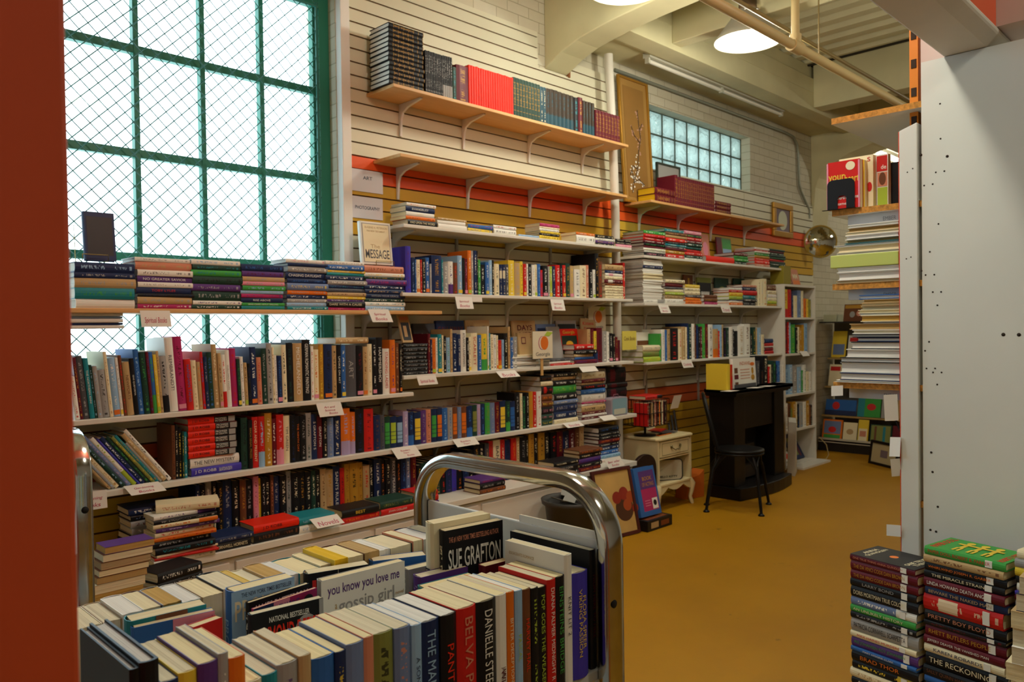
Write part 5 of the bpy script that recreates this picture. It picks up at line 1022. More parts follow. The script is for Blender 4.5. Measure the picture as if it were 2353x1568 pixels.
# flat books on the rack shelves: fore-edges towards us
def rstack(frame, zb, toks, where, Yr=-2.8135, dep=.24, kind='textbook'):
    ox, oy, s = FR[frame]; z = zb+.0005; yb = None
    for tk in toks.split():
        q, pp, xl, y0, y1 = re.match(r'([a-z]+)(?:~(\w))?@(\d+):(\d+)-(\d+)', tk).groups()
        xl, y0, y1 = float(xl), float(y0), float(y1)
        th = PX(ox+xl*s, oy+y1*s, RX).z-PX(ox+xl*s, oy+y0*s, RX).z; Yl = PX(ox+xl*s, oy+(y0+y1)/2*s, RX).y
        L = Yl-Yr; x0 = RX-.004+random.uniform(-.004, .01)
        ob = book(kind, (x0+dep, Yl, z), (0, 0, 1), (-1, 0, 0), (0, -1, 0), max(.005, th-.0006), dep, L, q, None, 'S', pp != 'p', 'c' if pp == 'c' else 't' if pp == 't' else 'y' if pp == 'p' else 'w')
        note(where, ob, PAL[q][1]+'-covered', 'book', 'from the bottom'); z += th
rstack('@ZS', RS[3], 'wh@300:1500-1478 nv@335:1478-1408 wh@330:1408-1312 k@330:1312-1264 wh@390:1264-1186 k@435:1186-1116 nv@490:1116-1076 k@450:1076-1044 wh~c@450:1044-1002 tn~t@420:1002-945 wh@545:945-930 cr~t@530:930-866 wh@505:866-848 cr~c@500:848-815 cr~c@525:815-782 tn~c@530:782-752 tn~t@545:752-718 bl@512:718-676', 'of the tall white-paged pile on the lowest chipboard shelf')
rstack('@ZS', RS[2], 'tn~c@290:540-512 wh@310:512-440 wh@303:440-393', 'of the lower white-paged pile on the middle chipboard shelf')
z = RS[2]+PX(1850+300*.2423, 520+393*.2423, RX).z-PX(1850+290*.2423, 520+540*.2423, RX).z+.001
o = MB().box((RX-.008, PX(1850+246*.2423, 520+330*.2423, RX).y, z), (RX+.25, -2.8135, z+.047)); tag(o.build('storage_box', mat('box_lime', 'b9c66a', .5), bevel=.003), 'pale lime green flat box in the pile on the chipboard rack', 'box')
rstack('@ZS', z+.047, 'wh~c@300:280-262 cr~c@310:262-205 wh@280:205-188 tl@380:188-180 tn~t@385:180-146 wh@388:146-100 cr~c@390:100-72 tn~t@405:72-35 wh@415:35-2', 'of the pile above the lime green box', dep=.22)
# upright books with a black bookend
UY = RS[1]+.0005
def rup(label, y0, y1, zt, X, dep, col, specs, ink=None, th=None, kind='textbook'):
    """upright on the rack, cover towards us (-x side)"""
    v = Vector((0, 0, 1)); w = Vector((0, -1, 0)); u = Vector((-1, 0, 0))      # spine at the left (towards +y), cover faces -x
    th = th or .03; dp = y0-y1; ht = zt-UY
    ob = book(kind, (X+th, y0, UY), u, w, v, th, dp, ht, col, ink, 'S', False, 'c'); ob['label'] = label
    if specs: art(specs, ob, th, dp, ht)
    return ob
zt = lambda x, y: PX(1850+x*.21681, 200+y*.21681, RX).z
ya = PX(1850+235*.21681, 320, RX).y; yb = PX(1850+585*.21681, 320, RX).y
rup('red hardcover guide facing out behind the black bookend', ya, yb, zt(230, 815), RX-.006, 0, 'rd', [('t', 'your', .05, .56, .55, .72, 'yl'), ('t', 'heart', .55, .54, .98, .70, 'yl'), ('e', .72, .88, .14, .09, 'cr'), ('t', 'Alberti', .2, .2, .55, .27, 'wh'), ('t', 'Emmons', .58, .2, .95, .27, 'wh'), ('t', 'A Guide to', .25, .34, .6, .38, 'wh'), ('t', 'ASSERTIVE LIVING', .25, .08, .85, .12, 'wh'), ('r', 0, 0, .05, .98, 'pk'), ('r', .95, 0, 1, .98, 'pk')], 'yl', .028)
xs_ = RX+.024
for i, (col, ik, lb, zz, yy0, yy1, sp) in enumerate((('yl', 'rd', 'yellow edged book right behind the red guide', 760, 250, 600, []), ('cr', 'rd', 'cream book with red letters and a red figure behind the red guide', 690, 285, 660, [('t', 'S', .84, .88, .93, .96, 'rd'), ('e', .9, .4, .07, .09, 'rd')]), ('wh', 'rd', 'white and green book with a red top and a portrait on the rack', 665, 420, 790, [('r', .68, .68, .98, .97, 'rd'), ('r', .7, .4, .98, .66, 'sa'), ('e', .84, .54, .1, .12, 'br'), ('r', .7, .02, .98, .38, 'lm'), ('t', 'de', .8, .72, .95, .8, 'wh')]), ('k', 'dy', 'plain black binder beside the white and green book', 740, 560, 890, []), ('k', 'dy', 'second plain black binder, nearer the white post', 745, 640, 905, []), ('gy', 'k', 'grey book with a dark suited figure next to the white post', 790, 700, 1000, [('e', .86, .9, .06, .06, 'sa'), ('r', .72, .0, 1, .82, 'k'), ('t', '2', .88, .3, .9, .34, 'wh')]))):
    rup(lb, PX(1850+yy0*.21681, 320, RX).y, max(-2.8135, PX(1850+yy1*.21681, 320, RX).y), zt(yy1, zz), xs_, 0, col, sp, ik, .028); xs_ += .0285
t = thing('bookend', 'black metal bookend holding the red guide on the chipboard shelf', 'bookend', (RX-.01, ya, UY))
y0 = PX(1850+235*.21681, 400, RX-.01).y; y1 = PX(1850+525*.21681, 400, RX-.01).y; zt_ = zt(480, 970); z0 = UY
m = MB(); X = RX-.0105; n = 8
def arc_pts(y0, y1, z1, r, nn=7):   # y0 > y1
    P = [(y0, z0)]
    for k in range(nn): a = k*math.pi/2/(nn-1); P.append((y0-r+r*math.cos(a), z1-r+r*math.sin(a)))
    for k in range(nn): a = math.pi/2+k*math.pi/2/(nn-1); P.append((y1+r+r*math.cos(a), z1-r+r*math.sin(a)))
    return P+[(y1, z0)]
o_ = arc_pts(y0, y1, zt_, .02); i_ = arc_pts(y0-.038, y1+.03, zt_-.06, .012)
vs = [(X, a, b) for a, b in o_]+[(X, a, b) for a, b in i_]+[(X-.002, a, b) for a, b in o_]+[(X-.002, a, b) for a, b in i_]; k = len(o_)
fs = []
for i in range(k-1): fs += [(i, i+1, k+i+1, k+i), (2*k+i, 3*k+i, 3*k+i+1, 2*k+i+1), (i, 2*k+i, 2*k+i+1, i+1), (k+i, k+i+1, 3*k+i+1, 3*k+i)]
m.add(vs, fs); m.build('upright_plate', mat('bookend_black', '15161a', .35), t)
MB().box((X-.002, y0+.02, UY-.0004), (RX+.0, y1, UY+.0012)).build('base_plate', mat('bookend_black', '15161a', .35), t)
# paper tags along the rack edge
for i, (a, b, c, d, lb) in enumerate(((1910, 885, 1937, 912, 'small white card under the lowest chipboard shelf end'), (2033, 905, 2062, 970, 'curled white paper tag hanging below the chipboard rack'), (2043, 1003, 2070, 1052, 'white paper tag on the rack edge at knee height'), (2049, 1052, 2068, 1098, 'folded white tag below another on the rack edge'), (2037, 1203, 2070, 1237, 'typed paper sheet low on the rack edge by the floor'))):
    A = PX(a, b, RX-.02); B = PX(c, d, RX-.02); w = A.y-B.y; h = A.z-B.z; tw = (.0, .012, -.01, .015, .0)[i]
    o = MB().add([(RX-.02, A.y, B.z), (RX-.02+tw, B.y, B.z+.004), (RX-.02, B.y, A.z), (RX-.02-tw, A.y, A.z-.004), (RX-.0192, A.y, B.z), (RX-.0192+tw, B.y, B.z+.004), (RX-.0192, B.y, A.z), (RX-.0192-tw, A.y, A.z-.004)], [(0, 1, 2, 3), (7, 6, 5, 4), (0, 4, 5, 1), (1, 5, 6, 2), (2, 6, 7, 3), (3, 7, 4, 0)]).build('paper_tag', mat('white_card', 'e2dfd8', .7))
    tag(o, lb, 'tag')
tag(MB().tube([PX(2035, 912, RX+.01), PX(2052, 950, RX+.005), PX(2072, 998, RX)], .004, 6).build('cable', M_blackm), 'black cable slanting down behind the paper tags on the rack', 'cable')
# ---------------------------------------------------------------- stacks of novels on the floor at the right
hd = math.radians(12); DR = Vector((-math.sin(hd), -math.cos(hd), 0)); DI = Vector((math.cos(hd), -math.sin(hd), 0))
def zat(x, y, py):
    lo, hi = -1.0, 2.0
    for _ in range(40):
        mid = (lo+hi)/2
        if proj((x, y, mid))[1] > py: lo = mid
        else: hi = mid
    return lo
tb = MB().obox((2.70, -2.69, 0), DR*.77, DI*.185, (0, 0, .12)); tag(tb.build('low_platform', mat('platform_grey', '6d6a64', .7)), 'low grey platform under the floor stacks of novels', 'platform')
def fstack(P, ybs, toks, where, L=.238, dep=.165, kind='stacked_novel'):
    """tops listed from the top book downwards: colour @ photo row of the lower edge at the left end"""
    rows = []; 
    for tk in toks.split('  '):
        tk = tk.strip()
        if not tk: continue
        m = re.match(r'(\w+)(?:\.(\w+?))?([A-Z])?@(\d+)-(\d+)(?:=(.*))?$', tk); rows.append(m.groups())
    rows.reverse(); ox, oy, s = FR['@ZR']; items = []; zb = None
    ztop = [zat(P.x, P.y, oy+float(r[3])*s) for r in rows]; zbot = [zat(P.x, P.y, oy+float(r[4])*s) for r in rows]
    base = .1205; z = base
    k = max(1, int((zbot[0]-base)/.03))
    for i in range(k): items.append((random.choice(['k', 'nv', 'dr', 'cr']), None, 'S', (zbot[0]-base)/k, L, dep, None))
    for i, r in enumerate(rows):
        nxt = zbot[i+1] if i+1 < len(rows) else ztop[i]
        items.append((r[0], r[1], r[2] or 'S', nxt-zbot[i], L*random.uniform(.97, 1.0), dep, r[5], True, 'c', (random.uniform(.12, .16), 'wh') if random.random() < .75 else None, (.18, .95)))
    return flat(kind, (P.x, P.y, base), DR, DI, items, where, jit=.004, rot=.02)
random.seed(5)
P1 = PD(1953, 1282, 2.70); P1.z = 0
fstack(P1, None, 'dr.sa@310-370=ONE TRUE THING  ANNA QUINDLEN  dr.go@370-462=THE DA VINCI CODE  DAN BROWN  dr.go@470-545=THE DA VINCI CODE  DAN BROWN  k.gy@545-618=LARRY BOND  k.cr@622-722=DORIS MORTMAN TRUE COLORS  bu.whL@728-803  gn.cr@805-868=AN UNLIKELY HISTORY  k.gy@868-930  gy.k@932-1055=PATRICIA CORNWELL SCARPETTA  cr.rd@1065-1112=MAX HAINES MURDERS  pu.gn@1112-1205=IRIS JOHANSEN ROY JOHANSEN  bl.wh@1205-1248=MARY HIGGINS CLARK  k.or@1248-1345=BRAD THOR  k.ylL@1345-1420  cr.tn@1420-1505  k.cr@1505-1568'.replace('  A', ' A').replace('  D', ' D'), 'of the floor stack nearest the ochre floor')
P2 = P1+DR*.252+DI*.012
fstack(P2, None, 'gn.rd@232-312=PAPER DOLL  ROBERT B. PARKER  tn.br@312-385  k.or@385-462=WHIRLWIND JOSEPH R. GARBER  k.cr@462-532=THE MIRACLE STRAIN  dr.wh@535-622=LINDA HOWARD DEATH ANGEL  nv.tn@622-698=BEWARE THE NAKED MAN  rd.crW@702-850  k.sa@855-948=PRETTY BOY FLOYD  k.dr@948-995  dr.go@995-1098=RHETT BUTLERS PEOPLE  dr.wh@1098-1182=JEFFERY DEAVER THE VANISHED MAN  cr.nv@1182-1262=KAREN ROBARDS  k.cr@1265-1392=THE RECKONING  k.br@1392-1495=SALLY QUINN HAPPY ENDINGS  bl.wh@1495-1560=RIDLEY'.replace('  R', ' R'), 'of the floor stack topped by the bright green book', L=.246)
def topart(where, specs):
    ob = LAB[(where, 'from the bottom')][-1][0]; cs = [v.co for v in ob.data.vertices]; art(specs, ob, max(c.x for c in cs), max(c.y for c in cs), max(c.z for c in cs))
topart('of the floor stack nearest the ochre floor', [('r', .0, 0, 1, 1, 'k'), ('e', .5, .52, .09, .06, 'or'), ('t', 'ANNA', .25, .86, .75, .93, 'cr'), ('t', 'QUINDLEN', .1, .76, .9, .83, 'cr'), ('t', 'ONE TRUE', .15, .16, .85, .23, 'cr'), ('t', 'THING', .25, .07, .75, .14, 'cr')])
topart('of the floor stack topped by the bright green book', [('t', 'PAPER DOLL', .08, .86, .92, .96, 'rs'), ('t', 'ROBERT B. PARKER', .05, .04, .95, .12, 'rs'), *[q for zc in (.66, .48, .30) for q in (('e', .80, zc, .085, .05, 'yl'), ('r', .36, zc-.028, .74, zc+.028, 'yl'), ('r', .14, zc-.045, .38, zc-.012, 'yl'), ('r', .14, zc+.012, .38, zc+.045, 'yl'))], ('r', .58, .20, .66, .76, 'yl')])
# the third and fourth stack
P3 = P2+DR*.262+DI*.02
fstack(P3, None, 'cr.br@270-355=LISA SEE PEONY  gy.orL@368-440  yl.k@440-525=RAIN  k.tn@525-592=SEBASTIAN  wh.br@592-672=PATRICIA GAFFNEY  vb.orL@685-712  dr.wh@712-762=SAMMYS  gy.wh@765-845  k.wh@845-935=TROJAN  gy.tn@935-1000  nv.k@1005-1085  tl.k@1090-1180  k.wh@1185-1270  cr.gy@1270-1340  tn.cr@1345-1440'.replace('  S', ' S'), 'of the third floor stack, cream book on top', L=.235)
topart('of the third floor stack, cream book on top', [('t', 'PEONY', .3, .55, .7, .65, 'sa'), ('e', .15, .85, .08, .06, 'yl'), ('r', .5, .1, 1, .5, 'tn')])
P4 = PD(2340, 1330, 2.02); P4.z = 0; items = []
ob4 = tag(MB().obox((P4.x-.06, P4.y-.26, 0), (.26, 0, 0), (0, .30, 0), (0, 0, .12)).build('low_platform', mat('platform_grey', '6d6a64', .7)), 'low grey platform under the page-edge stack at the frame edge', 'platform')
zt4 = zat(P4.x, P4.y, 1325); n = 14; random.seed(9)
for k in range(n):
    z0_, z1_ = .1205+(zt4-.1205)*k/n, .1205+(zt4-.1205)*(k+1)/n
    L = .15; off = Vector((random.uniform(-.006, .006)-.03*(1-k/n), random.uniform(-.008, .008)+.045*(1-k/n), 0))
    ob = book('paperback_book', (P4.x+.11+off.x, P4.y+off.y, z0_), (0, 0, 1), (-1, 0, 0), (0, -1, 0), z1_-z0_-.0006, .108, .172, random.choice(['cr', 'br', 'tn', 'wh', 'nv', 'rd']), None, 'S', False, 'c')
    note('of the page-edge stack at the picture edge', ob, look_of_ := 'cream-paged', 'paperback', 'from the bottom')
# ---------------------------------------------------------------- nightstand
M_ns = mat('nightstand_cream', 'ddd0a2', .45, noise=.06, scale=6); M_nsd = mat('nightstand_line', '6d5c33', .6)
NX0, NX1, NY0, NY1 = 4.93, 5.395, -.40, -.035
t = thing('nightstand', 'cream painted nightstand with curved legs and one drawer under the slatboard', 'nightstand', (5.16, -.2, 0))
m = MB(); m.prism([(NX0-.015, NY1, .548), (NX0-.015, NY0+.01, .548), (NX0+.01, NY0-.02, .548), (NX1-.01, NY0-.02, .548), (NX1+.015, NY0+.01, .548), (NX1+.015, NY1, .548)], (0, 0, .022)); m.build('top', M_ns, t, bevel=.007)
MB().box((NX0, NY0, .20), (NX0+.02, NY1, .5475)).build('side_panel', M_ns, t); MB().box((NX1-.02, NY0, .20), (NX1, NY1, .5475)).build('side_panel', M_ns, t)
MB().box((NX0+.0205, NY1-.012, .215), (NX1-.0205, NY1, .547)).build('back_panel', M_ns, t)
MB().box((NX0+.0205, NY0+.005, .40), (NX1-.0205, NY1-.0125, .412)).build('divider', M_ns, t)
dr = MB().box((NX0+.03, NY0-.004, .418), (NX1-.03, NY0+.30, .540)).build('drawer', M_ns, t, bevel=.003)
m = MB()
for q in ((.05, .432, .415, .435), (.05, .522, .415, .525), (.05, .432, .053, .525), (.412, .432, .415, .525)): m.box((NX0+q[0], NY0-.0052, q[1]), (NX0+q[2], NY0-.0042, q[3]))
o = m.build('drawer_line', M_nsd, t); o.parent = dr; o.matrix_parent_inverse = Matrix()
cx = (NX0+NX1)/2
o = MB().tube([(cx-.065, NY0-.008, .495), (cx-.055, NY0-.016, .480), (cx-.035, NY0-.018, .470), (cx-.02, NY0-.02, .462), (cx, NY0-.02, .470), (cx+.02, NY0-.02, .462), (cx+.035, NY0-.018, .470), (cx+.055, NY0-.016, .480), (cx+.065, NY0-.008, .495)], .004, 8).lathe([(0, 0), (.012, 0), (.012, .006), (0, .006)], (cx-.06, NY0-.012, .49), 10, axis='y').lathe([(0, 0), (.012, 0), (.012, .006), (0, .006)], (cx+.06, NY0-.012, .49), 10, axis='y').build('handle', mat('handle_antique', '7a6d48', .35, metal=.7)); o.parent = dr
MB().box((NX0+.0205, NY0-.01, .195), (NX1-.0205, NY1-.0125, .213)).build('lower_shelf', M_ns, t, bevel=.003)
ap = [(NX0+.02, .194)]+[(NX0+.02+(NX1-NX0-.04)*k/20, .165-.035*abs(math.cos(math.pi*2*k/20))*(1 if True else 0)+.02*math.sin(math.pi*k/20)) for k in range(21)]+[(NX1-.02, .194)]
MB().prism([(x, NY0-.006, z) for x, z in ap], (0, .02, 0)).build('apron', M_ns, t)
for sx, X in ((-1, NX0+.015), (1, NX1-.015)):
    for Y, sy in ((NY0+.012, -1), (NY1-.012, 0)):
        MB().tube([(X, Y, .20), (X+sx*.018, Y+sy*.016, .165), (X+sx*.014, Y+sy*.012, .11), (X+sx*.004, Y+sy*.004, .06), (X+sx*.012, Y+sy*.01, .025), (X+sx*.018, Y+sy*.014, .0)], .02, 10, rs=[.024, .026, .019, .014, .017, .013]).build('leg', M_ns, t)
# vinyl case on the lower shelf (its character picture is left out)
t = thing('vinyl_case', 'silver grey vinyl case lettered in black, inside the nightstand', 'case', (5.16, -.3, .214))
yaw = -.50; R = Matrix.Rotation(yaw, 3, 'Z'); c = Vector((5.175, -.30, .2145))
def rr(w, h, r, n=5):
    P = []
    for cx_, cz_, a0 in ((w/2-r, h-r, 0), (-w/2+r, h-r, 90), (-w/2+r, r, 180), (w/2-r, r, 270)):
        for k in range(n): a = math.radians(a0+90*k/(n-1)); P.append((cx_+r*math.cos(a), cz_+r*math.sin(a)))
    return P
pf = [c+R@Vector((x, -.045, z)) for x, z in rr(.25, .162, .03)]; m = MB().prism(pf, R@Vector((0, .09, 0))); m.build('body', mat('vinyl_grey', 'b0ab96', .35), t, bevel=.004)
m = MB(); pp = [c+R@Vector((x, -.0465, z+.0)) for x, z in rr(.25, .162, .03)]; m.tube(pp+[pp[0]], .004, 6); m.build('piping', mat('piping_black', '131313', .4), t)
m = MB(); letter(m, 'HELLO KITTY', c+R@Vector((-.095, -.0458, .02)), R@Vector((.19, 0, 0)), (0, 0, .016), bold=.03); m.build('lettering', mat('piping_black', '131313', .4), t)
m = MB().tube([c+R@Vector((-.05, 0, .162)), c+R@Vector((-.045, 0, .178)), c+R@Vector((.045, 0, .178)), c+R@Vector((.05, 0, .162))], .006, 8); m.build('handle', mat('piping_black', '131313', .4), t)
# things on the nightstand
t = thing('wire_basket', 'black wire basket stand packed with small books on the nightstand', 'basket', (5.05, -.2, .571))
bx0, bx1, by0, by1, bz0, bz1 = 4.86, 5.15, -.36, -.10, .66, .86; M_bw = mat('basket_wire', '151213', .4, metal=.4)
m = MB()
for z in (bz0, bz0+.1, bz1): m.tube([(bx0, by0, z), (bx1, by0, z), (bx1, by1, z), (bx0, by1, z), (bx0, by0, z)], .003, 6)
for k in range(9): x = bx0+(bx1-bx0)*k/8; m.tube([(x, by0, bz1), (x, by0, bz0), (x, by1, bz0), (x, by1, bz1)], .002, 5)
for k in range(1, 7): y = by0+(by1-by0)*k/7; m.tube([(bx0, y, bz1), (bx0, y, bz0), (bx1, y, bz0), (bx1, y, bz1)], .002, 5)
m.build('wire_frame', M_bw, t)
MB().tube([(5.02, -.22, .585), (5.02, -.22, bz0)], .009, 8).build('post', M_bw, t); MB().lathe([(0, 0), (.09, 0), (.085, .010), (0, .014)], (5.02, -.22, .5705), 20).build('base', M_bw, t)
random.seed(21); x = bx0+.006; i = 0
for col in ('rd', 'k', 'br', 'tn', 'k', 'sa', 'dr', 'k', 'or', 'k', 'cr', 'dr', 'k', 'br'):
    ob = book('pocket_book', (x, by0+.006, bz0+.0045), (1, 0, 0), (0, 1, 0), (0, 0, 1), .0185, .13, .185+random.uniform(-.012, .0), col, None, 'S', False, 'c'); note('in the black wire basket', ob, PAL[col][1], 'book'); x += .0192
ob = book('hardcover_book', (5.10, -.33, bz1+.0035), (0, 0, 1), (0, 1, 0), (-1, 0, 0), .028, .16, .22, 'rd', 'k', 'L'); ob['label'] = 'red book lying on top of the wire basket on the nightstand'
o = MB().obox((5.16, -.362, .775), (.11, 0, .0), (.01, -.03, .105), (0, .001, 0)); tag(o.build('shelf_card', mat('white_card', 'e2dfd8', .7)), 'white card hanging on the end of the black wire basket', 'sign')
for i, (x, y, a, c, w_, d_, k) in enumerate(((5.16, -.26, .1, 'cr', .2, .14, 0), (5.22, -.24, -.2, 'dy', .17, .12, 1), (5.27, -.20, .3, 'rd', .16, .11, 2), (5.14, -.31, .05, 'or', .18, .05, 0))):
    R = Matrix.Rotation(a, 3, 'Z'); o = MB().obox(Vector((x-w_/2, y-d_/2, .571+.0065*k)), R@Vector((w_, 0, 0)), R@Vector((0, d_, 0)), (0, 0, .006))
    tag(o.build('leaflet', bookmat(c, None, 'N'), bevel=.001), ['cream leaflet at the bottom of the nightstand pile', 'dark leaflet in the middle of the nightstand pile', 'red leaflet on top of the nightstand pile', 'orange leaflet edge at the front of the nightstand top'][i], 'leaflet')
face_book('picture_book', 'cream and yellow booklet standing at the back of the nightstand', 5.24, 5.36, .572, .74, -.08, .006, 'cr', [('r', .1, .3, .9, .6, 'yl')], lean=.12, hard=False)
# lunch tin on the long shelf
A = PY(1405, 952, -.25); t = thing('lunch_tin', 'pale lilac lunch tin with a sky blue front on the long shelf end', 'tin', (4.7, -.24, S6))
X0, X1 = XA(1405, S6, -.275), XA(1443, S6, -.275); h = .135; cx = (X0+X1)/2
pf = [(cx+x, -.275, S6+.001+z) for x, z in rr(X1-X0, h, .02)]; MB().prism(pf, (0, .07, 0)).build('body', mat('tin_lilac', 'a99fae', .35, metal=.2), t, bevel=.003)
pf = [(cx+x*.86, -.2755, S6+.010+z*.88) for x, z in rr(X1-X0, h, .018)]; MB().prism(pf, (0, -.0008, 0)).build('front_picture', mat('tin_blue', '7fa6b8', .4), t)
pf = [(cx+x*.7, -.2764, S6+.012+z*.3) for x, z in rr(X1-X0, h, .018)]; MB().prism(pf, (0, -.0006, 0)).build('pale_band', mat('tin_pale', 'c4c9bd', .4), t)
MB().tube([(cx-.03, -.24, S6+h+.001), (cx-.025, -.24, S6+h+.02), (cx+.025, -.24, S6+h+.02), (cx+.03, -.24, S6+h+.001)], .004, 8).build('handle', mat('tin_handle', '7a4a58', .4), t)
# ---------------------------------------------------------------- things leaning below the nightstand
t = thing('trash_bin', 'dark grey plastic bin with crumpled papers before the white cabinet', 'bin', (3.62, -.66, 0))
bc = (3.62, -.66, 0); MB().lathe([(0, .005), (.13, .005), (.165, .33), (.185, .345), (.19, .37), (.175, .37), (.16, .35), (.125, .02), (0, .02)], bc, 28).build('bin_body', mat('bin_grey', '3a3b3a', .5), t)
m = MB(); random.seed(4)
for k in range(5):
    c = Vector((3.62+random.uniform(-.08, .08), -.66+random.uniform(-.07, .07), .34+random.uniform(0, .02))); a = random.uniform(0, 3); m.obox(c, (.09*math.cos(a), .09*math.sin(a), .03), (-.07*math.sin(a), .07*math.cos(a), .02), (0, 0, .002))
m.build('waste_paper', mat('paper_grey', '8f918d', .7), t)
t = thing('fruit_painting', 'framed still life of red fruit leaning on the cabinet end', 'painting', (4.2, -.55, 0))
def lean_panel(t, X0, X1, Y, h, lean, fr, mats, th=.02, yaw=0.0):
    ex = Vector((math.cos(yaw), math.sin(yaw), 0)); ey = Vector((-math.sin(yaw)*math.sin(lean), math.cos(yaw)*math.sin(lean), math.cos(lean))); n = ex.cross(ey); o = Vector((X0, Y, .001)); w = X1-X0
    m = MB()
    for a, b, c, d in ((0, 0, w, fr), (0, h-fr, w, h), (0, fr, fr, h-fr), (w-fr, fr, w, h-fr)): m.obox(o+ex*a+ey*b, ex*(c-a), ey*(d-b), n*th)
    m.build('frame', mats[0], t); MB().obox(o+ex*fr+ey*fr, ex*(w-2*fr), ey*(h-2*fr), n*th*.6).build('canvas', mats[1], t)
    return o, ex, ey, n
o, ex, ey, n = lean_panel(t, 4.02, 4.39, -.565, .46, .22, .022, (mat('frame_dark_red', '4a1c16', .5), mat('canvas_ochre', 'c3a25e', .7, noise=.15, scale=5)), yaw=-.12)
m = MB(); e = .0128
def blob(u, v, r, mi):
    global e
    e += .0003; m.add([o+ex*(u+r*math.cos(a*math.pi/10))+ey*(v+r*math.sin(a*math.pi/10))+n*e for a in range(20)], [tuple(range(20))], mi)
for u, v, r, mi in ((.26, .18, .085, 2), (.20, .26, .042, 0), (.27, .28, .045, 0), (.33, .25, .04, 1), (.29, .20, .04, 1), (.36, .17, .03, 0), (.08, .08, .05, 1), (.12, .06, .03, 0)): blob(u, v, r, mi)
m.build('painted_fruit', [mat('fruit_red', '8a2a1a', .6), mat('fruit_rust', 'a2481e', .6), mat('bowl_brown', '4a2c18', .6)], t)
face_book('picture_book', 'thin pale green book standing behind the blue binder on the floor', 4.42, 4.50, .001, .36, -.475, .03, 'ol', [('r', .2, .1, .8, .9, 'cr')], lean=.04)
t = MB().box((4.42, -.66, .001), (4.72, -.50, .075)); ob = tag(t.build('game_box', [mat('box_black', '17130f', .5)], bevel=.002), 'small black game box lying flat on the ochre floor', 'box')
m = MB().quad((4.46, -.6605, .018), (4.55, -.6605, .018), (4.55, -.6605, .06), (4.46, -.6605, .06), 0).quad((4.58, -.6605, .02), (4.68, -.6605, .02), (4.68, -.6605, .055), (4.58, -.6605, .055), 1).quad((4.45, -.64, .0757), (4.69, -.64, .0757), (4.69, -.52, .0757), (4.45, -.52, .0757), 1); q = m.build('printed_picture', [pm('tn'), mat('print_rust', '7a3d1a', .5)]); q.parent = ob
face_book('activity_binder', 'bright blue book box with a magenta cover leaning on the nightstand', 4.43, 4.66, .078, .41, -.60, .05, 'bl', [('r', .0, .0, 1, 1, 'bl'), ('r', .2, .1, .93, .92, 'mg'), ('r', .2, .55, .93, .92, 'pu'), ('t', 'BOOK', .35, .72, .8, .8, 'go'), ('t', 'OF ACTING', .3, .6, .85, .68, 'go'), ('r', .64, .12, .9, .34, 'wh'), ('e', .77, .24, .08, .06, 'k'), ('r', .3, .2, .56, .215, 'pk'), ('r', .3, .25, .56, .265, 'pk'), ('r', .3, .3, .56, .315, 'pk')], lean=.22, yaw=-.05)
m = MB(); cs = []
for k in range(14): a = math.pi*k/13; cs.append((4.735-.21*math.cos(a), .37+.14*max(0, math.sin(a))**.7))
m.prism([(4.635, -.40, .001)]+[(4.635+(x-4.525)*.66, -.40, z-.04) for x, z in cs]+[(4.912, -.40, .001)], (0, .03, 0))
tag(m.build('headboard', mat('dark_brown_wood', '24130f', .5), bevel=.004), 'dark brown arched wooden board behind the blue book box', 'board')['category'] = 'board'
o = MB().prism([(5.47, -.30, .001), (5.68, -.34, .001), (5.70, -.33, .22), (5.62, -.33, .185), (5.50, -.31, .17)], (.02, .12, 0)); tag(o.build('paper_bag', mat('bag_orange', 'c2621c', .6, noise=.1, scale=8)), 'crumpled orange bag between nightstand and black chair', 'bag')
t = thing('folded_stand', 'grey folded metal stand leaning on the slatboard behind the black chair', 'stand', (5.62, -.15, 0))
for a, b in (((5.60, -.17, .012), (5.66, -.04, .66)), ((5.65, -.18, .012), (5.70, -.04, .70)), ((5.55, -.16, .012), (5.62, -.04, .60))): MB().tube([a, b], .011, 8).build('leg', mat('stand_grey', '55585a', .4, metal=.5), t)
# ---------------------------------------------------------------- black bistro chair
t = thing('bistro_chair', 'black bent metal chair standing in front of the mantelpiece', 'chair', (5.47, -.76, 0))
F1, F2, F3, F4 = Vector((5.215, -.64, 0)), Vector((5.37, -1.01, 0)), Vector((5.755, -.875, 0)), Vector((5.42, -.52, 0))
sc = Vector((5.47, -.78, .455)); fx = (F2+F3-F1-F4).normalized(); fx.z = 0; fy = Vector((-fx.y, fx.x, 0))
m = MB(); m.lathe([(0, -.006), (.17, -.006), (.188, .004), (.185, .016), (.15, .018), (0, .014)], sc, 32); m.build('seat', M_blackm, t)
MB().tube([sc+Vector((.178*math.cos(a*math.pi/16), .178*math.sin(a*math.pi/16), -.014)) for a in range(33)], .008, 8).build('seat_ring', M_blackm, t)
for f in (F1, F2, F3, F4):
    d = (f-Vector((sc.x, sc.y, 0))).normalized(); top = sc+d*.15+Vector((0, 0, -.012)); k = Vector((f.x, f.y, .28))*.55+Vector((top.x, top.y, .30))*.45; k.z = .33
    g = MB().tube([top, k, Vector((f.x, f.y, .015))], .011, 8, rs=[.010, .013, .011]); g.lathe([(0, 0), (.024, 0), (.024, .007), (.012, .018), (0, .018)], (f.x, f.y, .0005), 14)
    sp = d.cross(Vector((0, 0, 1))); g.tube([top+sp*.07+Vector((0, 0, .002)), (top+k)/2+sp*.03, k+Vector((0, 0, -.02))], .007, 6).tube([top-sp*.07+Vector((0, 0, .002)), (top+k)/2-sp*.03, k+Vector((0, 0, -.02))], .007, 6); g.build('leg', M_blackm, t)
m = MB(); bl = sc-fx*.15; pts = []
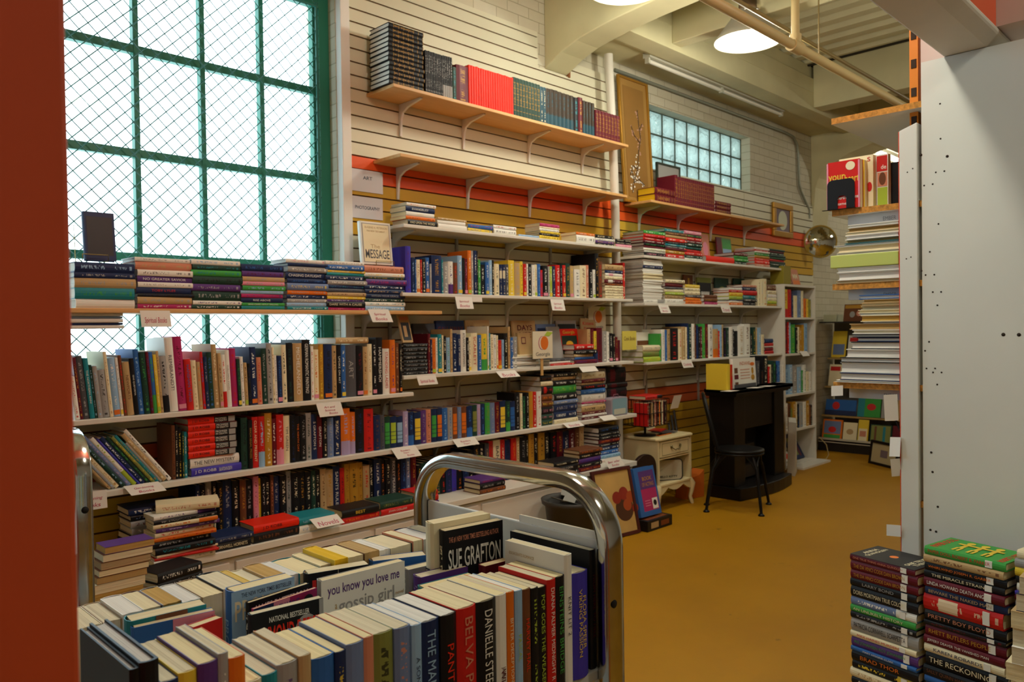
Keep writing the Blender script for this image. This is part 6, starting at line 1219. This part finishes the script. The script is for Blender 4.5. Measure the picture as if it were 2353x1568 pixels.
for k in range(21): a = math.pi*k/20; pts.append(bl-fx*(.02+.10*max(0, math.sin(a))**.6)+fy*(-.17*math.cos(a))*(1.0)+Vector((0, 0, .02+.42*max(0, math.sin(a))**.62)))
m.tube(pts, .013, 8); m.build('back_hoop', M_blackm, t)
m = MB(); pts = []
for k in range(17): a = math.pi*k/16; pts.append(bl-fx*(.015+.07*max(0, math.sin(a))**.6)+fy*(-.09*math.cos(a))+Vector((0, 0, .02+.28*max(0, math.sin(a))**.62)))
m.tube(pts, .009, 8); m.build('inner_hoop', M_blackm, t)
# ---------------------------------------------------------------- floor piles at the column end of the base cabinet
def simple_stack(P, R, I, toks, where, L, dep, kind='novel', hard=False, noun='book', paper='c', rot=.05):
    items = [(a, b, s, th, L*random.uniform(.93, 1.03), dep, tx) for a, b, s, th, tx in toks]; return flat(kind, P, R, I, items, where, hard=hard, noun=noun, paper=paper, rot=rot, jit=.008)
random.seed(12)
A = PZ(352, 1322, S7); P = Vector((A.x, -.425, S7)); 
tw = [('wh', 'gy', 'S', .022, None), ('rd', 'or', 'N', .010, None), ('cr', 'wh', 'S', .012, None), ('k', 'tl', 'S', .030, None), ('k', 'gy', 'S', .026, None), ('or', 'rd', 'S', .017, None), ('cr', 'rd', 'S', .021, None), ('pu', 'lv', 'S', .018, None), ('cr', 'or', 'L', .018, None), ('k', 'gy', 'S', .017, None), ('wh', 'pu', 'L', .018, None)]
S_ = (XA(500, S7, -.43)-XA(352, S7, -.43))
h = simple_stack((XA(356, S7, -.43), -.44, S7), (1, -.03, 0), (.03, 1, 0), tw, 'of the leaning paperback tower by the column', S_*.97, .115, 'paperback_book', rot=.08)
ob = book('paperback_book', Vector((XA(500, S7, -.44), -.47, S7+h+.001)), (0, 0, 1), Vector((.35, 1, 0)), Vector((-1, .35, 0)), .034, .125, S_*.92, 'cr', 'sa', 'S', False, 'c'); ob['label'] = 'fat cream paperback askew on top of the leaning paperback tower'
hb = [('k', 'wh', 'S', .026, None), ('br', 'k', 'S', .02, None), ('k', 'wh', 'S', .03, None), ('k', 'br', 'S', .03, None), ('gy', 'wh', 'S', .03, None), ('gy', 'dr', 'S', .03, None), ('k', 'bu', 'S', .026, None), ('nv', 'wh', 'S', .03, None)]
simple_stack((XA(300, S7, -.26), -.27, S7), (1, 0, 0), (0, 1, 0), hb, 'of the dark hardcovers behind the leaning paperback tower', .235, .16, 'novel', hard=True, rot=.03)
cr = MB().box((.80, -.83, .001), (1.12, -.60, .43)); tag(cr.build('cardboard_box', mat('cardboard', '8d6d45', .8)), 'brown cardboard box under the page-edge pile by the chrome upright', 'box')
toks = [(random.choice(['cr', 'tn', 'wh', 'br']), None, 'S', random.uniform(.022, .032), None) for k in range(8)]; z = .4315
for i, (c, _, s, th, _2) in enumerate(toks):
    L = .172; X = .875+.012*i*.6; ob = book('paperback_book', (X+.0+random.uniform(-.006, .006)+.172, -.72+.105, z), (0, 0, 1), (0, -1, 0), (-1, 0, 0), th-.0006, .106, .172, c if i < 7 else 'pu', None, 'S', False, 't' if i % 2 else 'c')
    # fore-edge to the camera: spine at the wall side
    ob.matrix_world = Matrix(((0, 0, 1, X), (0, -1, 0, -.66), (1, 0, 0, z), (0, 0, 0, 1))) ; z += th
    note('of the page-edge pile by the chrome upright', ob, PAL[c if i < 7 else 'pu'][1]+'-covered', 'paperback', 'from the bottom')
hb2 = [('k', 'wh', 'S', .028, None), ('k', 'br', 'S', .03, None), ('k', 'cr', 'S', .03, None), ('k', 'gy', 'S', .03, None), ('k', 'wh', 'S', .04, None)]
simple_stack((1.13, -.70, .001+.33), (.95, .25, 0), (-.25, .95, 0), hb2, 'of the tilted black pile between the two paperback piles', .20, .14, 'novel', hard=True, rot=.02)
tag(MB().box((1.135, -.66, .001), (1.32, -.46, .329)).build('cardboard_box', mat('cardboard', '8d6d45', .8)), 'brown cardboard box under the tilted black pile', 'box')
# ---------------------------------------------------------------- magazine and picture book display in the far room
t = thing('display_rack', 'dark stepped display rack of children\'s books past the far arch', 'display rack', (8.95, -.6, 0))
DX = 8.62; Md = mat('rack_dark', '1b1712', .5)
MB().box((DX+.02, -1.0, .0), (DX+.5, -.03, .10)).build('base', Md, t); MB().box((DX+.46, -1.0, .10), (DX+.5, -.03, 1.45)).build('back_panel', mat('rack_grey', '77746a', .6), t)
MB().box((DX+.05, -1.0, 1.435), (DX+.5, -.03, 1.45)).build('top', Md, t)
TI = [(.11, .0), (.38, .09), (.70, .18), (1.02, .27)]
for z, dx in TI: MB().box((DX+dx, -1.0, z), (DX+dx+.09, -.03, z+.018)).build('tier', mat('rack_tier_tan', 'a58a52', .6), t)
MB().box((DX+.0, -1.0, .10), (DX+.012, -.03, .15)).build('front_lip', mat('lip_white', 'bdb9a8', .5), t)
random.seed(17); n = 0
def disp(label, y0, y1, z0, z1, dx, col, specs):
    v = Vector((math.sin(.25), 0, math.cos(.25))); w = Vector((0, -1, 0)); u = w.cross(v); th = .012; o = Vector((DX+dx+.02, y0, z0+.0185)) - u*th; o.z = z0+.0190
    ob = book('picture_book', o, u, w, v, th, y0-y1, (z1-z0)/math.cos(.25), col, None, 'N', True, 'w'); ob['label'] = label; art(specs, ob, th, y0-y1, (z1-z0)/math.cos(.25))
dl = [('orange framed picture book with blue sky on the lowest display tier', -.06, -.28, 0, .22, 'or', [('r', .08, .3, .92, .92, 'bu'), ('e', .5, .5, .2, .15, 'rd'), ('r', .08, .08, .92, .25, 'gn')]), ('cream picture book with small figures on the lowest display tier', -.29, -.44, 0, .20, 'cr', [('e', .5, .5, .25, .15, 'tn')]), ('yellow and cream book with red letters on the lowest display tier', -.45, -.56, 0, .24, 'yl', [('r', .1, .0, .9, .6, 'cr'), ('r', .2, .25, .8, .5, 'sa')]), ('dark green forest picture book on the lowest display tier', -.58, -.80, 0, .2, 'dg', [('r', .05, .05, .95, .95, 'ol'), ('r', .2, .1, .3, .9, 'br'), ('r', .6, .1, .72, .9, 'tl')]), ('maroon picture book at the rack end of the lowest display tier', -.81, -.97, 0, .2, 'dr', []),
      ('wide blue picture book on the second display tier', -.06, -.40, 1, .17, 'bl', [('e', .35, .6, .12, .25, 'rd'), ('r', 0, 0, 1, .3, 'nv')]), ('green picture book with a red heart on the second display tier', -.42, -.66, 1, .24, 'gn', [('e', .6, .45, .2, .15, 'rd'), ('r', .0, .0, .3, 1, 'tl')]), ('pale picture book on the second display tier beside the green one', -.67, -.82, 1, .22, 'gy', []), ('tan picture book at the end of the second display tier', -.83, -.97, 1, .24, 'tn', []),
      ('cream and red comic book on the third display tier', -.06, -.20, 2, .24, 'cr', [('r', .1, .7, .9, .9, 'rd')]), ('gold framed painting book on the third display tier', -.22, -.46, 2, .27, 'go', [('r', .1, .08, .9, .92, 'br'), ('e', .6, .6, .2, .15, 'bl')]), ('dark book with a red star on the third display tier', -.48, -.64, 2, .22, 'k', [('e', .5, .5, .25, .2, 'rd')]), ('yellow titled book on the third display tier', -.66, -.82, 2, .26, 'ol', [('r', .1, .1, .9, .3, 'rd')]), ('red picture book at the end of the third display tier', -.83, -.97, 2, .22, 'rs', []),
      ('white magazine with red capitals on the top display tier', -.24, -.42, 3, .25, 'wh', [('r', .1, .72, .95, .9, 'rd'), ('e', .5, .3, .25, .2, 'bu')]), ('yellow magazine on the top display tier', -.06, -.22, 3, .3, 'yl', [('r', .1, .1, .9, .5, 'bu')]), ('dark magazine on the top display tier', -.44, -.60, 3, .3, 'br', [('e', .5, .5, .3, .2, 'tn')]), ('red magazine near the end of the top display tier', -.62, -.78, 3, .28, 'rd', [('r', .1, .1, .9, .4, 'lb')])]
for lb, y0, y1, ti, h, col, sp in dl: disp(lb, y0, y1, TI[ti][0], TI[ti][0]+h, TI[ti][1], col, sp)
disp('brown card game booklet leaning on top of the display rack', -.26, -.50, 1.43, 1.62, .12, 'br', [('r', .05, .75, .95, .95, 'go'), ('e', .4, .4, .12, .18, 'gy'), ('e', .7, .45, .12, .16, 'sa')])
tag(MB().box((DX+.1, -.2, 1.4515), (DX+.3, -.06, 1.53)).build('clear_tray', mat('tray_pale', 'b5b79a', .4)), 'pale tray of green pamphlets on the display rack top', 'tray')
tag(MB().box((DX+.15, -.62, 1.4515), (DX+.3, -.54, 1.60)).build('felt_figure', mat('felt_green', '7fb52a', .8), bevel=.03), 'lime green soft toy on the display rack top', 'toy')
# second rack with cover-out books, tan boards and the framed print
t = thing('display_rack', 'second dark rack with a blue picture book behind the paper tags', 'display rack', (8.8, -1.4, 0))
MB().box((8.75, -1.7, .0), (9.0, -1.06, 1.2)).build('rack_body', Md, t); 
for y in (-1.06, -1.13): MB().box((8.70, y-.06, .0), (8.73, y, 1.2)).build('tan_board', mat('board_tan', 'a5854a', .6), t)
def disp2(label, y0, y1, z0, z1, col, specs):
    u, w, v = Vector((-1, 0, 0)), Vector((0, -1, 0)), Vector((0, 0, 1)); ob = book('picture_book', (8.7495, y0, z0), u, w, v, .012, y0-y1, z1-z0, col, None, 'N', True, 'w'); ob['label'] = label; art(specs, ob, .012, y0-y1, z1-z0)
disp2('dark blue picture book with white title behind the paper tags', -1.22, -1.42, .38, .68, 'nv', [('t', 'Snow', .3, .7, .9, .85, 'wh'), ('t', 'Wonder', .2, .5, .9, .65, 'wh'), ('e', .5, .25, .3, .1, 'rd'), ('r', 0, 0, 1, .1, 'wh')]); disp2('red and black picture book over the dark blue one', -1.22, -1.42, .72, 1.0, 'k', [('r', 0, 0, 1, .4, 'rs')])
t = thing('framed_print', 'dark framed print of a small pattern leaning on the far rack', 'picture', (8.05, -.9, 0))
p0, p1 = PZ(1998, 1064, .001), PZ(2062, 1080, .001)
ex = (p1-p0); w_ = ex.length; ex.normalize(); n = ex.cross(Vector((0, 0, 1))).normalized(); ey = (Vector((0, 0, 1))-n*.15).normalized(); hh = .24; o = p0; m = MB(); fr = .024
for a, b, c, d in ((0, 0, w_, fr), (0, hh-fr, w_, hh), (0, fr, fr, hh-fr), (w_-fr, fr, w_, hh-fr)): m.obox(o+ex*a+ey*b, ex*(c-a), ey*(d-b), n*.018)
m.build('frame', mat('frame_black_brown', '120d0c', .4), t); MB().obox(o+ex*fr+ey*fr, ex*(w_-2*fr), ey*(hh-2*fr), n*.008).build('mount', mat('mount_cream', 'b8ab84', .7), t)
m = MB().obox(o+ex*w_*.38+ey*hh*.35+n*.0085, ex*w_*.25, ey*hh*.3, n*.001); m.build('printed_pattern', mat('pattern_mauve', '7a6a72', .7), t)
tag(MB().tube([(7.99, -.32, .24), (8.06, -.36, .16), (8.09, -.37, .05), (8.05, -.36, .01), (7.98, -.31, .008)], .005, 8).build('cable', mat('cable_tan', 'a8966a', .5)), 'thin tan cable looping beside the bookcase foot', 'cable')
# ================================================================ CARDS AND SHEETS
SBk = ['Spiritual', 'Books']
card('white card with red handwriting hanging from the eye-level shelf, near the first bracket', '@Z2', 875, 862, 1012, 962, -.283, SBk)
card('white card with red handwriting hanging from the eye-level shelf, nearer the white pipe', '@Z2', 1655, 885, 1762, 976, -.283, SBk)
card('blank small label beside the first card on the eye-level shelf', '@Z2', 1012, 865, 1096, 905, -.2825, [], tilt=.05)
card('white card in red hand on the window shelf end under the pale framed book', '@Z2', 160, 965, 330, 1072, -.283, SBk, skew=-.25)
card('wide white card in red hand hanging below the window stacks', '@ZW', 520, 728, 718, 838, -.283, ['Spiritual Books'])
card('white card in red hand below the matching black stack', '@Z2', 560, 1515, 715, 1590, -.283, ['Spiritual Books'], skew=-.15)
card('white card in three red lines on the art book shelf', '@ZA', 1665, 552, 1830, 645, -.293, ['Art and', 'Science', 'Books'], skew=-.15)
card('flat white card in red hand on the gardening shelf front', '@ZA', 362, 1112, 600, 1170, -.293, ['Gardening', 'Books'], tilt=.9, skew=-.3)
card('white card in red hand at the column end of the gardening shelf', '@P', 172, 1136, 245, 1178, -.2935, ['Gardening', 'Books'], tilt=.1)
card('white card in red hand below the colourful condensed novels, nearer the window', '@ZC', 740, 205, 900, 275, -.293, ['Readers', 'Digest', 'Books'], skew=-.35, tilt=.5)
card('white card in red hand below the condensed novels, over the chrome handle', '@ZC', 1145, 145, 1290, 195, -.293, ['Readers', 'Digest'], skew=-.3, tilt=.6)
card('white card in red hand on the long shelf below the dark stacks', '@ZC', 1870, 38, 1980, 68, -.293, ['Books'], skew=-.3, tilt=.9)
card('white card in red hand on the cabinet top before the pale blue pair', '@ZC', 205, 672, 385, 728, -.433, ['Novels'], skew=-.3, tilt=.8)
card('white card in red hand at the end of the cabinet top near the nightstand', '@ZC', 2145, 275, 2250, 338, -.433, ['Best seller', 'Books'], skew=-.3, tilt=.4)
card('curling white card with a red scribble on the peach sign shelf', '@Z6', 968, 705, 1148, 765, -.283, ['Books'], skew=-.3, tilt=.7)
card('white card with printed lines on the peach sign shelf near the white pipe', '@Z6', 1745, 665, 1895, 712, -.283, [], skew=-.1, tilt=.7)
card('white card below the lunch tin on the long shelf', '@Z6', 1930, 1125, 2055, 1165, -.293, [], skew=-.2, tilt=.9)
card('white card in red hand under the far white magazines', '@Z3', 515, 1385, 622, 1475, -.283, ['Cookery', 'Books'], skew=-.25)
card('white card in red hand on the far magazine shelf, nearer the bookcase', '@Z3', 1172, 1388, 1270, 1470, -.283, ['Travel'], skew=-.25)
card('white card in red hand on the lowest far shelf', '@Z4', 755, 588, 865, 674, -.283, ['Cooking'], skew=-.25)
card('small white card on the bookcase, second level', '@Z4', 2015, 498, 2090, 550, -.303, [], skew=-.4, tilt=.5)
for i, (a, b, c) in enumerate(((1316, 915, 1440), (1660, 882, 1785), (1860, 868, 1965))):
    P = PZ(1400+a*.21683, 700+b*.21683+3, MZ+.001); o = MB().obox((min(6.45, P.x), -.60, MZ+.0004), (.13, .0, 0), (.03, -.08, -.0), (0, 0, .0012))
    tag(o.build('shelf_card', mat('white_card', 'e2dfd8', .7)), ['white card flat on the mantel edge below the white cover-out book', 'white card flat on the mantel edge in the middle', 'white card flat on the mantel edge nearest the bookcase'][i], 'sign')
# sheet protectors on the slatboard
for i, (y0, y1, s, lb) in enumerate(((386, 447, 'ART', 'white sheet in a plastic sleeve reading art on the slatboard'), (449, 507, 'PHOTOGRAPHY', 'white sheet in a plastic sleeve reading photography, just below the art sheet'))):
    A = PY(808, y0, -.022); B = PY(880, y1, -.022)
    o = tag(MB().box((A.x, -.0225, B.z), (B.x, -.0205, A.z)).build('sheet_sign', mat('sleeve_white', 'd6d8de', .25)), lb, 'sign')
    m = MB(); w = B.x-A.x; h = A.z-B.z; k = .3 if i == 0 else .8; letter(m, s, (A.x+w*(.5-k/2), -.0232, B.z+h*(.56 if i == 0 else .42)), (w*k, 0, 0), (0, 0, h*.16), bold=.02); q = m.build('lettering', mat('ink_slate', '5f6d80', .5)); q.parent = o
write_labels()
# ================================================================ LAMPS
M_lampon = mat('lamp_diffuser_lit', 'ffffff', 0.5, emit=16.0, emitc='fff4dd')
M_dome = mat('lamp_dome_grey', 'a59f8e', 0.5, metal=0.1)
def pendant(loc, label, group='ceiling pendant lamps', power=38):
    x, y, z = loc; t = thing('pendant_lamp', label, 'lamp', loc, group)
    MB().lathe([(0.225, 0.0), (0.228, 0.012), (0.20, 0.045), (0.15, 0.11), (0.105, 0.17), (0.075, 0.20), (0.07, 0.21)], loc, 40).build('lamp_shade', M_dome, t)
    MB().lathe([(0.06, 0.20), (0.06, 0.30), (0.045, 0.315), (0.0, 0.315)], loc, 24).build('lamp_housing', mat('lamp_housing_brown', '5d4a35', 0.5), t)
    MB().tube([(x, y, z+.31), (x, y, 3.94)], 0.008, 8).build('suspension_rod', mat('lamp_housing_brown', '5d4a35', 0.5), t)
    MB().lathe([(0.0, -0.018), (0.10, -0.016), (0.18, -0.008), (0.222, 0.004)], loc, 40).build('diffuser', M_lampon, t)
    b = MB()
    for k in range(6):
        a = k*math.pi/3+.3; b.lathe([(0, .014), (.012, .008), (.012, -.004), (0, -.01)], (x+.082*math.cos(a), y+.082*math.sin(a), z+.19), 8)
    b.build('clamp', mat('lamp_clip_chrome', 'e0e0e0', 0.2, metal=0.9), t)
    l = bpy.data.lights.new('lamp_light', 'POINT'); l.shadow_soft_size = 0.09; l.energy = power; l.color = (1.0, 0.96, 0.80)
    o = bpy.data.objects.new('lamp_light', l); COL.objects.link(o); o.location = (x, y, z-0.13); o.parent = t; o.matrix_parent_inverse = t.matrix_basis.inverted()
    return t
LP = [((4.93, -1.17, 3.36), 'round pendant lamp with grey dome hanging before the corrugated ceiling'),
      ((3.70, -1.06, 3.385), 'pendant lamp at the top edge, only its bright lower rim in view'),
      ((1.9, -2.58, 3.37), 'pendant lamp out of view over the book cart aisle'), ((2.2, -4.6, 3.37), 'pendant lamp out of view behind the white rack'),
      ((5.4, -3.4, 3.37), 'pendant lamp out of view past the white rack'), ((9.6, -2.2, 3.37), 'pendant lamp out of view in the far room'), ((-1.0, -5.4, 3.37), 'pendant lamp out of view behind the camera')]  # the last one is an unseen lamp added to brighten the orange column
for (loc, lb), pw in zip(LP, (25, 25, 50, 32, 26, 32, 24)): pendant(loc, lb, power=pw)
# fluorescent fixture over the wall (unlit)
t = thing('fluorescent_light', 'long unlit fluorescent strip light under the ceiling slab by the brick wall', 'light', (6.1, -0.3, 3.53))
MB().box((4.98, -0.335, 3.485), (7.22, -0.265, 3.53)).build('housing', mat('fixture_white', 'b9b7a6', 0.4), t, bevel=0.004)
for a, b2 in ((5.0, 6.06), (6.12, 7.2)): MB().tube([(a, -0.3, 3.465), (b2, -0.3, 3.465)], 0.016, 10).build('fluorescent_tube', mat('tube_unlit', 'dcd9cc', 0.3), t)
b = MB()
for xx in (4.985, 6.08, 7.2): b.box((xx, -0.318, 3.445), (xx+.022, -0.282, 3.487))
b.build('tube_holder', mat('fixture_white', 'b9b7a6', 0.4), t)
# lit strips far back beyond the second arch
for i, (px, py, XX) in enumerate(((2003, 345, 10.3), (2040, 357, 10.3), (2047, 366, 11.4))):
    p = PX(px, py, XX); x0, y0 = p.x-.3, min(-.2-.3*i, p.y); dz = p.z-3.535
    t = thing('fluorescent_light', ['lit strip light beyond the far arch, nearest the long wall', 'lit strip light beyond the far arch, above the magazines on the rack', 'lit strip light deepest in the far room'][i], 'light', (x0, y0, 3.9), 'lit strip lights in the far room')
    MB().box((x0, y0-.06, 3.55+dz), (x0+1.1, y0+.06, 3.60+dz)).build('housing', mat('fixture_white', 'b9b7a6', 0.4), t)
    MB().tube([(x0+.03, y0, 3.535), (x0+1.07, y0, 3.535)], 0.03, 10).build('fluorescent_tube', mat('tube_lit', 'ffffff', 0.5, emit=14, emitc='fffbe8'), t)
    MB().tube([(x0+.2, y0, 3.60+dz), (x0+.2, y0, 3.95)], 0.006, 6).tube([(x0+.9, y0, 3.60+dz), (x0+.9, y0, 3.95)], 0.006, 6).build('suspension_rod', M_dome, t)
